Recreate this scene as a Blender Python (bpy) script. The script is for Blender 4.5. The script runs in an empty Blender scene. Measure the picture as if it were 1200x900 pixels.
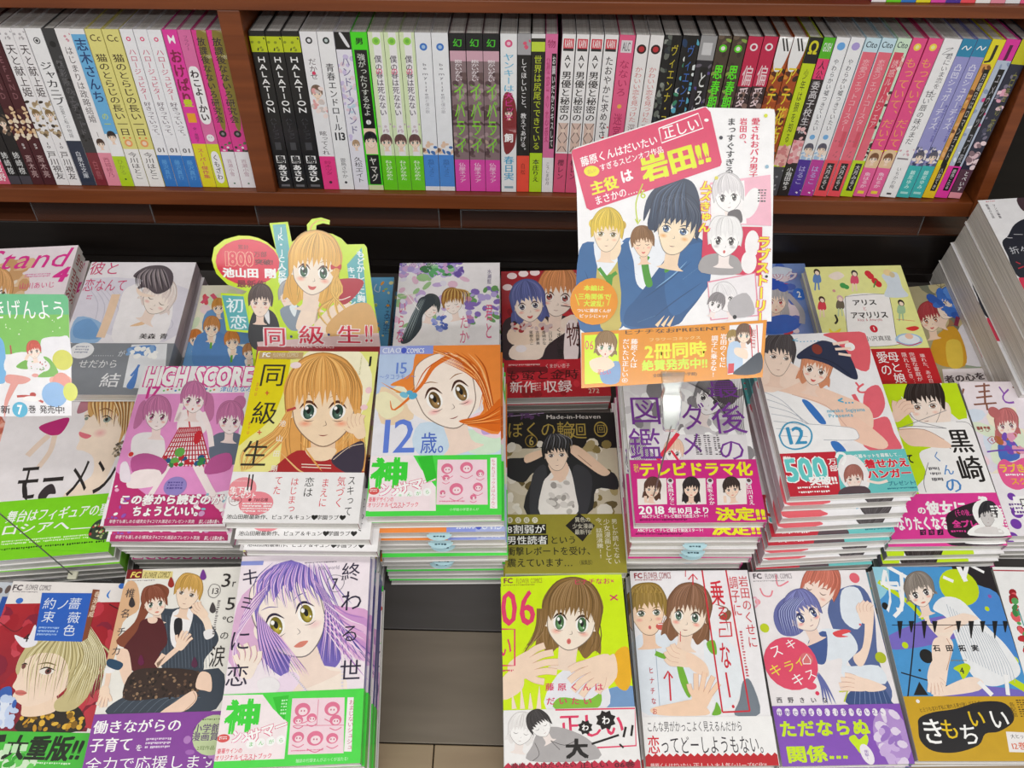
"""Comics on a bookshop display: builds the whole scene."""
import bpy, math, random
import numpy as np
from mathutils import Matrix, Vector, geometry

random.seed(7)
SC = bpy.context.scene
COL = SC.collection
RNG = random.Random(11)

# ------------------------------------------------------------------ camera
LIFT = 1.5                     # the photographer's eye above the floor
cam_data = bpy.data.cameras.new('camera')
cam_data.sensor_width = 36.0
cam_data.lens = 1013.685 * 36.0 / 1200.0
cam_data.clip_start = 0.02
cam = bpy.data.objects.new('camera', cam_data)
COL.objects.link(cam)
RIGHT = Vector((0.99962915, 0.02719407, 0.00142934))
UP = Vector((-0.01930106, 0.67050762, 0.74165153))
FWD = Vector((-0.01921014, 0.74140408, -0.67078384))
m = Matrix.Identity(4)
for r in range(3):
    m[r][0], m[r][1], m[r][2] = RIGHT[r], UP[r], -FWD[r]
m[2][3] = LIFT
cam.matrix_world = m
SC.camera = cam

# ------------------------------------------------------------------ light and exposure
SC.view_settings.view_transform = 'Standard'
SC.view_settings.look = 'None'
SC.view_settings.gamma = 1.0
SC.view_settings.use_curve_mapping = False
SC.view_settings.exposure = 0.2
world = bpy.data.worlds.new('shop_air')
SC.world = world
world.use_nodes = True
bg = world.node_tree.nodes['Background']
bg.inputs['Color'].default_value = (0.95, 0.97, 1.0, 1)
bg.inputs['Strength'].default_value = 0.38

def area(name, loc, size, power, rot=(0, 0, 0), color=(1, 0.98, 0.95)):
    l = bpy.data.lights.new(name, 'AREA'); l.shape = 'RECTANGLE'
    l.size, l.size_y = size; l.energy = power; l.color = color
    o = bpy.data.objects.new(name, l); o.location = loc; o.rotation_euler = rot
    COL.objects.link(o)
# the ceiling rows of the shop aisle, behind and above the photographer
area('ceiling_tube_row', (0.0, -0.35, LIFT + 1.25), (4.6, 0.22), 22)
area('ceiling_tube_row', (0.0, -1.10, LIFT + 1.25), (4.6, 0.22), 17)
area('ceiling_tube_row', (0.0, -2.60, LIFT + 1.25), (4.8, 0.30), 84)

# ------------------------------------------------------------------ materials
def new_mat(name):
    mt = bpy.data.materials.new(name); mt.use_nodes = True
    nt = mt.node_tree; return mt, nt, nt.nodes['Principled BSDF']

def lin(h):
    if isinstance(h, str):
        h = h.lstrip('#')
        if len(h) == 3: h = ''.join(c * 2 for c in h)
        v = [int(h[i:i + 2], 16) / 255 for i in (0, 2, 4)]
    else: v = h
    return tuple(c / 12.92 if c <= .04045 else ((c + .055) / 1.055) ** 2.4 for c in v)

def printed(name, rough=0.34, coat=0.5, coat_rough=0.09, bump=0.25, scale=38.0):
    mt, nt, b = new_mat(name); N = nt.nodes; L = nt.links
    a = N.new('ShaderNodeAttribute'); a.attribute_name = 'Ink'
    tc = N.new('ShaderNodeTexCoord')
    n1 = N.new('ShaderNodeTexNoise'); n1.inputs['Scale'].default_value = 900; n1.inputs['Detail'].default_value = 2
    mx = N.new('ShaderNodeMix'); mx.data_type = 'RGBA'; mx.blend_type = 'MULTIPLY'
    ramp = N.new('ShaderNodeMapRange'); ramp.inputs['To Min'].default_value = 0.93; ramp.inputs['To Max'].default_value = 1.0
    L.new(tc.outputs['Object'], n1.inputs['Vector']); L.new(n1.outputs['Fac'], ramp.inputs['Value'])
    mx.inputs['Factor'].default_value = 1.0
    L.new(a.outputs['Color'], mx.inputs['A']); L.new(ramp.outputs['Result'], mx.inputs['B'])
    n3 = N.new('ShaderNodeTexNoise'); n3.inputs['Scale'].default_value = 110; n3.inputs['Detail'].default_value = 5
    r3 = N.new('ShaderNodeMapRange'); r3.inputs['To Min'].default_value = 0.90; r3.inputs['To Max'].default_value = 1.07
    L.new(tc.outputs['Object'], n3.inputs['Vector']); L.new(n3.outputs['Fac'], r3.inputs['Value'])
    m3 = N.new('ShaderNodeMix'); m3.data_type = 'RGBA'; m3.blend_type = 'MULTIPLY'; m3.inputs['Factor'].default_value = 1.0
    L.new(mx.outputs['Result'], m3.inputs['A']); L.new(r3.outputs['Result'], m3.inputs['B'])
    L.new(m3.outputs['Result'], b.inputs['Base Color'])
    b.inputs['Roughness'].default_value = rough
    b.inputs['Coat Weight'].default_value = coat; b.inputs['Coat Roughness'].default_value = coat_rough
    mp = N.new('ShaderNodeMapping'); mp.inputs['Scale'].default_value = (1.0, 0.45, 1.0)
    n2 = N.new('ShaderNodeTexNoise'); n2.inputs['Scale'].default_value = scale; n2.inputs['Detail'].default_value = 3; n2.inputs['Distortion'].default_value = 1.2
    L.new(tc.outputs['Object'], mp.inputs['Vector']); L.new(mp.outputs['Vector'], n2.inputs['Vector'])
    bp = N.new('ShaderNodeBump'); bp.inputs['Strength'].default_value = bump; bp.inputs['Distance'].default_value = 0.002
    L.new(n2.outputs['Fac'], bp.inputs['Height']); L.new(bp.outputs['Normal'], b.inputs['Coat Normal'])
    return mt
M_COVER = printed('film_wrapped_cover')
M_SPINE = printed('film_wrapped_spine', bump=0.15)
M_CARD = printed('laminated_card', rough=0.3, coat=0.35, coat_rough=0.15, bump=0.03, scale=9)

def pages_mat():
    mt, nt, b = new_mat('page_edges_under_film'); N = nt.nodes; L = nt.links
    tc = N.new('ShaderNodeTexCoord'); mp = N.new('ShaderNodeMapping')
    mp.inputs['Scale'].default_value = (9, 9, 1500)
    n = N.new('ShaderNodeTexNoise'); n.inputs['Scale'].default_value = 1; n.inputs['Detail'].default_value = 3
    L.new(tc.outputs['Object'], mp.inputs['Vector']); L.new(mp.outputs['Vector'], n.inputs['Vector'])
    cr = N.new('ShaderNodeValToRGB'); cr.color_ramp.elements[0].position = .3; cr.color_ramp.elements[1].position = .72
    cr.color_ramp.elements[0].color = (*lin('a3a09b'), 1); cr.color_ramp.elements[1].color = (*lin('e6e3dd'), 1)
    L.new(n.outputs['Fac'], cr.inputs['Fac']); L.new(cr.outputs['Color'], b.inputs['Base Color'])
    b.inputs['Roughness'].default_value = .5; b.inputs['Coat Weight'].default_value = .8; b.inputs['Coat Roughness'].default_value = .12
    m2 = N.new('ShaderNodeMapping'); m2.inputs['Scale'].default_value = (25, 25, 160)
    n2 = N.new('ShaderNodeTexNoise'); n2.inputs['Scale'].default_value = 1; n2.inputs['Detail'].default_value = 4; n2.inputs['Distortion'].default_value = 2
    L.new(tc.outputs['Object'], m2.inputs['Vector']); L.new(m2.outputs['Vector'], n2.inputs['Vector'])
    bp = N.new('ShaderNodeBump'); bp.inputs['Strength'].default_value = .7; bp.inputs['Distance'].default_value = .003
    L.new(n2.outputs['Fac'], bp.inputs['Height']); L.new(bp.outputs['Normal'], b.inputs['Coat Normal'])
    return mt
M_PAGES = pages_mat()

def wood(name, c1, c2, scale=(1.5, 30, 30), rough=.4):
    mt, nt, b = new_mat(name); N = nt.nodes; L = nt.links
    tc = N.new('ShaderNodeTexCoord'); mp = N.new('ShaderNodeMapping'); mp.inputs['Scale'].default_value = scale
    n = N.new('ShaderNodeTexNoise'); n.inputs['Scale'].default_value = 3; n.inputs['Detail'].default_value = 8; n.inputs['Distortion'].default_value = .6
    L.new(tc.outputs['Object'], mp.inputs['Vector']); L.new(mp.outputs['Vector'], n.inputs['Vector'])
    cr = N.new('ShaderNodeValToRGB'); cr.color_ramp.elements[0].position = .3; cr.color_ramp.elements[1].position = .7
    cr.color_ramp.elements[0].color = (*lin(c1), 1); cr.color_ramp.elements[1].color = (*lin(c2), 1)
    L.new(n.outputs['Fac'], cr.inputs['Fac']); L.new(cr.outputs['Color'], b.inputs['Base Color'])
    b.inputs['Roughness'].default_value = rough
    bp = N.new('ShaderNodeBump'); bp.inputs['Strength'].default_value = .08; bp.inputs['Distance'].default_value = .002
    L.new(n.outputs['Fac'], bp.inputs['Height']); L.new(bp.outputs['Normal'], b.inputs['Normal'])
    return mt
M_WOOD = wood('reddish_shelf_wood', '683212', '80421d')
M_BACK = wood('dark_back_panel', '4a2818', '5a3220')
M_DECK_SHADE = wood('shade_darkened_deck_laminate', '3b3735', '444040', (2, 14, 14), .5)
M_DECK2 = wood('tan_deck_laminate', '8a765e', '9a866c', (2, 14, 14), .5)
M_DECK = wood('greyish_deck_laminate', '665c50', '71665a', (2, 14, 14), .45)
M_DARK = wood('black_step_laminate', '151110', '1d1816', (2, 20, 20), .3)
M_FLOOR = wood('shop_floor_vinyl', '8d8678', '9c9486', (3, 3, 3), .5)
M_CREAM = wood('cream_shelf_laminate', 'c2c0ad', 'cbc9b8', (2, 10, 10), .5)

def plain(name, col, rough=.4, metal=0., trans=0., alpha=1., ior=1.45):
    mt, nt, b = new_mat(name); N = nt.nodes; L = nt.links
    tc = N.new('ShaderNodeTexCoord'); n = N.new('ShaderNodeTexNoise'); n.inputs['Scale'].default_value = 120
    mr = N.new('ShaderNodeMapRange'); mr.inputs['To Min'].default_value = rough * .8; mr.inputs['To Max'].default_value = rough * 1.2
    L.new(tc.outputs['Object'], n.inputs['Vector']); L.new(n.outputs['Fac'], mr.inputs['Value']); L.new(mr.outputs['Result'], b.inputs['Roughness'])
    b.inputs['Base Color'].default_value = (*lin(col), 1); b.inputs['Metallic'].default_value = metal
    b.inputs['Transmission Weight'].default_value = trans; b.inputs['Alpha'].default_value = alpha; b.inputs['IOR'].default_value = ior
    return mt
M_METAL = plain('steel_wire', '8a8a88', .35, 1.0)
M_CLEAR = plain('clear_plastic', 'eef2f0', .08, 0, .92, 1.0, 1.35)
M_ACRYL = plain('smoked_clear_acrylic', 'b8bcc0', .06, 0, 0, .014)
M_AEDGE = plain('acrylic_cut_edge', '8f979c', .2, 0, 0, .22)
M_SLIP = printed('order_slip_paper', coat=.2)

# ------------------------------------------------------------------ scene helpers
def tag(o, label=None, cat=None, group=None, kind=None):
    if label: o['label'] = label
    if cat: o['category'] = cat
    if group: o['group'] = group
    if kind: o['kind'] = kind
    return o

def link(name, me, parent=None, mat=None):
    o = bpy.data.objects.new(name, me); COL.objects.link(o)
    if parent: o.parent = parent
    if mat: me.materials.clear(); me.materials.append(mat)
    return o

def empty(name, mtx):
    o = bpy.data.objects.new(name, None); COL.objects.link(o)
    o.empty_display_size = .02; o.matrix_world = mtx
    return o

def box_arrays(x0, x1, y0, y1, z0, z1):
    v = [(x, y, z) for z in (z0, z1) for y in (y0, y1) for x in (x0, x1)]
    f = [(0, 2, 3, 1), (4, 5, 7, 6), (0, 1, 5, 4), (2, 6, 7, 3), (0, 4, 6, 2), (1, 3, 7, 5)]
    return v, f

def boxes_mesh(name, boxes):
    V, F = [], []
    for b in boxes:
        v, f = box_arrays(*b); k = len(V)
        V += v; F += [tuple(i + k for i in q) for q in f]
    me = bpy.data.meshes.new(name); me.from_pydata(V, [], F); me.update(); return me

def bevelled(o, w=.002, seg=2):
    md = o.modifiers.new('edge', 'BEVEL'); md.width = w; md.segments = seg; md.limit_method = 'ANGLE'
    return o

def tube_mesh(name, pts, r, n=8):
    pts = [Vector(p) for p in pts]; V, F = [], []
    for i, p in enumerate(pts):
        d = (pts[min(i + 1, len(pts) - 1)] - pts[max(i - 1, 0)]).normalized()
        a = d.orthogonal().normalized(); b = d.cross(a)
        for k in range(n):
            t = 2 * math.pi * k / n; V.append(p + (a * math.cos(t) + b * math.sin(t)) * r)
    for i in range(len(pts) - 1):
        for k in range(n):
            a0 = i * n + k; b0 = i * n + (k + 1) % n
            F.append((a0, b0, b0 + n, a0 + n))
    F.append(tuple(range(n - 1, -1, -1))); F.append(tuple((len(pts) - 1) * n + k for k in range(n)))
    me = bpy.data.meshes.new(name); me.from_pydata([tuple(v) for v in V], [], F); me.update(); return me

# ------------------------------------------------------------------ lettering: every glyph is tessellated once
GLYPH = {}
def bake_glyphs(keys):
    keys = {(k[0], 0.) for k in keys}
    todo = sorted(k for k in keys if k not in GLYPH and k[0].strip())
    obs = []
    for ch, off in todo:
        c = bpy.data.curves.new('glyph', 'FONT'); c.body = ch; c.resolution_u = 2
        o = bpy.data.objects.new('glyph', c); COL.objects.link(o); obs.append(o)
    bpy.context.view_layer.update()
    dg = bpy.context.evaluated_depsgraph_get()
    for key, o in zip(todo, obs):
        me = o.evaluated_get(dg).to_mesh(); me.calc_loop_triangles()
        v = np.empty(len(me.vertices) * 3, 'f'); me.vertices.foreach_get('co', v)
        t = np.empty(len(me.loop_triangles) * 3, 'i'); me.loop_triangles.foreach_get('vertices', t)
        GLYPH[key] = (v.reshape(-1, 3)[:, :2].copy(), t.reshape(-1, 3).copy())
        o.evaluated_get(dg).to_mesh_clear()
    for o in obs:
        c = o.data; bpy.data.objects.remove(o); bpy.data.curves.remove(c)

WEIGHT = [[(0, 0)], [(-.7, -.3), (.7, .3)], [(-.8, -.5), (.8, .5), (-.6, .6), (.6, -.6)]]
def is_cjk(c): return ord(c) > 0x2000

# ------------------------------------------------------------------ the print engine: flat ink shapes on a face, in millimetres
def smooth(pts, closed=True, n=4):
    P = np.array(pts, float); out = []; k = len(P)
    rng = range(k) if closed else range(k - 1)
    for i in rng:
        if closed: p0, p1, p2, p3 = P[i - 1], P[i], P[(i + 1) % k], P[(i + 2) % k]
        else: p0, p1, p2, p3 = P[max(i - 1, 0)], P[i], P[i + 1], P[min(i + 2, k - 1)]
        for j in range(n):
            t = j / n
            out.append(.5 * ((2 * p1) + (p2 - p0) * t + (2 * p0 - 5 * p1 + 4 * p2 - p3) * t * t + (3 * p1 - p0 - 3 * p2 + p3) * t ** 3))
    if not closed: out.append(P[-1])
    return np.array(out)

def mixc(a, b, t): return tuple(x + (y - x) * t for x, y in zip(a, b))
def shade(h, k):
    c = lin(h); return tuple(min(1, max(0, x * k)) for x in c)
def C(c): return lin(c) if isinstance(c, str) else c

class Ink:
    STEP = 0.0015
    def __init__(s, w, h):
        s.w, s.h = w, h; s.V, s.T, s.K = [], [], []; s.n = 0; s.layer = 0
    def tris(s, v, t, col):
        """v (n,2) mm, t (m,3), col one colour or (n,3)"""
        v = np.asarray(v, float)
        if not len(v) or not len(t): return
        s.layer += 1
        c = np.asarray(col, float)
        if c.ndim == 1: c = np.tile(c, (len(v), 1))
        t = np.asarray(t, int)
        if v[:, 0].min() < 0 or v[:, 1].min() < 0 or v[:, 0].max() > s.w or v[:, 1].max() > s.h:
            v, t, c = s.clip(v, t, c)
            if not len(t): return
        z = np.full((len(v), 1), s.layer * s.STEP)
        s.V.append(np.hstack([v, z])); s.T.append(t + s.n); s.K.append(c); s.n += len(v)
    def clip(s, v, t, c):
        V, T, K = [], [], []
        for tri in t:
            poly = [np.concatenate([v[i], c[i]]) for i in tri]
            for ax, sign, lim in ((0, 1, 0), (0, -1, -s.w), (1, 1, 0), (1, -1, -s.h)):
                new = []
                for i in range(len(poly)):
                    a, b = poly[i - 1], poly[i]
                    da, db = sign * a[ax] - lim, sign * b[ax] - lim
                    if (da >= 0) != (db >= 0): new.append(a + (b - a) * (da / (da - db)))
                    if db >= 0: new.append(b)
                poly = new
                if not poly: break
            if len(poly) >= 3:
                k = len(V)
                for p in poly: V.append(p[:2]); K.append(p[2:])
                T += [(k, k + i, k + i + 1) for i in range(1, len(poly) - 1)]
        return np.array(V), np.array(T, int), np.array(K)
    def poly(s, col, pts, sm=1, c2=None, d=None):
        p = smooth(pts) if sm else np.array(pts, float)
        t = geometry.tessellate_polygon([[Vector((a, b, 0)) for a, b in p]])
        col = C(col)
        if c2 is not None:
            c2 = C(c2); d = np.array(d, float); e = d[2:] - d[:2]
            k = np.clip(((p - d[:2]) @ e) / (e @ e), 0, 1)[:, None]
            col = np.array(col) * (1 - k) + np.array(c2) * k
        s.tris(p, t, col)
    def rect(s, col, u0, v0, u1, v1, c2=None):
        a = np.array([(u0, v0), (u1, v0), (u1, v1), (u0, v1)], float); col = C(col)
        if c2: k = C(c2); col = [col, col, k, k]
        s.tris(a, [(0, 1, 2), (0, 2, 3)], col)
    def stroke(s, col, w, pts, taper=0, sm=1, c2=None):
        p = smooth(pts, False) if sm and len(pts) > 2 else np.array(pts, float)
        d = np.gradient(p, axis=0); d /= np.maximum(np.linalg.norm(d, axis=1, keepdims=True), 1e-6)
        nrm = np.stack([-d[:, 1], d[:, 0]], 1); t = np.linspace(0, 1, len(p))[:, None]
        if taper == 1: ww = w * (1 - t * .92)
        elif taper == 2: ww = w * np.clip(np.sin(np.pi * (t * .96 + .02)), .08, 1)
        else: ww = w * np.ones_like(t)
        v = np.vstack([p + nrm * ww / 2, p - nrm * ww / 2]); n = len(p)
        T = []
        for i in range(n - 1): T += [(i, i + 1, n + i), (i + 1, n + i + 1, n + i)]
        col = C(col)
        if c2 is not None: k = np.vstack([t, t]); col = np.array(col) * (1 - k) + np.array(C(c2)) * k
        s.tris(v, T, col)
    def ell(s, col, cx, cy, rx, ry, rot=0, c2=None, n=22):
        a = np.linspace(0, 2 * np.pi, n, endpoint=False); cr, sr = math.cos(rot), math.sin(rot)
        x, y = rx * np.cos(a), ry * np.sin(a)
        v = np.vstack([[(cx, cy)], np.stack([cx + x * cr - y * sr, cy + x * sr + y * cr], 1)])
        T = [(0, 1 + i, 1 + (i + 1) % n) for i in range(n)]
        col = C(col)
        if c2 is not None: col = np.vstack([[col], np.tile(C(c2), (n, 1))])
        s.tris(v, T, col)
    # text: centre, full width, full height, angle; horizontal or vertical
    @staticmethod
    def keys(txt, bold, out): return {(c, bold) for c in txt} | ({(c, bold + out) for c in txt} if out else set())
    def text(s, col, txt, cx, cy, w, h, ang=0, vert=0, bold=0., out=0., oc='fff', shear=0., c2=None):
        adv = []
        for c in txt:
            if c == ' ' or (c, 0.) not in GLYPH: adv.append(.45)
            elif is_cjk(c) or vert: adv.append(1.0)
            else: adv.append(float(GLYPH[(c, 0.)][0][:, 0].max()) + .07)
        tot = sum(adv); latin = not any(is_cjk(c) for c in txt) and not vert
        y0, y1 = (-.01, .70) if latin else (-.12, .88)
        ca, sa = math.cos(ang), math.sin(ang)
        for ps, (cc, b) in enumerate(([(oc, bold + out)] if out else []) + [(col, bold)]):
            sh = WEIGHT[0] if b <= 0.004 else WEIGHT[1] if b <= .03 else WEIGHT[2]
            for du, dw in sh:
                x = 0; VV, TT = [], []; n = 0
                for c, a in zip(txt, adv):
                    if (c, 0.) in GLYPH:
                        g, t = GLYPH[(c, 0.)]; g = g + (du * b, dw * b)
                        if vert:
                            gx = g[:, 0] - (0 if is_cjk(c) else (g[:, 0].max() + g[:, 0].min()) / 2 - .5)
                            gy = g[:, 1]
                            if c in 'ー…〜—': gx, gy = .5 - (g[:, 1] - .38), .38 + (.5 - g[:, 0])
                            if c in '、。っゃゅょッャュョ': gx, gy = gx + .12, gy + .12
                            if c in '、。': gx, gy = gx + .5, gy + .4
                            px = (gx - .5) * w; py = -h / 2 + (x + (y1 - gy)) / tot * h
                        else:
                            px = -w / 2 + (x + g[:, 0]) / tot * w; py = h / 2 - (g[:, 1] - y0) / (y1 - y0) * h
                        px = px - py * shear
                        VV.append(np.stack([cx + px * ca - py * sa, cy + px * sa + py * ca], 1)); TT.append(t + n); n += len(g)
                    x += a
                if VV: s.tris(np.vstack(VV), np.vstack(TT), C(cc))
    # ---- a drawn face in its own frame: (ox,oy) between the eyes, ax,ay = one half face width to the right, bx,by = the same downwards
    def face(s, A, hair='c08040', iris='406040', skin='fbe3cf', t=0., es=1., L=0., male=0, mouth='n', blush='f5a898', closed=0,
             line='4a3028', bangs=7, cap=1., seed=1, side=0, noeye=0, lw=1.0, st=22):
        ox, oy, ax, ay, bx, by = A; rg = random.Random(seed)
        f = lambda pts: [(ox + ax * x + bx * y, oy + ay * x + by * y) for x, y in pts]
        u = math.hypot(ax, ay)
        hd, hl = shade(hair, .58), tuple(min(1, x * 1.35 + .05) for x in lin(hair))
        lc = lin(line); lw = u * .035 * lw
        rot = math.atan2(ay, ax)
        def e(col, x, y, rx, ry, c2=None, r=0):
            p = f([(x, y)])[0]; s.ell(col, p[0], p[1], rx * u, ry * u, rot + r, c2, 16)
        if L:
            pts = [(-1.15, .2), (-1.3, -.7), (-.8, -1.6), (0, -1.85), (.8, -1.6), (1.3, -.7), (1.15, .2)]
            low = [(1.3, L * .5), (1.35, L)] + [(1.1 - i * .37, L + (.25 if i % 2 else -.1)) for i in range(7)] + [(-1.35, L), (-1.3, L * .5)]
            s.poly(hair, f(pts + low))
            for i in range(st // 2):
                x0 = rg.uniform(-1.2, 1.2)
                s.stroke(rg.choice((hd, hl, hl)), lw * rg.uniform(.5, 1.4), f([(x0 * .8, -.8), (x0 * 1.1, L * .4), (x0 + rg.uniform(-.15, .15), L)]), 2)
        jaw = 1.45 if male else 1.22
        cx = .22 * t
        s.poly(mixc(lin(skin), (.75, .35, .22), .22), f([(-.35, .7), (.35, .7), (.38, jaw + .5), (.7, jaw + .8), (-.7, jaw + .8), (-.38, jaw + .5)]))
        for sx in (-1, 1):
            if sx * t < .55: e(skin, sx * 1.0 - t * .1, .12, .14, .26)
        O = [(-1, -.4), (-.97, .15), (-.84 + cx * .3, .6), (-.45 + cx, jaw - .2), (cx * 1.6, jaw), (.45 + cx, jaw - .2), (.84 + cx * .3, .6), (.97, .15), (1, -.4), (.75, -1.15), (0, -1.4), (-.75, -1.15)]
        s.poly(mixc(lc, lin(skin), .2), [tuple(q) for q in f([(x * 1.03, y * 1.02 + .01) for x, y in O])])
        s.poly(skin, f(O))
        if blush:
            for sx in (-1, 1):
                e(blush, sx * .58 + t * .22, .52, .26, .15, skin)
        if not noeye:
            for sx in (-1, 1):
                k = 1 - .28 * max(0, sx * t); X = sx * .47 + t * .26; Y = .14
                ew, eh = .25 * k * (.8 + .2 * es), (.13 if male else .25) * es
                if closed:
                    s.stroke(lc, lw * 1.8, f([(X - ew, Y), (X, Y + .12), (X + ew, Y)]), 2)
                else:
                    e('fffdfb', X, Y, ew, eh)
                    ic = X + t * .06
                    e(mixc(lin(iris), (0, 0, 0), .45), ic, Y, ew * .70, eh * .98)
                    e(tuple(min(1, q * 1.9 + .05) for q in lin(iris)), ic, Y + eh * .28, ew * .5, eh * .62, mixc(lin(iris), (0, 0, 0), .3))
                    e((.01, .01, .012), ic, Y - eh * .1, ew * .26, eh * .42)
                    e('ffffff', ic - ew * .25, Y - eh * .4, ew * .22, eh * .24); e('ffffff', ic + ew * .3, Y + eh * .4, ew * .1, eh * .12)
                    s.stroke(lc, lw * (1.6 if male else 3.0), f([(X - ew * 1.15, Y - eh * .35), (X - ew * .4, Y - eh * 1.05), (X + ew * .4, Y - eh * 1.05), (X + ew * 1.15, Y - eh * .35)]), 2)
                    s.stroke(lc, lw * .7, f([(X - ew * .7, Y + eh * .95), (X, Y + eh * 1.08), (X + ew * .7, Y + eh * .95)]), 2)
                by_ = Y - eh - (.12 if male else .22)
                s.stroke(hd, lw * (1.8 if male else 1.1), f([(X - ew, by_ + .05 * sx), (X, by_ - .06), (X + ew, by_ - .05 * sx)]), 2)
        nx = t * .4
        s.stroke(mixc(lc, lin(skin), .35), lw * .9, f([(nx + .06, .42), (nx + .1, .56), (nx - .02, .6)]), 2)
        my = .88 + (.12 if male else 0); mx_ = cx * 1.3
        if mouth == 's': s.poly('d8605c', f([(mx_ - .2, my - .07), (mx_, my - .03), (mx_ + .2, my - .07), (mx_ + .1, my + .1), (mx_ - .1, my + .1)]))
        elif mouth == 'o': e('c04a4a', mx_, my, .09, .12, 'e88880')
        elif mouth == 'l': s.poly('e08878', f([(mx_ - .22, my), (mx_ - .06, my - .06), (mx_ + .06, my - .06), (mx_ + .22, my), (mx_, my + .09)]))
        else: s.stroke(mixc(lc, (.6, .1, .1), .4), lw * 1.1, f([(mx_ - .15, my), (mx_, my + .02), (mx_ + .15, my - .01)]), 2)
        # cap of hair with a toothed fringe
        if cap:
            B = bangs; top = [(-1.16, .45), (-1.24, -.6), (-.8, -1.55), (0, -1.85 * cap), (.8, -1.55), (1.24, -.6), (1.16, .45)]
            low = []
            for i in range(B):
                x1 = 1.0 - 2.0 * (i + .5) / B; x2 = 1.0 - 2.0 * (i + 1) / B
                low += [(1.0 - 2.0 * i / B - .02, -.55 + .25 * abs(x1) ** 2 + rg.uniform(-.08, .05)), (x1 + .10 * (side or rg.uniform(-1, 1)), -.12 + .28 * abs(x1) ** 2 + rg.uniform(-.12, .12))]
            pts = [(-1.16, .45), (-1.24, -.6), (-.8, -1.55), (0, -1.85 * cap), (.8, -1.55), (1.24, -.6), (1.16, .45), (1.02, .3), (.98, -.1)] + low + [(-.98, -.1), (-1.02, .3)]
            s.poly(hair, f([tuple(q) for q in np.vstack([smooth(top, False, 3), pts[7:]])]), 0)
            cxr = side * .25
            st = int(st * 1.25)
            for i in range(st):
                a = -1 + 2 * (i + .5) / st + rg.uniform(-.05, .05)
                y1 = -.42 + .5 * a * a * a * a + .2 * abs(a) + rg.uniform(-.1, .15)
                s.stroke(rg.choice((hd, hl, hd, hl, hl)), lw * rg.uniform(.35, 1.15), f([(cxr + a * .15, -1.75 * cap), (a * .75 + cxr * .5, -1.45), (a * 1.12, -.85), (a * 1.08, y1)]), 2)
            s.stroke(hd, lw * 1.2, f([tuple(q) for q in top]), 0)
    def hairlock(s, col, w, pts, n=3, seed=1):
        rg = random.Random(seed); hd, hl = shade(col, .6), tuple(min(1, x * 1.4 + .06) for x in lin(col))
        s.stroke(col, w, pts, 1)
        P = np.array(pts, float)
        for i in range(n):
            o = (i - (n - 1) / 2) * w / n * .8
            s.stroke(rg.choice((hd, hl)), w * .09, [tuple(q) for q in P + [o, o * .3]], 2)
    def blobs(s, cols, u0, v0, u1, v1, n, r, seed=1):
        rg = random.Random(seed)
        for i in range(n):
            s.ell(rg.choice(cols), rg.uniform(u0, u1), rg.uniform(v0, v1), r * rg.uniform(.5, 1.3), r * rg.uniform(.4, 1.1), rg.uniform(0, 3), n=9)
    def lines(s, col, u0, v0, u1, v1, rows, n, seed=1, fill=.8):
        """fine print too small to read: rows of small marks"""
        rg = random.Random(seed); V, T = [], []
        dv = (v1 - v0) / rows; du = (u1 - u0) / n
        for r in range(rows):
            for i in range(n):
                if rg.random() > fill + .15: continue
                x, y = u0 + i * du, v0 + r * dv; k = len(V)
                a, b = du * rg.uniform(.5, .85), dv * rg.uniform(.35, .65)
                V += [(x, y), (x + a, y), (x + a, y + b), (x, y + b)]; T += [(k, k + 1, k + 2), (k, k + 2, k + 3)]
        s.tris(V, T, C(col))
    def out(s, map_fn):
        v = np.vstack(s.V); t = np.vstack(s.T)
        a, b, c = v[t[:, 0]], v[t[:, 1]], v[t[:, 2]]
        flip = ((b[:, 0] - a[:, 0]) * (c[:, 1] - a[:, 1]) - (b[:, 1] - a[:, 1]) * (c[:, 0] - a[:, 0])) > 0
        t[flip] = t[flip][:, ::-1]
        return map_fn(v), t, np.vstack(s.K)

def run_ops(ink, ops):
    for o in ops:
        k, a = o[0], o[1:]
        kw = a[-1] if a and isinstance(a[-1], dict) else {}
        if kw: a = a[:-1]
        if k in 'psh': a = [[(u / 10, v / 10) for u, v in q] if isinstance(q, list) else q for q in a]      # points come in tenths
        getattr(ink, {'p': 'poly', 'r': 'rect', 's': 'stroke', 'e': 'ell', 't': 'text', 'f': 'face', 'h': 'hairlock', 'b': 'blobs', 'l': 'lines'}[k])(*a, **kw)

def op_keys(ops):
    ks = set()
    for o in ops:
        if o[0] == 't':
            kw = o[-1] if isinstance(o[-1], dict) else {}
            ks |= Ink.keys(o[2], kw.get('bold', 0.), kw.get('out', 0.))
    return ks

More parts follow.
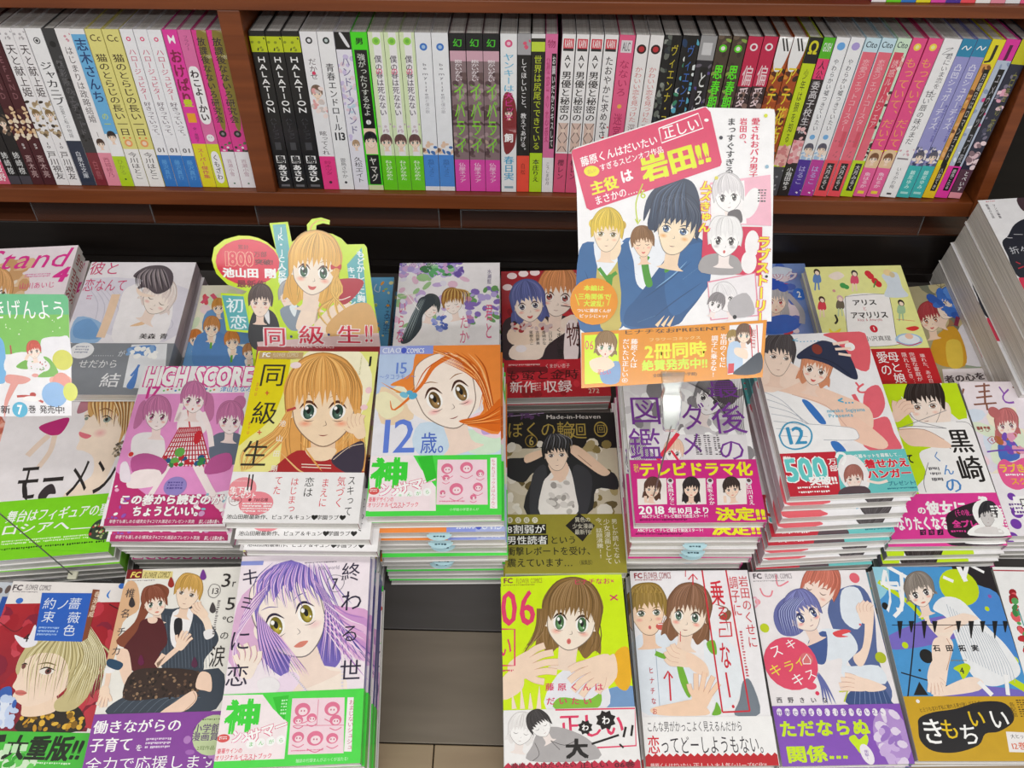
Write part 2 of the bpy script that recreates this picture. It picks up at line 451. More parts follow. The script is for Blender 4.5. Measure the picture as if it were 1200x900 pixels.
def ink_mesh(name, base, arrays):
    """base: list of (box, colour or six colours in face order bottom, top, -y, +y, -x, +x); arrays from Ink.out"""
    V, F, K = [], [], []
    for b, col in base:
        v, f = box_arrays(*b)
        for j, q in enumerate(f):
            c = C(col[j]) if isinstance(col, list) else C(col)
            k = len(V); V += [v[i] for i in q]; F.append((k, k + 1, k + 2)); F.append((k, k + 2, k + 3)); K += [c] * 4
    V = np.array(V, float).reshape(-1, 3); F = np.array(F, int).reshape(-1, 3); K = np.array(K, float).reshape(-1, 3)
    for (v, t, c) in arrays:
        F = np.vstack([F, t + len(V)]); V = np.vstack([V, v]); K = np.vstack([K, c])
    # faces pointing out
    me = bpy.data.meshes.new(name)
    me.vertices.add(len(V)); me.vertices.foreach_set('co', V.astype('f').ravel())
    me.loops.add(len(F) * 3); me.loops.foreach_set('vertex_index', F.astype('i').ravel())
    me.polygons.add(len(F)); me.polygons.foreach_set('loop_start', np.arange(0, len(F) * 3, 3, dtype='i'))
    me.update(calc_edges=True)
    at = me.color_attributes.new('Ink', 'FLOAT_COLOR', 'POINT')
    at.data.foreach_set('color', np.hstack([K, np.ones((len(K), 1))]).astype('f').ravel())
    me.validate()
    return me

# ------------------------------------------------------------------ frame of the sloping display deck
TAU = 0.2596503818
ES = Vector((0, math.cos(TAU), math.sin(TAU)))
EN = Vector((0, -math.sin(TAU), math.cos(TAU)))
DECK = -0.825
def deck_point(x, s, n): return Vector((x, 0, LIFT)) + ES * s + EN * n
def deck_matrix(x, s, n, yaw=0.):
    mt = Matrix.Identity(4); ex = Vector((1, 0, 0))
    for r in range(3): mt[r][0], mt[r][1], mt[r][2] = ex[r], ES[r], EN[r]
    return Matrix.Translation(deck_point(x, s, n)) @ mt @ Matrix.Rotation(yaw, 4, 'Z')

# ------------------------------------------------------------------ printed designs, in millimetres on each face
PLACES = {
 'K': ((0.113, 0.174), -0.663, (-0.0805, 0.3852, 0.0387)),
 'J': ((0.113, 0.174), -0.663, (-0.1967, 0.3758, 0.0152)),
 'I': ((0.113, 0.174), -0.721, (-0.3293, 0.3954, 0.0242)),
 'H': ((0.128, 0.182), -0.76, (-0.4635, 0.3813, 0.1145)),
 'Y': ((0.113, 0.174), -0.77, (-0.581, 0.3783, 0.03)),
 'Q': ((0.113, 0.174), -0.735, (-0.5632, 0.5623, 0.0846)),
 'R': ((0.119, 0.178), -0.745, (-0.4371, 0.5497, 0.0193)),
 'X': ((0.113, 0.174), -0.76, (-0.3132, 0.5334, 0.03)),
 'W': ((0.113, 0.174), -0.77, (-0.2116, 0.5552, 0.03)),
 'S': ((0.113, 0.174), -0.745, (-0.0891, 0.5582, 0.0294)),
 'T': ((0.113, 0.174), -0.772, (0.0262, 0.5727, 0.0493)),
 'V': ((0.113, 0.174), -0.8, (0.2771, 0.6126, 0.03)),
 'U': ((0.113, 0.174), -0.778, (0.3817, 0.5921, 0.0489)),
 'k': ((0.113, 0.174), -0.8, (0.4909, 0.5854, 0.1409)),
 'm': ((0.148, 0.21), -0.69, (0.5743, 0.6036, 0.1055)),
 'L': ((0.113, 0.174), -0.769, (0.0352, 0.3779, 0.0322)),
 'M': ((0.113, 0.174), -0.69, (0.1476, 0.3964, 0.0332)),
 'N': ((0.113, 0.174), -0.688, (0.2799, 0.4257, 0.0742)),
 'O': ((0.113, 0.174), -0.766, (0.3981, 0.4201, 0.0442)),
 'P': ((0.113, 0.174), -0.766, (0.5124, 0.4256, 0.03)),
 'A': ((0.113, 0.174), -0.765, (-0.4146, 0.1826, 0.0026)),
 'B': ((0.113, 0.174), -0.745, (-0.2983, 0.1917, 0.0528)),
 'C': ((0.113, 0.174), -0.721, (-0.1872, 0.1984, 0.0675)),
 'D': ((0.113, 0.174), -0.776, (0.0385, 0.2048, 0.0531)),
 'E': ((0.113, 0.174), -0.795, (0.1598, 0.2195, 0.0331)),
 'F': ((0.113, 0.174), -0.8, (0.276, 0.224, 0.0449)),
 'G': ((0.113, 0.174), -0.797, (0.3933, 0.2298, 0.0259)),
 'Z': ((0.113, 0.174), -0.797, (0.5068, 0.2316, 0.0065)),
 'h': ((0.113, 0.174), -0.79, (-0.5315, 0.19, 0.0)),
}
DESIGNS = {}
DESIGNS['K'] = dict(
 desc='white comic with a large orange-haired face and a green strip',
 bh=56.8,
 flips='nnrrrnnrrnnnn',
 slip=1,
 offs=[(0.002, 0.0), (0.003, -0.004), (0.004, -0.006), (0.004, -0.004), (0.005, -0.003), (0.0045, -0.006), (0.003, -0.002)],
 short='orange-haired face comic with large 12',
 cover=[
('r','e9ecf8',0,0,113,174,{'c2':'f3eef2'}),('p','bcd0f0',[(-39,81),(473,115),(368,566),(0,609)]),('p','f6efd2',[(115,489),(400,369),(329,614),(41,609)]),('p','f3d9b8',[(40,457),(256,607),(348,799),(67,842)]),
('p','cfe3f6',[(411,847),(797,900),(1118,997),(1118,1201),(426,1168)]),('p','d9f0d8',[(797,946),(1078,927),(1118,1133),(861,1152)]),('p','f8d9e4',[(855,784),(1130,716),(1128,997),(918,948)]),
('p','f6efc8',[(-32,602),(85,507),(261,679),(105,796)]),('p','c8a8e0',[(958,902),(1038,880),(1058,950),(978,972)]),('e','f08c3c',82.6,24.3,27.4,33.1),
('p','f08c3c',[(335,107),(437,4),(1133,2),(1149,905),(917,902),(775,829),(977,714),(827,269),(552,239),(389,363),(326,559),(248,460),(122,433),(303,311)]),
('p','fdeee2',[(390,375),(554,290),(784,255),(933,371),(966,594),(895,737),(754,817),(532,837),(367,764),(290,656),(336,559)]),
('f',(63.4,52.7,25.2,-8.3,8.2,30.3),{'cap':0,'iris':'8a6a3a','es':1.45,'blush':'f8b0b0','line':'4a2a20','mouth':'n','t':.1,'skin':'fdeee2'}),('s','e8772c',5.92,[(675,112),(510,238),(394,462),(180,702),(133,605)],{'taper':1}),
('s','c85a18',1.16,[(675,86),(448,263),(353,486)],{'taper':2}),('s','d86a20',1.38,[(567,58),(782,140),(975,347),(936,713)],{'taper':2}),('s','ffb870',1.38,[(568,69),(793,163),(981,387),(954,728)],{'taper':2}),
('s','c85a18',1.37,[(568,79),(804,186),(988,427),(973,743)],{'taper':2}),('s','d86a20',1.36,[(568,90),(815,210),(994,467),(991,757)],{'taper':2}),('s','ffb870',1.36,[(569,100),(826,233),(1000,506),(1010,772)],{'taper':2}),
('s','c85a18',1.35,[(569,110),(837,256),(1007,545),(1028,786)],{'taper':2}),('s','d86a20',1.35,[(569,121),(848,279),(1013,585),(1046,801)],{'taper':2}),('s','ffb870',1.34,[(570,131),(859,302),(1019,623),(1064,815)],{'taper':2}),
('s','c85a18',1.34,[(570,142),(870,325),(1026,662),(1083,829)],{'taper':2}),('s','d86a20',1.33,[(570,152),(880,348),(1032,701),(1101,844)],{'taper':2}),('s','ffb870',1.33,[(571,162),(891,370),(1038,739),(1119,858)],{'taper':2}),
('s','c85a18',1.32,[(571,172),(902,393),(1044,777),(1137,872)],{'taper':2}),('s','d86a20',1.63,[(374,29),(612,111),(869,269),(997,594)],{'taper':2}),('s','ffc080',1.62,[(438,38),(659,130),(890,300),(1009,628)],{'taper':2}),
('s','b85010',1.62,[(503,47),(706,149),(912,331),(1021,662)],{'taper':2}),('s','d86a20',1.61,[(567,56),(753,168),(933,361),(1034,696)],{'taper':2}),('s','ffc080',1.6,[(631,65),(800,186),(954,391),(1046,729)],{'taper':2}),
('s','b85010',1.6,[(696,73),(847,205),(975,422),(1058,763)],{'taper':2}),('s','d86a20',1.59,[(760,82),(894,224),(996,452),(1071,796)],{'taper':2}),('s','ffc080',1.59,[(824,91),(940,242),(1017,482),(1083,829)],{'taper':2}),
('s','b85010',1.58,[(888,100),(987,261),(1038,512),(1095,862)],{'taper':2}),('p','e06c1c',[(755,829),(977,762),(1141,596),(1139,928),(937,890)]),('s','b85010',1.1,[(795,830),(977,797),(1140,669)],{'taper':2}),
('s','ffb060',1.1,[(795,839),(977,811),(1140,717)],{'taper':2}),('s','b85010',1.09,[(796,848),(977,825),(1140,764)],{'taper':2}),('s','ffb060',1.09,[(796,858),(977,840),(1139,811)],{'taper':2}),
('s','b85010',1.09,[(796,867),(978,854),(1139,858)],{'taper':2}),('s','f0a050',1.58,[(351,437),(252,534),(37,407)],{'taper':2}),('s','d87828',1.58,[(352,461),(271,534),(81,442)],{'taper':2}),
('s','f0a050',1.58,[(353,486),(290,534),(125,478)],{'taper':2}),('s','d87828',1.58,[(355,511),(308,535),(168,513)],{'taper':2}),('s','f0a050',1.58,[(356,535),(327,535),(212,548)],{'taper':2}),
('e','7cc4e0',25.3,54.6,4.1,2.9,{'rot':.6}),('e','58b0d8',33.6,55.9,4.1,3.4,{'rot':-.6}),('e','58b0d8',30.3,52.2,2.9,2.5),('r','a9b4e4',0,0,25,9.5),('r','8c9ae0',25,0,50,9.5),('t','dfe6fa','CIAO',11.3,5.1,18.2,6.3,{'bold':.03}),
('e','4a5cc8',22.5,5.3,2.6,3.4),('t','eef2ff','COMICS',33.5,5.7,16.7,5.7,{'bold':.03}),('t','6a8ad8','15',20.5,25.1,13.9,12.7,{'bold':.01}),('t','7a94d8','〜タコラモノ〜',18.3,34.7,33.5,6.5),
('t','6484e0','12',21.1,97.2,38.1,34.5,{'bold':.01}),('t','5070cc','歳。',57.4,104.6,29.9,22.8,{'bold':.01}),],
 band=[
('r','4ee24e',0,117.2,113,174),('p','fbeef2',[(-28,1172),(367,1167),(442,1301),(576,1476),(584,1697),(-6,1689),(15,1468)],{'sm':0}),('t','3fdc3f','神',17.5,133.6,32.2,30.6,{'bold':.06}),
('t','fff','ンメ',20,149.2,21.2,12.8,{'bold':.08,'out':.06,'oc':'e8549a'}),('t','fff','サマー',41,144.7,34.9,11.8,{'bold':.06,'out':.06,'oc':'e0407a','ang':-.28}),
('p','35c835',[(407,1190),(535,1170),(582,1390),(496,1432),(452,1301)],{'sm':0}),('e','e05a5a',5.3,150.7,4.6,3.4),('l','fff',2.2,149,8.3,152,2,5,1),('e','fff',27.5,155.7,3.5,3.8),('t','48c848','ま',27.7,155.7,4.2,4.2),
('e','fff',35.1,154.5,3.5,3.8),('t','48c848','ん',35.3,154.5,4.2,4.2),('e','fff',42.8,153.4,3.5,3.8),('t','48c848','が',43,153.4,4.2,4.2),('e','fff',50.4,152.2,3.5,3.8),('t','48c848','ら',50.6,152.2,4.2,4.2),
('r','fbeaf0',2.5,156,53,169.5),('t','e83c5c','豪華デザインの',12,158.6,21.1,5.1,{'bold':.02}),('t','e83c5c','オリジナルイラストブック',22.3,163.6,43,5,{'bold':.02}),('l','d04060',21.1,165.7,30.6,167.4,1,8,1),
('p','f9dde8',[(582,1215),(1009,1221),(1017,1647),(585,1641)],{'sm':0}),('e','e77a9c',66.7,130.4,5.1,5.1),('e','fbe3ea',67.1,131.5,3.1,2.8),('e','c04a70',65.8,131.3,.5,.8),('e','c04a70',68.3,131.3,.5,.8),
('s','e77a9c',.62,[(619,1377),(670,1401),(720,1373)]),('e','e77a9c',83.3,129.6,5.5,5.5),('e','fbe3ea',83.7,130.7,3.3,3.1),('e','c04a70',82.4,130.5,.5,.8),('e','c04a70',84.9,130.5,.5,.8),
('s','e77a9c',.62,[(780,1375),(835,1400),(889,1370)]),('e','e77a9c',95.1,135.2,3.5,3.5),('e','fbe3ea',95.5,136.3,2.1,2),('e','c04a70',94.2,136.1,.5,.8),('e','c04a70',96.7,136.1,.5,.8),
('s','e77a9c',.61,[(917,1403),(952,1419),(987,1400)]),('e','e77a9c',75,150,5.8,5.8),('e','fbe3ea',75.4,151.1,3.5,3.2),('e','c04a70',74,150.9,.5,.7),('e','c04a70',76.6,150.9,.5,.7),
('s','e77a9c',.6,[(694,1582),(752,1608),(809,1577)]),('e','e77a9c',93.3,148.2,4.2,4.2),('e','fbe3ea',93.7,149.2,2.5,2.3),('e','c04a70',92.3,149,.5,.7),('e','c04a70',94.8,149,.5,.7),
('s','e77a9c',.6,[(891,1542),(934,1561),(976,1538)]),('e','e77a9c',66,139.1,3.1,3.1),('e','fbe3ea',66.4,140.2,1.9,1.7),('e','c04a70',65.1,140,.5,.8),('e','c04a70',67.6,140,.5,.8),
('s','e77a9c',.61,[(630,1436),(662,1450),(692,1433)]),('e','e77a9c',89.5,157.7,2.7,2.7),('e','fbe3ea',89.9,158.7,1.6,1.5),('e','c04a70',88.6,158.5,.5,.7),('e','c04a70',91.1,158.5,.5,.7),
('s','e77a9c',.6,[(869,1614),(896,1626),(923,1612)]),('e','e77a9c',63.5,153,2.3,2.3),('e','fbe3ea',63.9,154.1,1.4,1.3),('e','c04a70',62.6,153.9,.5,.7),('e','c04a70',65.1,153.9,.5,.7),
('s','e77a9c',.6,[(613,1563),(637,1574),(659,1561)]),('l','e77a9c',60.9,160.6,83.9,162.6,1,20,3),('p','fbf4f6',[(1039,1204),(1094,1205),(1097,1684),(1036,1683)],{'sm':0}),
('t','e0406c','ちゃおコミックスはんぶんこ',106.4,144.7,3.5,46,{'vert':1}),('t','d8ffd8','小学館の学習まんが',82.1,168.8,24.7,2.9),],
)
DESIGNS['J'] = dict(
 desc='yellow comic with a blonde girl in a red sailor collar',
 spine='7a2a24',
 bh=47.0,
 offs=[(0.008, -0.009), (0.014, -0.014), (0.01, -0.008), (0.006, -0.006)],
 flips='nnnrrnnrrnnnn',
 short='yellow comic with the blonde girl',
 cover=[
('r','eef08c',0,0,113,174,{'c2':'f6ea9a'}),('p','e8d818',[(-12,47),(304,19),(276,643),(80,926),(-36,950)]),('e','fff8d8',71.6,39.6,39.5,49.8),
('f',(69.2,61.6,27.7,-.2,4.2,32.4),{'hair':'e8a85c','iris':'3c5c50','es':1.15,'L':2.1,'mouth':'n','blush':'f8a080','line':'5a3020','bangs':11,'skin':'fce0c0','st':40,'seed':4}),
('p','b02c30',[(342,1238),(521,1059),(706,1102),(831,1146),(999,1233),(1120,1265),(376,1271)]),('p','40384a',[(831,1146),(973,1010),(1099,975),(1105,1276),(963,1266)]),('s','f6e8d8',.83,[(580,1192),(838,1201)]),
('s','f6e8d8',.83,[(584,1219),(841,1228)]),('s','e8d0b8',.64,[(850,1146),(974,1021),(1090,986)]),('p','fce0c0',[(598,1036),(856,1034),(811,1146),(673,1147)]),('h','e8a85c',4.7,[(382,642),(404,877),(303,1061),(136,1240)],4,0),
('h','e8a85c',4.7,[(386,642),(376,877),(243,1061),(121,1247)],4,1),('h','e8a85c',4.7,[(390,642),(348,878),(184,1062),(107,1254)],4,2),('h','e8a85c',4.7,[(394,642),(319,878),(124,1062),(92,1260)],4,3),
('h','e8a85c',4.7,[(399,642),(291,878),(64,1063),(78,1267)],4,4),('h','eab068',3.5,[(992,637),(993,826),(856,1034)],3,9),('h','eab068',3.5,[(1008,637),(993,826),(916,1033)],3,10),
('h','eab068',3.5,[(1025,637),(993,826),(976,1033)],3,11),('s','e8a85c',1.68,[(501,923),(673,1147),(766,1257)],{'taper':2}),('s','f0c080',1.45,[(362,1060),(548,1237),(611,1269)],{'taper':2}),
('s','d09880',4.22,[(1007,873),(962,857),(922,827)]),('s','fce0c0',3.68,[(1007,873),(962,857),(922,827)]),('p','fce0c0',[(1039,939),(1104,910),(1084,803),(1065,772),(967,807),(980,861)]),
('s','d09880',4.26,[(980,826),(949,777),(946,719)]),('s','fce0c0',3.71,[(980,826),(949,777),(946,719)]),('s','d09880',4.27,[(1008,814),(977,751),(981,682)]),('s','fce0c0',3.72,[(1008,814),(977,751),(981,682)]),
('s','d09880',4.27,[(1035,802),(1013,739),(1023,676)]),('s','fce0c0',3.73,[(1035,802),(1013,739),(1023,676)]),('s','d09880',4.27,[(1063,789),(1051,739),(1064,693)]),('s','fce0c0',3.73,[(1063,789),(1051,739),(1064,693)]),
('s','c04848',2.67,[(370,654),(447,623)]),('e','fbd3da',106.1,61.3,3.3,2.9),('e','fbd3da',108.3,43.1,2.9,3.5),('e','fbe6ea',37.8,16,5.1,3.6),('t','33302a','同',18.2,26.6,24.8,27.2),('t','33302a','級',17.4,67.7,23.5,25.7),
('t','33302a','生',15.9,109,23.8,28),('t','e07050','DOU',6,42.6,2.9,15.8,{'vert':1}),('t','e07050','KYU',6.1,83.4,2.8,14,{'vert':1}),('s','d8503c',.9,[(144,467),(181,467)]),('s','d8503c',.9,[(158,443),(166,492)]),
('s','d8503c',.86,[(142,879),(182,879)]),('s','d8503c',.86,[(158,856),(166,902)]),('t','fff4e8','池',35.3,78.5,6.1,7,{'bold':.02}),('t','fff4e8','山',34.9,94,6,6.9,{'bold':.02}),('t','fff4e8','田',34.7,109,6,6.7,{'bold':.02}),
('t','fff4e8','剛',35.1,123.4,5.9,6.6,{'bold':.02}),('r','c8a878',2,1.5,43,9),('t','fff','FC',8.6,4.4,7.7,4.7,{'bold':.05}),('t','e8dcc0','FLOWER COMICS',26.7,4.3,23.9,4.7),('l','a08858',15.5,8.4,36.8,10,1,20,1),
('t','222','1',105.7,11.1,5.1,11.3,{'bold':.03}),('t','a0a050','FOR KUMU AND KUN',98.1,15.6,1.7,21.9,{'vert':1}),],
 band=[
('r','f7f5f7',0,127,113,174),('e','f49aa4',11.2,143.5,12,11.3),('e','f2909c',25.1,156.5,14.6,11),('t','fff','生下敷',9.8,144,18.4,6,{'bold':.04}),('t','fff','プレゼント',12.6,149.2,23.1,5.5,{'bold':.04}),
('t','7a3040','● 700名様',26.3,153.3,16.9,3.8,{'bold':.03}),('l','fff',13.9,156.1,38.8,165.3,4,18,1),('l','f8d0d4',2.1,135.4,13.8,137.1,1,10,1),
('s','7a3040',.4,[(12,1521),(45,1491),(101,1503),(124,1545),(82,1587),(33,1571),(12,1521)]),('t','7a3040','応募券',7,154.1,7.7,3.4),('s','222',1.22,[(149,1295),(157,1445)]),('s','222',1.22,[(180,1294),(187,1445)]),
('t','222','スキって',103.3,148.7,6.9,38,{'vert':1}),('t','e04858','気づく',94.6,145.3,7.7,29.7,{'vert':1}),('t','e04858','まえに',81,146.1,7.3,27.6,{'vert':1}),('t','222','恋は',67.4,141.1,8.5,19.2,{'vert':1}),
('t','e04858','はじまっ',54.8,148.7,7.3,33.8,{'vert':1}),('t','e04858','てた',40.8,139.6,7,18.4,{'vert':1}),('t','222','池山田剛最新作、ピュア＆キュン♥学園ラブ♥',51.9,168.9,98.6,4.5,{'bold':.02}),],
)
DESIGNS['I'] = dict(
 desc='pink and white comic with three girls, one in a red gingham skirt',
 offs=[(0.004, -0.01), (0.006, -0.008), (0.006, -0.006), (0.004, -0.004)],
 flips='nnrrnnrn',
 short='pink three-girl comic in red gingham',
 cover=[
('r','f6f4f8',0,0,113,174),('p','ee9ad6',[(7,337),(1064,316),(1109,1381),(52,1609),(-18,1000)],{'sm':0}),('p','c8347a',[(9,1193),(341,1427),(1054,1427),(1094,1699),(35,1743)],{'sm':0}),
('t','fff','HIGH SCORE',57.4,12.4,107.4,21.3,{'bold':.07,'out':.09,'oc':'e0489c'}),('t','d83c96','17',14.4,31.5,16.3,13.9,{'bold':.04}),('t','5a9ad8','津山ちなみ',97.3,27.6,31.7,7,{'bold':.03,'out':.03,'oc':'fff'}),
('e','78c878',25.7,29.4,1.1,1.1),('e','e88040',29.3,28.3,1.1,1.1),('e','d03c96',32.9,27.3,1.1,1.1),('e','4888d0',37.3,29.4,1.1,1.1),('e','78c878',40.9,28.4,1.1,1.1),('e','e88040',44.5,27.3,1.1,1.1),
('e','d03c96',48.8,29.4,1.1,1.1),('e','4888d0',52.4,28.4,1.1,1.1),('e','78c878',56,27.3,1.1,1.1),('e','e88040',60.3,29.5,1.1,1.1),('e','d03c96',64,28.4,1.1,1.1),('e','4888d0',67.6,27.3,1.1,1.1),('e','78c878',71.9,29.5,1.1,1.1),
('e','e88040',75.5,28.4,1.1,1.1),('p','c878a8',[(667,311),(757,364),(808,573),(767,650),(693,495)]),('p','c878a8',[(50,469),(105,416),(126,650),(56,726)]),('e','c878a8',102.9,44.3,6.7,9.1),
('p','f6f0f4',[(132,777),(290,777),(387,859),(403,1049),(145,1049),(73,859)]),('p','6a7488',[(893,777),(1064,777),(1166,875),(1176,1097),(897,1097),(826,875)]),
('f',(25.5,58.6,11.2,.7,2.3,12.9),{'hair':'c878a8','iris':'a84880','mouth':'n','st':14,'bangs':7,'skin':'fdeff0','seed':3}),
('f',(97.5,63.8,10.7,.9,1.5,12.3),{'hair':'c878a8','iris':'8a3868','mouth':'n','st':12,'skin':'fdeff0','seed':6}),('p','fdf2f4',[(486,521),(664,521),(734,650),(748,777),(518,777),(469,650)]),
('s','d03040',1.42,[(542,521),(606,727)]),('s','fdeff0',5.19,[(692,547),(798,752),(853,927)]),('s','fdeff0',4.77,[(491,547),(458,650),(469,443)]),
('f',(57.3,40.3,10.5,1.1,1.6,12.1),{'hair':'c878a8','iris':'a84880','mouth':'o','st':14,'skin':'fdeff0','seed':8}),('p','fdeff0',[(468,1049),(533,1049),(446,1334),(383,1519),(331,1519),(414,1288)]),
('p','fdeff0',[(662,1049),(748,1049),(932,1335),(1101,1564),(1017,1564),(847,1335)]),('p','f8eef2',[(505,714),(703,714),(871,1073),(889,1109),(385,1157),(377,1121)],{'sm':0}),('s','c02840',1.13,[(505,714),(385,1140)],{'sm':0}),
('s','c02840',1.13,[(519,714),(421,1140)],{'sm':0}),('s','c02840',1.13,[(533,714),(457,1140)],{'sm':0}),('s','c02840',1.13,[(547,714),(494,1140)],{'sm':0}),('s','c02840',1.13,[(561,714),(530,1140)],{'sm':0}),
('s','c02840',1.13,[(575,714),(566,1140)],{'sm':0}),('s','c02840',1.13,[(589,714),(602,1140)],{'sm':0}),('s','c02840',1.13,[(604,714),(638,1140)],{'sm':0}),('s','c02840',1.13,[(618,714),(674,1140)],{'sm':0}),
('s','c02840',1.13,[(632,714),(710,1141)],{'sm':0}),('s','c02840',1.13,[(646,714),(746,1141)],{'sm':0}),('s','c02840',1.13,[(660,714),(782,1141)],{'sm':0}),('s','c02840',1.13,[(674,714),(818,1141)],{'sm':0}),
('s','c02840',1.13,[(688,714),(854,1141)],{'sm':0}),('s','c02840',1.13,[(703,714),(890,1141)],{'sm':0}),('s','c02840',1.18,[(504,732),(702,712)],{'sm':0}),('s','c02840',1.18,[(488,782),(725,762)],{'sm':0}),
('s','c02840',1.17,[(473,832),(748,812)],{'sm':0}),('s','c02840',1.17,[(457,882),(771,862)],{'sm':0}),('s','c02840',1.16,[(442,931),(794,912)],{'sm':0}),('s','c02840',1.15,[(427,980),(817,961)],{'sm':0}),
('s','c02840',1.15,[(412,1029),(839,1010)],{'sm':0}),('s','c02840',1.14,[(397,1078),(862,1059)],{'sm':0}),('s','c02840',1.14,[(382,1126),(884,1107)],{'sm':0}),
('b',['3a8a4a','c02838','2a5a8a','68b050'],37.9,103.7,89.1,112.1,26,3.2,5),('e','d02838',69.9,82.7,3.5,7.6),('e','68b050',56.3,98.8,4.8,5),('p','c05a9a',[(123,1049),(263,1000),(468,1097),(425,1240),(185,1217)]),
('p','fdeff0',[(180,1193),(412,1181),(425,1334),(156,1358)]),('p','c05a9a',[(877,1049),(1040,1000),(1071,1169),(845,1217)]),('e','fdeff0',10.4,101.2,2.6,3),('e','d83838',10.5,101,2.4,2.5),('e','9a8ad0',59.6,134.6,10.6,10),
('l','5a4a98',52.1,129.9,67,138.4,3,6,1),('p','f4e8f4',[(34,1121),(92,1097),(171,1287),(75,1287)]),('b',['f4b8d8','9a5ac0','fff'],-1.9,133.4,24,169.9,14,2,2),
('b',['f4c8e0','8ac8d8','fff','d8a0d0'],80.3,142.7,113.4,163.2,18,2.6,4),('t','fff','この巻から読むのが',58.9,148,95.1,10.5,{'bold':.06,'out':.05,'oc':'b0246a'}),
('t','fff','ちょうどいい。',58.8,159.6,66.4,10.8,{'bold':.06,'out':.05,'oc':'b0246a'}),('p','b8306e',[(27,1672),(1098,1663),(1105,1721),(36,1747)],{'sm':0}),('t','fff','単巻でも楽しめる!爆笑女子4コマ大満足のプレゼント実施',46.1,169.7,77.3,4),
('t','fff','詳しくは帯の裏へ',98.1,169.9,18.5,4.4,{'bold':.03}),],
 band=[
],
)
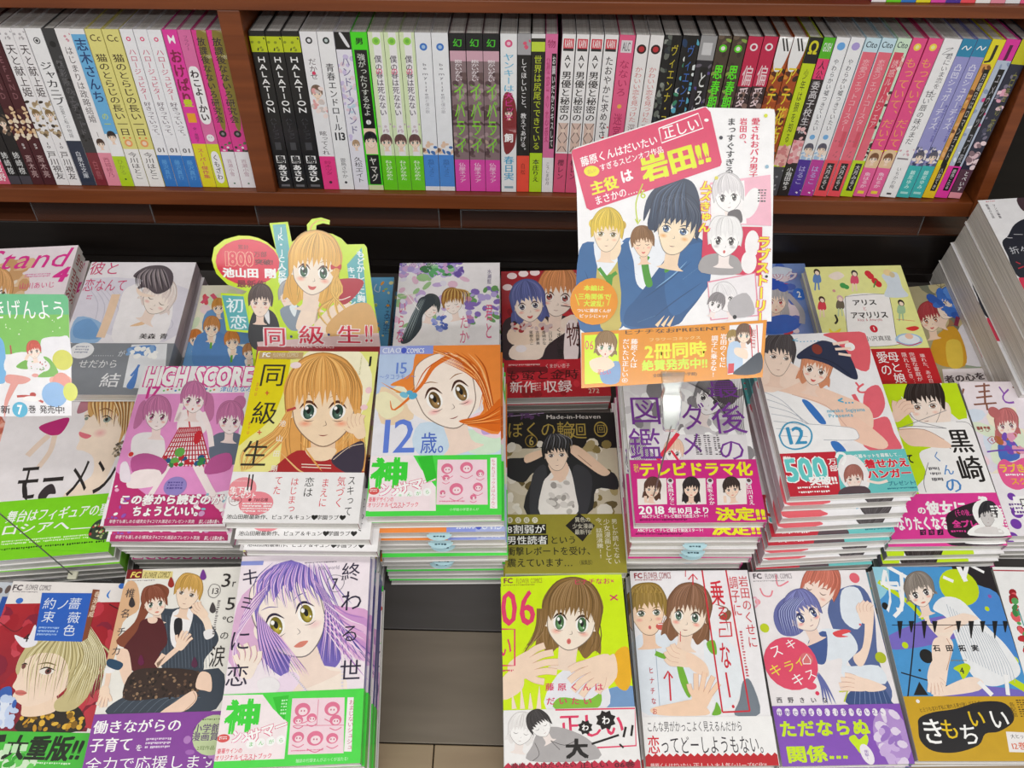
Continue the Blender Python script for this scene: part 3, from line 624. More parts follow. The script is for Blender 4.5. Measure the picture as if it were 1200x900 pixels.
DESIGNS['H'] = dict(
 desc='pale comic with a short-haired blonde profile over a bright green strip',
 bh=61.1,
 flips='nrnnr',
 short='pale comic with the blonde profile',
 cover=[
('r','f2ecf0',0,0,128,182),('p','b87888',[(718,136),(780,30),(834,202),(717,260)]),('p','c02878',[(354,390),(500,322),(646,308),(598,479),(489,496)]),('s','f0d8c8',6.45,[(477,495),(395,593),(309,715)]),
('s','f0d8c8',5.41,[(535,500),(526,683),(449,855)]),
('p','fbe6d4',[(827,229),(1000,162),(1238,349),(1214,641),(1183,871),(1064,1210),(767,1244),(790,1136),(985,1005),(971,801),(867,714),(782,680),(797,577),(771,495),(814,391),(790,280)]),
('p','d8a868',[(813,214),(823,76),(1001,22),(1292,91),(1254,459),(1196,666),(1196,453),(1085,253),(935,184),(865,315)]),('s','b88040',1.81,[(866,52),(836,147),(897,304)],{'taper':2}),
('s','f0d098',1.81,[(882,67),(854,148),(917,338)],{'taper':2}),('s','8a5c2c',1.81,[(899,83),(873,150),(937,373)],{'taper':2}),('s','e8c080',1.81,[(908,55),(892,152),(956,407)],{'taper':2}),
('s','b88040',1.81,[(925,71),(911,154),(976,441)],{'taper':2}),('s','f0d098',1.81,[(942,87),(930,155),(967,310)],{'taper':2}),('s','8a5c2c',1.81,[(951,59),(949,157),(987,345)],{'taper':2}),
('s','e8c080',1.81,[(968,75),(968,159),(1006,379)],{'taper':2}),('s','b88040',1.81,[(984,90),(986,161),(1026,413)],{'taper':2}),('s','f0d098',1.81,[(994,63),(1005,162),(1045,448)],{'taper':2}),
('s','8a5c2c',1.81,[(1010,79),(1024,164),(1037,317)],{'taper':2}),('s','e8c080',1.81,[(1027,94),(1043,166),(1057,351)],{'taper':2}),('s','b88040',1.81,[(1036,67),(1062,167),(1076,386)],{'taper':2}),
('s','f0d098',1.81,[(1053,83),(1081,169),(1095,420)],{'taper':2}),('s','8a5c2c',1.81,[(1069,98),(1099,171),(1114,454)],{'taper':2}),('s','e8c080',1.81,[(1079,71),(1118,173),(1107,323)],{'taper':2}),
('s','b88040',1.81,[(1095,87),(1137,174),(1127,358)],{'taper':2}),('s','f0d098',1.81,[(1112,102),(1156,176),(1146,392)],{'taper':2}),('s','8a5c2c',1.81,[(1122,75),(1175,178),(1165,426)],{'taper':2}),
('s','e8c080',1.81,[(1138,91),(1194,179),(1184,460)],{'taper':2}),('s','b88040',1.81,[(1154,106),(1212,181),(1177,330)],{'taper':2}),('s','f0d098',1.81,[(1164,79),(1231,183),(1196,364)],{'taper':2}),
('s','8a5c2c',1.81,[(1181,94),(1250,185),(1215,398)],{'taper':2}),('s','e8c080',1.81,[(1197,110),(1269,186),(1234,433)],{'taper':2}),('s','b88040',1.81,[(1207,83),(1288,188),(1253,467)],{'taper':2}),
('s','f0d098',1.81,[(1223,98),(1307,190),(1247,336)],{'taper':2}),('s','b88040',1.54,[(1006,50),(1136,285),(1157,423)],{'taper':2}),('s','f4dcb0',1.54,[(1025,52),(1145,286),(1167,440)],{'taper':2}),
('s','8a5c2c',1.54,[(1043,54),(1155,286),(1177,457)],{'taper':2}),('s','b88040',1.54,[(1062,55),(1164,287),(1186,474)],{'taper':2}),('s','f4dcb0',1.54,[(1081,57),(1173,288),(1195,491)],{'taper':2}),
('s','8a5c2c',1.54,[(1100,59),(1183,289),(1205,508)],{'taper':2}),('s','b88040',1.54,[(1119,61),(1192,290),(1214,525)],{'taper':2}),('s','f4dcb0',1.54,[(1138,62),(1201,291),(1224,541)],{'taper':2}),
('s','8a5c2c',1.54,[(1157,64),(1211,292),(1233,558)],{'taper':2}),('s','b88040',1.54,[(1176,66),(1220,292),(1243,575)],{'taper':2}),('s','f4dcb0',1.54,[(1195,68),(1229,293),(1252,592)],{'taper':2}),
('s','8a5c2c',1.54,[(1214,69),(1239,294),(1261,608)],{'taper':2}),('s','b88040',1.54,[(1233,71),(1248,295),(1271,625)],{'taper':2}),('s','f4dcb0',1.54,[(1252,73),(1257,296),(1280,642)],{'taper':2}),
('e','9aa8a0',103.3,36.3,3.7,3.1),('e','2a2a2a',102.8,35.7,1.6,2.2),('s','3a2a20',1.28,[(971,330),(1025,313),(1092,368)],{'taper':2}),('s','8a5c2c',1.54,[(923,252),(999,223),(1089,280)],{'taper':2}),
('e','8a9890',82.1,32.7,1.9,2.2),('s','3a2a20',1.02,[(798,298),(826,289),(853,314)]),('p','e87888',[(776,482),(841,506),(908,539),(864,570),(795,537)]),('s','a84050',.75,[(788,523),(904,541)],{'taper':2}),
('e','f0b0b0',99,51.5,7.9,6,{'c2':'fbe6d4'}),('b',['5a5048','8a7a60','c0b0a0'],115.7,63.6,123.9,79.9,26,1.7,3),('p','2c2628',[(328,1008),(381,1074),(410,1212),(353,1145)]),
('p','3a3036',[(512,1160),(561,1078),(627,1060),(675,1163),(611,1169),(580,1227),(525,1222)]),('t','2c2628','モーメン',74.4,100.8,98.2,48.3),],
 band=[
('r','82dc1c',0,120.9,128,182),('t','fff','舞台はフィギュアの聖地',79.2,137.8,106.8,13.6,{'bold':.03,'shear':.15}),('t','fff','ロシアへ',55.9,151.3,64.7,12.4,{'bold':.03,'shear':.1}),('s','fff',.91,[(890,1557),(1081,1560)]),
('l','e8ffd0',26.7,162.5,118.9,167.7,2,50,1),('l','1a3a08',26.1,170.2,128.5,173.5,1,46,4),('p','3a4838',[(1096,1524),(1196,1486),(1251,1689),(1077,1657)]),
('b',['c04040','8ab058','d8d8a8','282828'],107.4,152.2,123.7,167.1,30,1.4,7),('s','6acc10',.44,[(269,1703),(1293,1822)]),],
)
DESIGNS['Y'] = dict(
 desc='pink comic with curly salmon hair at the left edge',
 short='salmon-haired comic at the left edge',
 cover=[
('r','f4e4ea',0,0,113,174),('f',(86.3,49.4,17.5,.1,6.5,20),{'hair':'e8907c','iris':'8a5040','L':2,'skin':'fdeae0','st':24}),('b',['e8907c','f4b8a8','c86858'],76.5,19.6,127.2,98.5,50,5.6,2),
('p','fdeae0',[(991,883),(1187,859),(1326,1085),(1283,1231),(1060,1230)]),('e','c83028',118.3,84.6,5.9,3.2),('t','e8709c','白',120.2,43.7,7,8.6),('t','e8709c','鳥',120.6,54.4,7,8.5),('t','e8709c','さ',121.1,64.9,6.9,8.4),
('t','e8709c','む',121.6,75.2,6.9,8.2),('l','d080a0',105.9,26.7,122.4,33.8,2,12,1),('r','9a3050',0,140,113,174),],
 band=[
],
)
DESIGNS['Q'] = dict(
 desc='pale pink comic with magenta script writing and a red lettered spine',
 spine='f0ece8',
 spinetext=('Stand up', 'b02030'),
 short='pale pink comic with magenta script',
 cover=[
('r','f6eaf2',0,0,113,174),('b',['ecc8a0','d8a878','f4e4d4'],16.4,22.9,66.1,71.6,40,10.1,3),('f',(37,63.4,15.5,3.6,3,19.2),{'hair':'e0a870','iris':'6a4838','L':1.4,'skin':'fdeee4'}),
('t','e83c9c','Stand',61.4,17.1,94.8,28.8,{'bold':-.015,'shear':.25}),('t','e83c9c','4',104.4,42.7,16.7,20.6,{'bold':.05,'shear':.2}),('l','e888b8',63.7,40,91.5,46,2,14,1),('t','e83c8c','山川あいじ',80.3,56.8,38.8,9.8,{'shear':-.1}),],
 band=[
],
)
DESIGNS['R'] = dict(
 desc='pale grey comic of a couple leaning together over a grey strip',
 spine='b8a8b0',
 bh=64.9,
 flips='',
 short='pale grey comic of the leaning couple',
 cover=[
('r','f3eff6',0,0,119,178),('p','e4e0ee',[(58,237),(1274,430),(1075,1112),(18,812)]),('s','cfcbdc',1.13,[(0,303),(231,593),(266,995)],{'taper':2}),('s','cfcbdc',1.13,[(77,323),(313,618),(334,995)],{'taper':2}),
('s','cfcbdc',1.13,[(153,342),(394,643),(403,995)],{'taper':2}),('s','cfcbdc',1.13,[(229,362),(476,668),(471,994)],{'taper':2}),('s','cfcbdc',1.12,[(306,381),(557,693),(540,994)],{'taper':2}),
('s','cfcbdc',1.12,[(382,400),(637,717),(608,994)],{'taper':2}),('s','cfcbdc',1.12,[(457,419),(718,742),(677,994)],{'taper':2}),('s','cfcbdc',1.12,[(533,438),(798,767),(745,993)],{'taper':2}),
('s','cfcbdc',1.11,[(608,458),(879,791),(813,993)],{'taper':2}),('s','cfcbdc',1.11,[(684,477),(958,816),(882,993)],{'taper':2}),('s','cfcbdc',1.11,[(759,496),(1038,840),(950,993)],{'taper':2}),
('s','cfcbdc',1.11,[(834,515),(1118,864),(1019,993)],{'taper':2}),('p','9cc0e8',[(58,781),(355,873),(371,1115),(80,1116)]),('p','7aa8dc',[(60,874),(215,812),(380,1055),(111,1056)]),
('p','faf6fa',[(500,367),(840,301),(1064,622),(1027,1113),(541,1114),(480,686)]),('s','f4d4b8',9.5,[(398,465),(397,749),(380,1055)]),('s','f0c8a0',5.54,[(659,903),(816,841),(879,685)],{'taper':2}),
('f',(86.7,52.7,14.9,8.6,-3.1,16.3),{'hair':'ecdcd8','iris':'8a7060','closed':1,'L':.7,'skin':'fdf0e8','st':20,'blush':'f4b8b0','lw':.8}),
('p','5a5058',[(523,203),(632,69),(834,52),(963,169),(982,366),(852,463),(703,367),(609,399),(641,269)]),('s','3a3438',1.47,[(638,96),(561,203),(598,351)],{'taper':2}),
('s','8a8088',1.47,[(649,96),(579,203),(624,377)],{'taper':2}),('s','a89ca0',1.47,[(659,96),(597,203),(651,403)],{'taper':2}),('s','3a3438',1.47,[(669,96),(615,203),(677,428)],{'taper':2}),
('s','8a8088',1.47,[(680,96),(633,203),(679,351)],{'taper':2}),('s','a89ca0',1.47,[(690,96),(651,203),(705,376)],{'taper':2}),('s','3a3438',1.47,[(700,96),(669,203),(732,402)],{'taper':2}),
('s','8a8088',1.47,[(710,96),(687,203),(758,428)],{'taper':2}),('s','a89ca0',1.47,[(721,96),(705,203),(760,350)],{'taper':2}),('s','3a3438',1.47,[(731,96),(723,203),(786,376)],{'taper':2}),
('s','8a8088',1.47,[(741,96),(741,203),(813,402)],{'taper':2}),('s','a89ca0',1.47,[(752,96),(758,203),(839,428)],{'taper':2}),('s','3a3438',1.47,[(762,96),(776,203),(841,350)],{'taper':2}),
('s','8a8088',1.47,[(772,96),(794,202),(867,376)],{'taper':2}),('s','a89ca0',1.47,[(782,96),(812,202),(894,402)],{'taper':2}),('s','3a3438',1.47,[(793,96),(830,202),(920,428)],{'taper':2}),
('s','8a8088',1.47,[(803,96),(848,202),(922,350)],{'taper':2}),('s','a89ca0',1.47,[(813,96),(866,202),(948,376)],{'taper':2}),('s','3a3438',1.47,[(824,96),(884,202),(975,402)],{'taper':2}),
('s','8a8088',1.47,[(834,96),(902,202),(1001,427)],{'taper':2}),('s','fbe4d4',4.59,[(601,367),(676,464),(834,495)],{'taper':2}),('t','d8487c','彼と',17.9,9.1,34.8,20.8),('t','d8487c','恋なんて',24.5,33.5,48.3,19.6),
('l','e080a8',8.4,48.1,14.5,55.2,2,3,1),('t','3a3438','美森 青',94.7,103.8,30.5,7.8,{'bold':.03}),],
 band=[
('r','8c9098',0,113.1,119,178),('p','eef0f6',[(740,1149),(1117,1136),(1212,1715),(784,1689)],{'sm':0}),('e','f6f6fa',23.3,122.8,12.6,10.4),('l','a8acc0',15.8,116.9,30.4,127.5,3,7,1),
('p','6a98d8',[(725,1188),(989,1157),(983,1290),(748,1261)]),('p','5a88d0',[(860,1520),(883,1420),(901,1689),(817,1678)]),('s','5a88d0',2.62,[(831,1549),(870,1463),(884,1406)]),('b',['8ab0e0','fff'],71.4,117.3,105,131.9,16,3.8,2),
('t','e8ecf4','……… が',53.2,126.5,33.7,8.8),('t','f4f4f8','せだから',45.3,139.6,41.8,11.5),('t','f4f4f8','結',63.2,160,21.2,18.5,{'bold':.01}),],
)
DESIGNS['X'] = dict(
 desc='pale comic showing a group of boys in blue blazers',
 short='comic of boys in blue blazers',
 cover=[
('r','f0ecd8',0,0,113,174),('b',['e8f0c0','f4dce0','d8e8c8'],-1.7,2.9,90.4,67.5,30,7.7,3),('p','e05060',[(34,161),(66,128),(117,259),(81,275)]),('s','e05878',4.08,[(40,258),(98,161)]),('s','e05878',4.63,[(131,129),(244,260)]),
('p','6a9cd0',[(125,371),(378,373),(465,672),(147,669)]),('f',(24.3,32.4,6.1,.0,1.4,7.7),{'hair':'d09040','iris':'4a5068','st':10,'skin':'fde8d4'}),('p','6a9cd0',[(-40,806),(207,807),(295,1091),(-16,1089)]),
('f',(7.5,76.1,6.4,.0,1.6,7.9),{'hair':'c87838','iris':'4a5068','st':10,'skin':'fde8d4'}),('p','6a9cd0',[(350,500),(602,502),(684,796),(368,793)]),
('f',(46.8,45.3,6.1,.0,1.3,7.6),{'hair':'a0683c','iris':'4a5068','st':10,'skin':'fde8d4'}),('p','5c8ecc',[(83,700),(391,702),(499,1122),(131,1120)]),('p','f4f0ea',[(187,700),(287,701),(265,853)]),
('s','6ab040',2.46,[(240,719),(261,883)]),('f',(22,60.8,7.6,.9,1.1,9.3),{'hair':'c8884c','iris':'4a5068','st':12,'skin':'fde8d4'}),('p','5c8ecc',[(340,884),(645,886),(746,1298),(381,1295)]),
('p','f4f0ea',[(443,885),(542,885),(518,1034)]),('s','6ab040',2.42,[(495,903),(514,1064)]),('f',(47.7,79.4,6.7,-.8,2.2,8.5),{'hair':'d88a40','iris':'4a5068','st':12,'skin':'fde8d4'}),
('p','5c8ecc',[(550,1034),(852,1037),(947,1441),(586,1438)]),('p','f4f0ea',[(652,1035),(750,1036),(725,1182)]),('s','6ab040',2.39,[(704,1053),(720,1211)]),
('f',(68.7,94.6,5.9,.0,1.2,7.2),{'hair':'b88050','iris':'4a5068','st':12,'skin':'fde8d4'}),],
 band=[
],
)
DESIGNS['W'] = dict(
 desc='plain sky-blue comic half hidden behind the blonde girl card',
 short='plain sky-blue comic',
 cover=[
('r','5aa8d8',0,0,113,174),('s','c8dcec',1.19,[(936,100),(917,183),(972,217),(978,134)]),('t','24406a','ふろう',109,54.5,6.6,45,{'vert':1}),('b',['f0a030','a8d050','e8e0a0'],89,1.5,120.3,92.2,22,2.7,4),
('l','3a78b0',106,54.4,113.6,83.3,8,3,1),],
 band=[
],
)
DESIGNS['S'] = dict(
 desc='pale comic with a dark-haired pair under purple hydrangeas',
 short='comic with purple hydrangeas',
 cover=[
('r','f1eef2',0,0,113,174),('b',['8a70c0','b0a0dc','6a50a8','c8b8e8','d0a8d8'],1.9,-1.3,70.7,19.3,70,4.8,3),('b',['58a868','8ac890','3a7848'],26.4,-1.1,65.6,17.6,18,4.2,5),
('b',['e8c0d8','c8b0e0','a0c890','e8e4f4'],-3.1,18.7,78.2,110.2,60,5.9,8),('b',['8a70c0','b8a8e0','c888b8','6aa060'],76.2,35.7,111.8,86.3,40,4.6,9),('p','fbf8fa',[(548,673),(746,675),(782,1102),(492,1100)]),
('p','f6f2f4',[(163,856),(377,735),(492,1100),(129,1097)]),('f',(37.3,64.1,8.4,1.9,-1,10.5),{'hair':'3a4448','iris':'4a4a5a','side':1,'skin':'fdf0ea','st':16,'closed':1,'t':.4}),
('p','38424a',[(266,498),(390,483),(420,578),(303,734),(289,918),(178,1098),(81,1097),(163,856),(222,608)]),('s','6a7880',1.11,[(317,514),(254,734),(176,1068)],{'taper':2}),
('s','1c2428',1.11,[(312,514),(247,734),(166,1068)],{'taper':2}),('s','98a4a8',1.11,[(307,514),(239,734),(157,1068)],{'taper':2}),('s','6a7880',1.11,[(302,514),(232,733),(147,1068)],{'taper':2}),
('s','1c2428',1.11,[(297,514),(224,733),(137,1068)],{'taper':2}),('s','98a4a8',1.11,[(292,514),(217,733),(127,1068)],{'taper':2}),('s','6a7880',1.11,[(287,514),(210,733),(118,1067)],{'taper':2}),
('s','1c2428',1.11,[(282,514),(202,733),(108,1067)],{'taper':2}),('s','98a4a8',1.11,[(277,514),(195,733),(98,1067)],{'taper':2}),('s','6a7880',1.11,[(272,514),(187,733),(89,1067)],{'taper':2}),
('f',(61.9,58,9.2,-2.4,2.4,11.8),{'hair':'a87838','iris':'5a4a3a','skin':'fdf0ea','st':18,'closed':1,'t':-.4,'side':-1}),('s','8a5c28',1.43,[(624,372),(513,419),(494,579)],{'taper':2}),
('s','d0a860',1.43,[(624,372),(530,420),(514,579)],{'taper':2}),('s','8a5c28',1.43,[(624,372),(548,420),(534,579)],{'taper':2}),('s','d0a860',1.43,[(624,372),(566,420),(554,579)],{'taper':2}),
('s','8a5c28',1.43,[(624,372),(583,420),(574,579)],{'taper':2}),('s','d0a860',1.43,[(624,372),(601,420),(594,579)],{'taper':2}),('s','8a5c28',1.43,[(624,372),(618,420),(614,580)],{'taper':2}),
('s','d0a860',1.43,[(624,372),(636,420),(634,580)],{'taper':2}),('s','8a5c28',1.43,[(624,372),(654,420),(654,580)],{'taper':2}),('s','d0a860',1.43,[(624,372),(671,421),(674,580)],{'taper':2}),
('s','8a5c28',1.43,[(624,372),(689,421),(694,580)],{'taper':2}),('s','d0a860',1.43,[(624,372),(706,421),(713,580)],{'taper':2}),('s','8a5c28',1.43,[(624,372),(724,421),(733,580)],{'taper':2}),
('s','d0a860',1.43,[(624,372),(741,421),(753,581)],{'taper':2}),('s','8a5c28',1.43,[(624,372),(759,421),(773,581)],{'taper':2}),('s','d0a860',1.43,[(624,372),(777,421),(793,581)],{'taper':2}),
('b',['7a90d8','a0a8e8','5a70c0'],41.6,76.6,55.9,95,26,2.8,4),('s','fff',.84,[(85,416),(250,671)]),('s','e8e0d0',.86,[(39,480),(213,449)]),('t','e0588c','いらな',7,82.5,8.8,58.4,{'vert':1}),
('t','e0588c','だか',75.3,93.6,9.8,39.4,{'vert':1}),('t','e0588c','君と',101.5,83.2,8.8,49.1,{'vert':1}),('t','f4f0f8','FC FLOWER COMICS',23.5,2.2,41.1,5.4),('t','8a80a0','水瀬藍',101.3,20.5,5.1,21.8,{'vert':1}),],
 band=[
],
)
DESIGNS['T'] = dict(
 desc='dark red comic of an embracing pair with white blossoms',
 bh=48.1,
 short='dark red comic of the embracing pair',
 cover=[
('r','a8202c',0,0,113,174),('b',['c83038','8c1824','f0dce0'],.8,-1.8,83.8,127.5,26,6.7,3),('e','fbe8ea',12.5,7.1,5.8,4.8),('e','fbe8ea',25.8,4.1,5.8,4.8),('e','fbe8ea',39.1,2.7,5.8,4.8),('e','fbe8ea',6.9,23.9,5.7,4.7),
('e','fbe8ea',81.1,7.3,5.8,4.8),('p','3a2c34',[(8,760),(215,638),(623,649),(844,782),(813,1274),(24,1253)]),('p','fbe8da',[(103,1074),(409,896),(776,653),(832,782),(502,1054),(395,1248),(99,1240)]),
('p','f6ddc8',[(70,856),(368,642),(515,773),(354,1019),(103,1043)]),('f',(63.7,37.2,18.9,3.1,-3.3,24.3),{'hair':'d08850','iris':'9a4038','skin':'fdece0','st':26,'mouth':'n','seed':3,'blush':'f0a898'}),
('f',(30.1,49.4,15.9,-2.4,1.6,20.1),{'hair':'5a64a0','iris':'5a5a70','skin':'fdece0','st':26,'mouth':'s','L':1.1,'seed':5}),('s','2a1c20',1.16,[(668,520),(833,557)]),('b',['d8c0c0','a83038'],8.4,76.2,53.6,86.8,30,2.9,4),
('e','f8f0f4',20.1,110.7,6,4.9),('p','f8e8ea',[(718,779),(832,782),(808,1274),(665,1270)]),('t','222','山口ねね',52.9,96.8,4.5,19.8,{'vert':1}),('t','222','香崎かな',45.9,96.6,4.5,19.8,{'vert':1}),
('t','222','吉田夢美',38.8,96.4,4.5,19.8,{'vert':1}),('t','222','蜜樹みこ',31.8,96.2,4.5,19.8,{'vert':1}),('t','222','くまがい杏子',62.8,104.2,7.5,43,{'vert':1}),('t','5a2020','物',78.2,92.8,15.6,34.2,{'bold':.01}),
('t','222','もの',83.8,95.5,6,34.1,{'vert':1}),],
 band=[
('r','c01e30',0,125.9,113,174),('b',['a01424','d83040'],2.4,128.3,80.9,171.2,30,6,5),('r','7a1020',4,135,48,142),('l','f0c0c0',6,131.2,40.4,134.8,1,22,1),('t','f6d8d8','くまがい杏子',58.7,134.3,27,5.9),
('t','4a0c14','も蜜と金時',42.3,145.6,78,13.5,{'bold':.02,'shear':.12}),('t','fbe8e8','新作',20.9,160.7,28.5,15.5,{'bold':.02}),('t','fbe8e8','収録',57.4,160.8,31.4,16.1,{'bold':.02}),('t','f0d0c0','272',95.6,167.3,12,5.7,{'bold':.02}),
('l','f4c0c0',33.2,155.6,40.4,167.2,4,3,1),],
)
DESIGNS['V'] = dict(
 desc='blue and red comic with a silver-haired girl beside the yellow comic',
 short='silver-haired girl comic',
 cover=[
('r','7a94d0',0,0,113,174),('b',['c83848','e8d8e0','4a6ac0','9ab0e0'],64.3,1.4,89.3,103.9,40,8.2,5),('p','d8e0f0',[(747,51),(960,88),(859,194),(723,193)]),
('f',(68.6,57.4,11.7,.1,-2.5,14.9),{'hair':'b0b0b4','iris':'c83030','mouth':'o','L':1.6,'st':18}),('e','2a58c0',67.5,31.6,10.8,9.2),('e','2a58c0',80.1,36.9,6.5,7),
('p','2a68c8',[(535,841),(783,776),(917,909),(737,1038),(477,1036)]),('s','b0b0b8',6.58,[(837,473),(954,711),(930,909)]),('e','3a78d8',97.6,47.4,7.5,9.1),('t','fff','2',97.6,47.7,4.8,8.9,{'bold':.04}),
('t','e8e8f4','ック',85.9,19.4,32.6,14.1,{'bold':.05,'out':.04,'oc':'c04a88'}),],
 band=[
],
)
DESIGNS['U'] = dict(
 desc='pale yellow comic with small figures round a white title panel',
 spine='8a2030',
 bh=55.2,
 short='pale yellow comic with small figures',
 cover=[
('r','ecee9c',0,0,113,174),('p','fbfafa',[(374,448),(824,427),(867,561),(805,1039),(818,1132),(448,1154),(288,1088),(296,837)]),
('s','2a2a2a',.56,[(374,448),(824,427),(867,561),(805,1039),(818,1132),(448,1154),(288,1088),(296,837),(374,448)]),('t','2c2a2a','アリス',57.1,53.9,27.9,9.2,{'bold':.04}),('t','d04050','と',55.2,62.7,5.1,5.8),
('t','2c2a2a','アマリリス',58.2,71.9,42.2,10.3,{'bold':.04}),('t','c04050','Alice & Amaryllis',57.2,78.6,28,3.8),('e','d82c40',58.4,91.4,4.3,5.2),('t','fff','1',58.3,91.2,2.3,4.7,{'bold':.04}),('t','2c2a2a','小沢真理',59.4,104.6,29.6,7.4),
('p','5a8ac8',[(88,112),(151,114),(142,230),(52,228)]),('s','5a8ac8',1.79,[(79,228),(47,349)]),('s','5a8ac8',1.79,[(110,229),(96,344)]),('e','2a2420',12.7,7.8,3.7,4.9),('e','fbe4d0',12.6,9.2,2.4,3.2),
('p','e05070',[(520,141),(583,143),(571,258),(482,256)]),('s','f8dcc8',1.78,[(508,257),(474,377)]),('s','f8dcc8',1.78,[(540,258),(523,372)]),('e','2a2018',56,10.7,3.7,4.9),('e','fbe4d0',55.9,12.1,2.4,3.2),
('p','d83848',[(59,516),(121,518),(112,629),(24,626)]),('s','f8dcc8',1.73,[(50,627),(20,743)]),('s','f8dcc8',1.73,[(81,628),(67,738)]),('e','2a2018',9.7,48.4,3.6,4.7),('e','fbe4d0',9.7,49.7,2.3,3),
('p','6a6048',[(269,505),(332,507),(321,618),(234,616)]),('s','c8d8b0',1.73,[(260,616),(228,732)]),('s','c8d8b0',1.73,[(290,617),(275,727)]),('e','d8b0b8',30.8,47.3,3.6,4.7),('e','fbe4d0',30.8,48.6,2.3,3),
('p','a8c8a0',[(945,589),(1007,591),(993,701),(906,699)]),('s','a8c8a0',1.72,[(932,699),(896,814)]),('s','a8c8a0',1.72,[(962,700),(943,809)]),('e','2a2420',98.5,55.7,3.6,4.7),('e','fbe4d0',98.4,57,2.3,3),
('p','d8e4f0',[(871,140),(1052,110),(1059,333),(1088,467),(828,460),(897,294)]),('e','f4d8a0',94.6,10.8,4.8,5),('e','d8c8a0',99,14.3,3.2,4.2),('e','d82030',73.5,15.4,4,4.9),('e','d82030',76.9,23,3.9,4.9),
('e','d82030',79.7,27.5,3.9,4.9),('e','d82030',71.7,11.9,4,4.9),('s','3a8a40',1.5,[(732,324),(783,223)]),('e','38a048',38.5,28.7,3.7,4.1),('e','38a048',41.9,30.9,3.1,3.4),('p','f4e8dc',[(246,140),(367,75),(431,145),(325,204)]),
('e','d89898',26.3,36.2,1.8,2.1),('p','f0e040',[(91,895),(131,943),(218,898),(178,960),(90,958)]),('s','2a2a20',2.29,[(198,706),(205,786),(169,833)]),('e','a8c8e8',93.5,107.4,15.1,8.9),('e','e8f0f8',93.7,106.7,12,6.4),
('s','d03040',1.11,[(789,1101),(913,1153),(1064,1108)]),('e','f4c8b0',94.8,102.7,4.5,3.9),('p','e03838',[(940,917),(1049,888),(1091,921),(1010,957)]),('s','d83848',.57,[(872,788),(1069,819)]),],
 band=[
('r','c41c28',0,118.8,113,174),('t','fbe8e8','悲しみの',42.7,144,7.4,38.4,{'vert':1}),('t','fff','愛の',58,138.4,12.8,32.7,{'vert':1,'bold':.01}),('t','fff','母と娘の',69.8,150.7,13.2,55.7,{'vert':1,'bold':.01}),
('t','fbe8e8','隠れたとき…',82.5,144.8,5.9,41.3,{'vert':1}),('t','fbe8e8','完璧な家庭が',91,143.5,6.4,38.4,{'vert':1}),('t','fbe8e8','壊れた、あの日',102.1,145.6,5.9,38.4,{'vert':1}),],
)
DESIGNS['k'] = dict(
 desc='muted fantasy comic with blue and red haired figures',
 short='muted fantasy comic',
 cover=[
('r','b0a884',0,0,113,174),('b',['98a890','c8b888','a07850','787c68','d0c49c'],35.2,-5.4,111.3,125.5,60,12.1,5),('e','c8bc90',63.3,5,14.5,12.2),('s','5a5440',.61,[(633,50),(537,-60)]),('s','5a5440',.6,[(633,50),(533,128)]),
('s','5a5440',.6,[(633,50),(671,-44)]),('s','5a5440',.6,[(633,50),(666,144)]),('s','5a5440',.6,[(633,50),(805,-28)]),('e','c8bc90',96.7,9,14.5,12.2),('s','5a5440',.6,[(967,90),(872,-20)]),('s','5a5440',.59,[(967,90),(865,168)]),
('s','5a5440',.6,[(967,90),(1006,-4)]),('s','5a5440',.59,[(967,90),(997,184)]),('s','5a5440',.6,[(967,90),(1140,12)]),('e','c8bc90',118,11.5,14.5,12.3),('s','5a5440',.6,[(1180,115),(1086,6)]),
('s','5a5440',.59,[(1180,115),(1077,193)]),('s','5a5440',.6,[(1180,115),(1220,22)]),('s','5a5440',.59,[(1180,115),(1210,209)]),('s','5a5440',.6,[(1180,115),(1354,38)]),
('p','e8e6ee',[(674,598),(934,562),(957,762),(1143,1072),(1077,1220),(474,1148),(496,836)]),('p','d8a020',[(290,747),(558,617),(573,909),(468,1163),(217,1133),(144,984)]),('p','e8c848',[(393,824),(547,842),(443,1160),(292,1142)]),
('f',(33.6,49.1,12.2,-1.1,-3.4,14),{'hair':'a83038','iris':'d07030','L':.5,'st':18,'mouth':'s','skin':'fbe4cc'}),('f',(62.1,32.4,9.8,7.5,-11,14.4),{'hair':'3a74d0','iris':'4a60c0','L':.4,'st':22,'skin':'fbe8d8'}),
('b',['3a74d0','2a5cb8','5a94e8'],46.1,9.9,80.4,48,26,6.6,4),('s','8a2a48',4.57,[(661,497),(584,620)]),('s','e4e2ec',5.6,[(856,619),(904,885)]),
('t','e8f4ff','桃組†戦記',88.1,50.6,16.7,85.8,{'vert':1,'bold':.05,'out':.05,'oc':'3a6ab0'}),('e','1c1c1c',98.6,105.3,5.6,6.5),('t','fff','18',98.6,105.3,7.1,7.2,{'bold':.04}),
('p','f0e8ec',[(200,1177),(1113,1255),(1034,1459),(149,1369)],{'sm':0}),('t','4a3840','者の心を守る小さな',69.3,131.5,104.6,10.4,{'bold':.05,'out':.05,'oc':'f4f0f0'}),],
 band=[
],
)
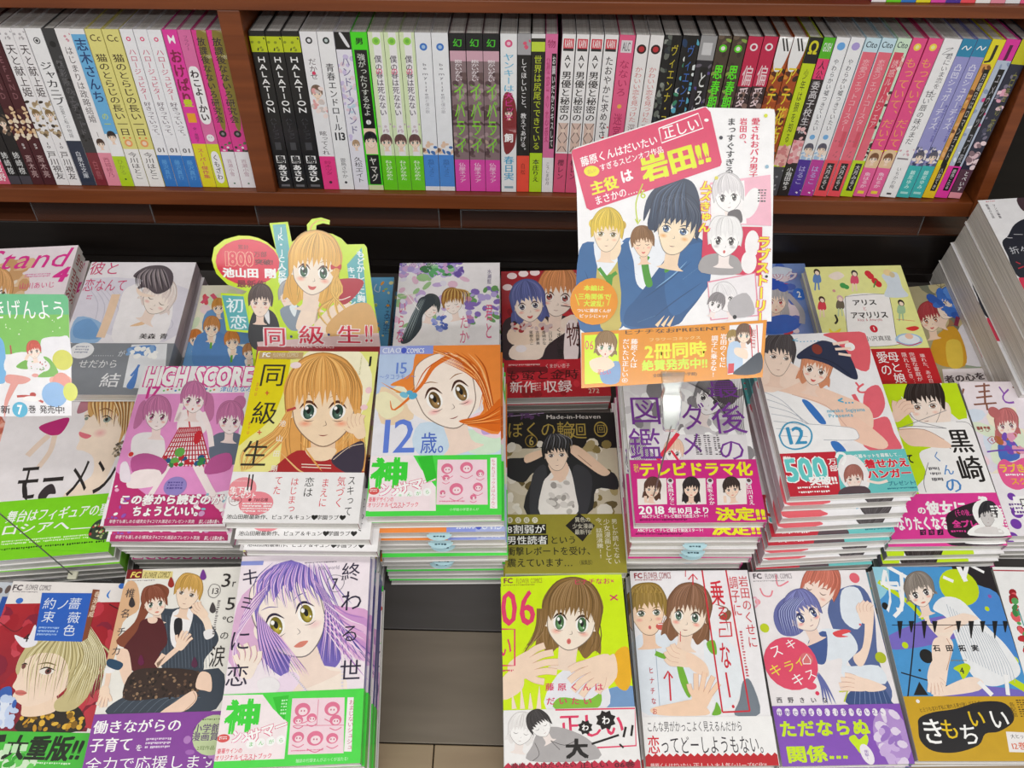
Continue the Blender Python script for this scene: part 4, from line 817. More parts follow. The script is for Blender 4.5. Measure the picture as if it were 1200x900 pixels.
DESIGNS['m'] = dict(
 desc='large white magazine with a black rounded shape',
 thick=0.03,
 short='large white magazine at the right',
 cover=[
('r','f1f1f5',0,0,148,210),('t','383440','マンガ編集',14.6,17.5,3.2,21.4,{'vert':1,'bold':.02}),('t','383440','朝霧の生徒',7.2,16.9,3.2,21.4,{'vert':1,'bold':.02}),('l','d06070',7.9,2,19.1,4,1,5,1),
('p','282c38',[(126,532),(263,378),(461,295),(773,304),(840,722),(342,1299),(11,1090),(14,811),(28,621)]),('p','4a3840',[(441,2),(640,19),(563,202),(428,190)]),('s','e8e8f0',.69,[(69,519),(139,500),(105,555),(161,567)]),
('s','c8c8d0',.7,[(194,518),(289,529)]),('t','c8ccd4','折々',16.7,73.7,21.4,10.8),('p','d83858',[(5,1105),(301,1115),(223,1437),(-28,1416)],{'sm':0}),('s','c03040',1.34,[(66,894),(101,928)]),('s','c03040',1.34,[(53,986),(124,961)]),],
 band=[
],
)
DESIGNS['L'] = dict(
 desc='dark comic with a black-haired man, arms behind his head, and an olive strip',
 bh=59.4,
 short='dark comic with the olive strip',
 cover=[
('r','1c1a1e',0,0,113,174),('r','cfc6ae',0,42,113,130),('b',['8c7c48','e8e2d0','b0a070','6a5c38','f4f0e4'],-.2,36.3,107.8,114.9,60,6.4,3),('b',['ece8dc','d8d0bc'],-.2,36.3,107.8,114.9,24,7.4,4),
('s','b8a0c8',.77,[(27,41),(405,3)]),('t','d8d4d0','Made-in-Heaven',70.9,5,56.5,4.9,{'bold':.02}),('b',['5a3868'],1.5,-1.4,40.3,5.8,12,2.6,1),('t','b09a4a','ぼくの輪',36,20.1,67.6,20.4),('t','b09a4a','廻',74.8,21.8,18.6,20.4),
('e','b09a4a',98.2,20.2,7,9.2),('e','1c1a1e',98.2,20.2,5.8,7.5),('t','b09a4a','回',98.5,19.6,8.9,10.8),('p','26282c',[(14,546),(208,522),(416,446),(410,677),(274,701),(182,801),(14,724)]),
('p','26282c',[(646,448),(909,656),(1087,708),(1108,883),(896,881),(793,1147),(211,1142),(284,751),(458,575)]),('p','3a3c42',[(273,726),(411,626),(376,1120),(244,1143)]),('p','3a3c42',[(684,628),(860,731),(794,1123),(662,1122)]),
('p','f6f2ee',[(431,728),(525,627),(638,628),(693,929),(683,1151),(342,1148),(372,827)]),('b',['c8c4c0','a8a4a0','e0dcd8'],38.4,80.2,67.2,114.6,22,3.3,6),('p','f6d8c0',[(434,626),(481,575),(596,551),(636,679),(541,804)]),
('p','f4d4b8',[(209,496),(394,432),(415,485),(219,586)]),('p','f4d4b8',[(646,448),(740,396),(1001,644),(1042,707),(961,732),(799,604)]),('s','b08870',.72,[(735,500),(865,630)]),
('f',(51.8,48.5,11.5,-.8,.4,12.9),{'hair':'1c1c20','iris':'503838','male':1,'skin':'fbe2cc','st':22,'side':1,'line':'2a2024','blush':None}),('s','4a4c54',.99,[(468,248),(420,314),(382,432)],{'taper':2}),
('s','8a8c94',.99,[(477,248),(448,314),(414,432)],{'taper':2}),('s','4a4c54',.99,[(487,248),(475,315),(446,433)],{'taper':2}),('s','8a8c94',.99,[(496,248),(503,315),(479,433)],{'taper':2}),
('s','4a4c54',.99,[(505,248),(531,315),(511,433)],{'taper':2}),('s','8a8c94',.99,[(515,248),(559,315),(543,434)],{'taper':2}),('s','4a4c54',.99,[(524,248),(586,316),(575,434)],{'taper':2}),
('s','8a8c94',.99,[(533,249),(614,316),(607,434)],{'taper':2}),('s','4a4c54',.99,[(542,249),(642,316),(639,434)],{'taper':2}),('s','8a8c94',.99,[(552,249),(670,316),(672,435)],{'taper':2}),('e','9a8238',26.9,33.4,6.5,7.4),
('e','1c1a1e',26.9,33.4,5.6,6.3),('t','b8a458','6',27.1,33.4,5.5,10.6,{'bold':.02}),],
 band=[
('r','9c9434',0,114.6,113,174),('e','f0ecd8',4.6,120.3,2.8,3.1),('t','6a6420','書',4.6,120.3,3.9,4.7),('e','f0ecd8',12.7,120.4,2.8,3.1),('t','6a6420','店',12.7,120.4,3.9,4.7),('e','f0ecd8',20.8,120.4,2.8,3.1),
('t','6a6420','紹',20.8,120.4,3.9,4.7),('e','f0ecd8',28.8,120.5,2.8,3.1),('t','6a6420','介',28.8,120.5,3.9,4.7),('p','1c1a18',[(716,1135),(863,1266),(735,1428),(579,1264)],{'sm':0}),('t','e8e4d0','異色の',74.6,120.4,15.3,5.7),
('t','e8e4d0','少女漫画',74.5,127,20,5.6),('t','e8e4d0','最新刊!',74.4,133.1,16,5.6),('p','1c1a18',[(6,1247),(395,1246),(392,1346),(6,1348)],{'sm':0}),('p','1c1a18',[(6,1360),(409,1356),(406,1453),(6,1459)],{'sm':0}),
('t','fff','8割弱が',20.2,129.8,36.5,9.4,{'bold':.02}),('t','fff','男性読者',20.9,141,38.9,9.2,{'bold':.02}),('t','1c1a18','という',55.2,141,25.5,8.8,{'bold':.02}),('t','1c1a18','衝撃レポートを受け、',43.4,152.1,84,9.1,{'bold':.02}),
('t','1c1a18','震えています…',32.7,163.5,61.7,9.4,{'bold':.02}),('t','3a3818','〈編集部〉',75.7,163.6,15.9,5.4),('t','f4f0dc','男しか読んでない',104.9,142.6,6,46,{'vert':1}),('t','f4f0dc','少女漫画として',97.4,142.5,6.5,46,{'vert':1}),
('t','f4f0dc','今、話題沸騰!!',89.8,139.4,6.5,41.6,{'vert':1}),],
)
DESIGNS['M'] = dict(
 desc='white comic with purple brush titles and a magenta strip of three portraits',
 spine='c02080',
 bh=60.9,
 flips='nnrrrnrnnn',
 slip=1,
 offs=[(-0.002, -0.008), (-0.001, -0.008), (0, -0.009), (0.001, -0.007), (0, -0.008)],
 short='comic with purple brush titles',
 cover=[
('r','f0eef0',0,0,113,174),('b',['b8b4b8','e8e4e8','8c888c','fff','d4d0d4'],2,16.3,109,113.4,60,9.1,6),('f',(80.8,48,11.4,5.3,-6.2,14.2),{'hair':'8c888c','iris':'504850','skin':'f4f0f2','st':24,'L':.8,'lw':.8,'blush':None}),
('e','5a5058',96.8,40.5,10.7,15.4),('s','3a343a',.59,[(575,273),(735,377),(869,506)],{'taper':2}),('s','3a343a',.59,[(601,273),(751,390),(878,531)],{'taper':2}),('s','3a343a',.59,[(627,273),(767,403),(887,556)],{'taper':2}),
('s','3a343a',.59,[(653,274),(782,416),(897,581)],{'taper':2}),('s','3a343a',.58,[(679,274),(798,429),(906,606)],{'taper':2}),('s','3a343a',.58,[(705,274),(813,442),(915,631)],{'taper':2}),
('s','3a343a',.58,[(731,274),(829,455),(925,656)],{'taper':2}),('s','3a343a',.58,[(757,275),(844,468),(934,680)],{'taper':2}),('s','3a343a',.58,[(783,275),(859,480),(943,705)],{'taper':2}),
('s','3a343a',.58,[(809,275),(875,493),(952,729)],{'taper':2}),('s','3a343a',.58,[(835,276),(890,506),(961,754)],{'taper':2}),('s','3a343a',.58,[(861,276),(905,519),(970,778)],{'taper':2}),
('s','3a343a',.58,[(887,276),(921,531),(979,802)],{'taper':2}),('s','3a343a',.58,[(913,276),(936,544),(988,827)],{'taper':2}),('s','3a343a',.58,[(939,277),(951,557),(997,851)],{'taper':2}),
('s','3a343a',.58,[(965,277),(966,569),(1006,875)],{'taper':2}),('s','3a343a',.58,[(991,277),(982,582),(1015,899)],{'taper':2}),('s','3a343a',.57,[(1017,277),(997,594),(1024,923)],{'taper':2}),
('s','3a343a',.57,[(1043,278),(1012,607),(1033,946)],{'taper':2}),('s','3a343a',.57,[(1069,278),(1027,619),(1042,970)],{'taper':2}),('s','3a343a',.57,[(1095,278),(1042,632),(1050,994)],{'taper':2}),
('s','3a343a',.57,[(1121,278),(1057,644),(1059,1017)],{'taper':2}),('s','3a343a',.57,[(1147,279),(1072,657),(1068,1041)],{'taper':2}),('s','3a343a',.57,[(1172,279),(1087,669),(1077,1064)],{'taper':2}),
('p','e8e4e8',[(8,865),(1089,876),(1070,1134),(-3,1124)],{'sm':0}),('f',(40.3,105.8,7.3,.8,-1.5,8.3),{'hair':'f0c8b0','iris':'504850','skin':'faf4f2','st':10,'noeye':0,'blush':None}),
('s','4a444a',.55,[(27,889),(7,1007),(49,1124)]),('s','4a444a',.55,[(35,889),(19,1007),(65,1124)]),('s','4a444a',.55,[(43,889),(32,1007),(81,1124)]),('s','4a444a',.55,[(52,889),(44,1008),(98,1124)]),
('s','4a444a',.55,[(60,889),(56,1008),(114,1125)]),('s','4a444a',.55,[(68,890),(69,1008),(130,1125)]),('s','4a444a',.55,[(77,890),(81,1008),(147,1125)]),('s','4a444a',.55,[(85,890),(93,1008),(163,1125)]),
('s','4a444a',.55,[(93,890),(106,1008),(179,1125)]),('s','4a444a',.55,[(101,890),(118,1008),(196,1125)]),('s','4a444a',.55,[(110,890),(130,1008),(212,1126)]),('s','4a444a',.55,[(118,890),(143,1009),(228,1126)]),
('s','4a444a',.55,[(126,890),(155,1009),(245,1126)]),('s','4a444a',.55,[(135,890),(168,1009),(261,1126)]),('s','e83850',3.96,[(467,858),(347,1011),(252,1131)]),('s','e83850',2.17,[(385,1034),(436,1132)]),
('t','7c3a9c','図',18.8,60.5,31.8,33.5),('t','7c3a9c','鑑',15.5,96.2,31,35.4),('t','7c3a9c','ダ',62.9,67.7,24.2,31.9),('t','7c3a9c','メ',57.9,96.6,22.7,28.3),('t','7c3a9c','最',94,38,32.2,20.4),('t','7c3a9c','後',94.9,69.3,33.7,36.7),
('t','7c3a9c','の',93.2,102.8,26.7,25.7),('l','504850',60.8,87.5,67,109,10,2,0),('l','504850',69.4,87.6,75.7,109.1,10,2,1),('l','504850',78.1,87.7,84.3,109.2,10,2,2),],
 band=[
('r','d42a88',0,113.1,113,174),('t','f2ee28','テレビドラマ化',58,122.5,101.4,14.6,{'bold':.05}),('t','f2ee28','現代',5.3,121.1,4.5,9.1),('p','f4ece8',[(52,1318),(311,1313),(293,1565),(39,1571)],{'sm':0}),
('f',(17.7,141.9,5.9,.7,-1.3,6.6),{'hair':'5a3c30','iris':'3a2a28','L':1.4,'es':.6,'st':10,'mouth':'l','skin':'f8dcc8','bangs':5}),('s','f4d4c0',2.51,[(109,1550),(110,1485)]),
('p','f4ece8',[(395,1321),(658,1317),(634,1568),(375,1574)],{'sm':0}),('f',(51.9,142.2,6,.1,-.8,6.6),{'hair':'2a2428','iris':'3a2a28','L':1.9,'es':.6,'st':10,'mouth':'l','skin':'f8dcc8','bangs':5}),
('p','f4ece8',[(754,1324),(1017,1320),(986,1571),(728,1578)],{'sm':0}),('f',(87.5,142.6,6.1,-.9,-.1,6.6),{'hair':'3a2c28','iris':'3a2a28','L':.3,'es':.6,'st':10,'mouth':'l','skin':'f8dcc8','bangs':5}),
('s','f4d4c0',2.51,[(800,1557),(804,1491)]),('t','fff','真飛ひなこ',33.7,147.4,5.2,20.2,{'vert':1,'bold':.03}),('e','e8e4e8',34.2,134.5,2.8,3.1),('e','5a4a48',34.3,133.6,1.8,1.8),
('t','fff','黒坂ふみか',68.3,147.7,5.2,20.2,{'vert':1,'bold':.03}),('e','e8e4e8',69.4,134.8,2.8,3.2),('e','5a4a48',69.5,133.9,1.8,1.8),('t','fff','白川さえ',103,148,5.2,20.2,{'vert':1,'bold':.03}),('e','e8e4e8',103.6,135.2,2.8,3.2),
('e','5a4a48',103.7,134.3,1.8,1.8),('t','fff','2018',15.2,162.2,22.7,7.3,{'bold':.04}),('t','fff','年10月より',47.5,162.7,36.5,6.9,{'bold':.04}),('t','f2ee28','決定!!',91.8,166.5,43.2,12.8,{'bold':.06}),
('t','fff','ABCテレビ・テレビ朝日で放送スタート!',34.6,167.9,57,3.8,{'bold':.03}),('l','7a1450',4.2,170.6,45.4,173.2,1,26,1),],
)
DESIGNS['N'] = dict(
 desc='white comic of a man hugging a girl in a dark hat',
 spine='e8dce0',
 bh=41.9,
 offs=[(-0.002, -0.003), (-0.002, -0.009), (-0.004, -0.013), (-0.006, -0.017), (-0.007, -0.02), (-0.008, -0.022), (-0.007, -0.024), (-0.008, -0.022), (-0.007, -0.024), (-0.008, -0.023)],
 flips='nrrrnnrrnnn',
 short='white comic of the dark-hatted girl',
 cover=[
('r','f3f2f6',0,0,113,174),('p','e86470',[(720,14),(1125,21),(1052,449),(893,388),(830,116)]),('e','fbfafa',93.7,17.6,4.9,5),('p','e86878',[(940,702),(1089,633),(1096,836),(992,979),(873,948)]),
('p','e86878',[(943,1001),(1075,983),(1089,1153),(1100,1330),(814,1316),(759,1136),(811,1018)]),('t','e86470','と',91.5,64.9,12.8,15.1,{'bold':.04}),('s','e86470',4.1,[(827,721),(871,874),(955,803)]),
('p','faf9fb',[(-15,525),(407,674),(711,915),(752,1160),(631,1225),(423,1308),(-11,1309)]),('s','b8bcc8',.69,[(1,654),(150,762),(290,992)]),('s','b8bcc8',.69,[(6,735),(178,829),(334,1028)]),
('s','b8bcc8',.68,[(10,815),(206,894),(378,1064)]),('s','b8bcc8',.68,[(15,894),(234,960),(422,1100)]),('s','b8bcc8',.67,[(19,973),(261,1024),(465,1135)]),('s','b8bcc8',.67,[(24,1051),(288,1088),(509,1171)]),
('s','b8bcc8',.66,[(28,1128),(315,1152),(552,1206)]),('p','3a78c8',[(330,771),(401,788),(498,1002),(433,1011)]),('p','3a78c8',[(487,1217),(559,1221),(605,1322),(514,1317)]),
('p','f8d4c0',[(71,319),(415,547),(699,715),(935,877),(889,1119),(688,1084),(555,858),(252,692),(17,578)]),('p','f8d0bc',[(640,862),(818,994),(1001,1243),(899,1309),(649,1154)]),('s','d8a898',.69,[(252,692),(540,832),(674,1060)]),
('p','fbfafc',[(326,1018),(691,1073),(759,1136),(719,1205),(431,1191),(277,1135)]),('s','a8acb8',.55,[(326,1018),(691,1073),(759,1136),(719,1205),(431,1191)]),('p','fbe0d0',[(87,240),(349,360),(421,521),(1,654)]),
('f',(21.9,24.7,12.6,2.9,-5.3,15.7),{'hair':'4a4448','iris':'5a4038','male':1,'skin':'fbe2d2','st':20,'t':.5,'side':1,'blush':None,'L':0}),
('f',(54.3,42.3,10.9,4.1,-6.3,14),{'hair':'d8906c','iris':'5a4038','skin':'fde6d8','st':22,'L':1.1,'mouth':'s','blush':'f4a090','cap':.9}),
('p','2c3450',[(408,243),(580,130),(722,96),(890,228),(923,521),(852,543),(675,377),(495,301),(407,297)]),('e','8a3a30',61,19.2,4.9,6.1),('s','1a2038',.96,[(526,263),(725,353),(859,518)]),('s','fbe0d0',2.95,[(779,140),(940,121)]),
('s','fbe0d0',2.93,[(786,201),(943,198)]),('s','fbe0d0',2.9,[(805,256),(920,283)]),('t','4ab0d8','<……',52.7,7,26.6,7.6,{'bold':.03}),('t','4ab0d8','<…',73.6,78,14.8,9.9,{'bold':.05}),
('t','58b8d8','miwako Sugiyama',71.1,89,35.8,3.9,{'bold':.02}),('t','58b8d8','Presents',65.1,94.4,23,3.9,{'bold':.02}),
('s','4aa0c8',1.55,[(38,1130),(115,1019),(215,995),(317,1054),(333,1145),(273,1242),(151,1275),(58,1231),(38,1130)]),('t','3c98c8','12',17.8,113.3,21.7,18.4,{'bold':.03}),],
 band=[
('r','6cc8c8',0,132.1,113,174),('p','c8283c',[(-2,1314),(507,1317),(447,1738),(-16,1748)],{'sm':0}),('t','6ad0d0','500',20.2,148.1,38.3,22.4,{'bold':.05,'out':.05,'oc':'fff'}),
('t','fff','万部',45,144.8,8.1,13.5,{'bold':.03,'vert':1}),('t','fff','突破!!',32.6,159.7,25,9.3,{'bold':.06}),('l','fff',8.4,165,36.3,168.1,1,14,1),('l','fff',6.4,169.4,36.2,172.4,1,15,2),
('t','fff','累計',5.6,135.9,7.3,3.7,{'bold':.03}),('e','f6f2f4',61.2,154.7,13.3,19.3),('f',(60,159.1,7,-.4,-1.3,7.5),{'hair':'a86a60','iris':'6a4038','male':1,'st':12,'skin':'fbe6dc','bangs':5}),
('p','5a4850',[(493,1675),(675,1673),(694,1751),(434,1749)]),('s','fff',2.6,[(497,1381),(529,1336),(577,1350),(568,1403),(531,1452)]),('s','fbe6dc',2.51,[(710,1619),(804,1646),(890,1628)]),
('t','d8283c','着せかえ',93.1,145.6,40.1,9.5,{'bold':.06,'out':.04,'oc':'fff'}),('t','d8283c','ハンガー',92.6,156,40.2,9.3,{'bold':.06,'out':.04,'oc':'fff'}),('t','2a7890','プレゼント!',100.8,165.8,24.9,4.8,{'bold':.03}),
('t','fff','応募キットを募集して…',87.5,137.5,43.7,4.1,{'bold':.03}),('l','2a7890',86.8,170,112.7,172.2,1,16,1),],
)
DESIGNS['O'] = dict(
 desc='lime and white comic of a dark-haired man, pink strip',
 spine='9a8a98',
 bh=46.5,
 flips='nnrrn',
 offs=[(0.001, -0.003), (0.002, -0.007), (0.001, -0.01), (0.002, -0.012)],
 short='lime comic with the pink strip',
 cover=[
('r','f2f0f2',0,0,113,174),('p','c8e810',[(314,-45),(646,-26),(604,132),(397,1231),(309,1229),(310,348)]),('p','c8e810',[(984,-31),(1143,2),(1096,473),(934,306)]),
('p','c8e810',[(414,751),(642,756),(524,934),(629,885),(397,1231),(380,1132)]),('p','fbe8dc',[(574,243),(935,223),(957,389),(871,522),(625,571),(530,407)]),
('f',(72.3,26,17.4,-1.7,-3.7,19.8),{'hair':'2a1c1c','iris':'8a5a40','male':1,'skin':'fcebe0','st':26,'side':1,'cap':.95,'line':'2a1c1c','lw':.9,'blush':'f8c8b8'}),
('p','fbfafb',[(502,158),(559,298),(608,463),(933,470),(1127,447),(1160,714),(1136,1147),(1122,1294),(387,1267),(512,1060),(507,831),(665,756),(611,703),(378,539),(554,489)]),('s','8a8890',.75,[(527,242),(569,435),(863,549)]),
('s','8a8890',.74,[(610,624),(733,679),(840,786)]),('s','8a8890',.7,[(569,934),(469,1134),(457,1257)]),('s','8a8890',.75,[(355,538),(547,516),(863,549)]),('s','d09880',5.23,[(394,334),(399,273),(420,211)]),
('s','fad8c4',4.59,[(394,334),(399,273),(420,211)]),('p','fad8c4',[(332,401),(380,465),(488,394),(516,358),(454,257),(399,297)]),('s','d09880',5.25,[(436,281),(482,224),(543,210)]),
('s','fad8c4',4.61,[(436,281),(482,224),(543,210)]),('s','d09880',5.24,[(457,309),(516,245),(588,236)]),('s','fad8c4',4.6,[(457,309),(516,245),(588,236)]),('s','d09880',5.22,[(477,337),(536,281),(602,281)]),
('s','fad8c4',4.59,[(477,337),(536,281),(602,281)]),('s','d09880',5.2,[(497,364),(546,326),(595,331)]),('s','fad8c4',4.57,[(497,364),(546,326),(595,331)]),
('p','fad8c4',[(375,552),(629,557),(802,680),(844,773),(574,754),(421,725)]),('s','a87868',.62,[(375,552),(629,557),(802,680)]),('s','8a8890',.63,[(416,526),(585,462),(926,333)]),
('s','8a8890',.62,[(980,471),(1111,500),(1160,714)]),('t','1e1a1c','黒',96,69.4,24,29.3,{'bold':.03}),('t','1e1a1c','崎',96.6,101.2,25.8,31.4,{'bold':.03}),('t','4a8cd0','く',67.5,86.8,8.2,12.8,{'bold':.02}),
('t','4a8cd0','ん',74,101.7,11.7,13,{'bold':.02}),('t','4a8cd0','の',74.5,118.4,17.8,18.7,{'bold':.03}),('t','222','て',39.6,88.7,8.1,11.7,{'bold':.04}),('l','5a5860',55.3,98.6,66.5,116.2,3,6,1),],
 band=[
('r','e63c9c',0,127.5,113,174),('t','fff','の',36,144.8,8.7,8.5,{'bold':.05}),('t','fff','彼女に',60.7,142.6,39.3,14.7,{'bold':.06}),('t','fff','なりたくなる…',37.1,158.3,59.5,14.9,{'bold':.05}),
('p','2a1c28',[(614,1477),(839,1386),(949,1388),(854,1623),(1100,1732),(604,1733),(558,1593)]),('t','e63c9c','(その後…)',76.7,148,19.6,7.1,{'bold':.03}),('t','e63c9c','全プレ',73.4,159.5,24.2,7.9,{'bold':.06}),
('l','e63c9c',57.8,166.1,72.8,169.3,1,6,1),('t','fff','?',97.9,138.4,10.1,13.4,{'bold':.08}),('e','fff',98.1,150.8,14.3,15.8),('p','fff',[(739,1713),(810,1622),(947,1601),(1091,1627),(1125,1721)]),
('f',(98.1,150.8,7.4,.1,-2.5,8),{'hair':'2a2830','iris':'5a5050','male':1,'skin':'d8d4d4','st':12,'es':.6,'blush':None,'line':'2a2830'}),('p','e8e4e4',[(800,1691),(871,1635),(1022,1638),(1064,1708)]),
('p','3a1c38',[(287,1646),(344,1645),(333,1700),(276,1704)],{'sm':0}),('t','e63c9c','マ',31.2,167.5,4.7,5.1),('p','3a1c38',[(369,1648),(426,1647),(414,1702),(357,1705)],{'sm':0}),('t','e63c9c','キ',39.4,167.6,4.7,5.1),
('p','3a1c38',[(451,1650),(508,1648),(496,1704),(439,1707)],{'sm':0}),('t','e63c9c','ノ',47.5,167.8,4.7,5.1),('l','fff',102.6,141.4,115.8,170,9,3,1),],
)
DESIGNS['P'] = dict(
 desc='pastel comic at the right edge with a red-haired girl and an orange heart',
 spine='8a50b0',
 bh=66,
 short='pastel comic at the right edge',
 cover=[
('r','f5eaf0',0,0,113,174,{'c2':'e0e0f4'}),('b',['f8d8e4','e4f0d8','dce8f8','faf0d8'],-7,37.7,48,131,30,12.7,3),('s','8a5848',2.06,[(26,86),(-26,184)],{'sm':0}),('s','8a5848',2.03,[(-10,212),(-38,350)],{'sm':0}),
('s','8a5848',2.09,[(153,58),(312,45)],{'sm':0}),('s','8a5848',2.08,[(168,129),(291,116)],{'sm':0}),('s','8a5848',2.06,[(124,199),(295,180)],{'sm':0}),('s','8a5848',2.05,[(261,16),(197,269)],{'sm':0}),
('s','8a5848',2.05,[(76,282),(316,264)],{'sm':0}),('s','8a5848',2.03,[(209,269),(196,352)],{'sm':0}),('s','8a5848',2.09,[(542,75),(666,59)],{'sm':0}),('t','9050b8','と',44.2,16.6,16.6,26.6,{'bold':.01}),
('f',(33.9,52.9,10,-1.1,-2.5,11.2),{'hair':'c06a6c','iris':'9a5a70','L':1.1,'st':20,'skin':'fdece4'}),('e','c06a6c',25.7,38,6.1,6.9),('p','4a70c8',[(197,727),(357,728),(344,910),(155,934)]),
('b',['7a50c0','b86a40','e8a0c0'],19.8,64.8,40.6,85.9,18,4.4,4),('s','7a48b8',1.7,[(44,838),(190,821),(418,823)]),('l','a05048',2.3,54.6,16.2,61.1,1,4,1),('t','a06058','ろび',9.2,57.9,13.8,6.4),
('s','c07080',.74,[(90,700),(148,661),(182,701),(122,748),(90,700)]),('t','c04050','4',13.5,70.3,3.2,5.8),],
 band=[
('r','f4f0f6',0,108,113,174),('p','f0609c',[(86,1086),(106,985),(182,922),(260,960),(389,910),(499,987),(396,1162),(231,1260),(114,1210)]),('t','f8d040','ラブきゅん',31.8,102.4,42.6,10.1,{'bold':.05}),
('t','f8b040','スクール',33.9,116.7,33.3,8.4,{'bold':.04}),('l','fff',14.6,108.6,32.5,112.6,1,8,1),('e','7a3cb0',13.1,133.2,4,4.1),('e','7a3cb0',13.2,150,5.7,5.8),('e','7a3cb0',8.3,161.8,5.2,5.3),('e','7a3cb0',25,140.6,6.6,6.8),
('e','7a3cb0',.7,175.6,5.6,5.6),('p','fff',[(142,1332),(480,1310),(436,1502),(103,1524)],{'sm':0}),('t','3a3040','ロック',30.9,139.4,24.1,12,{'bold':.03}),('t','fff','と',18.8,159.5,10.8,11.7,{'bold':.04}),
('l','6a4090',7.8,140.5,20.9,152.5,3,5,1),],
)
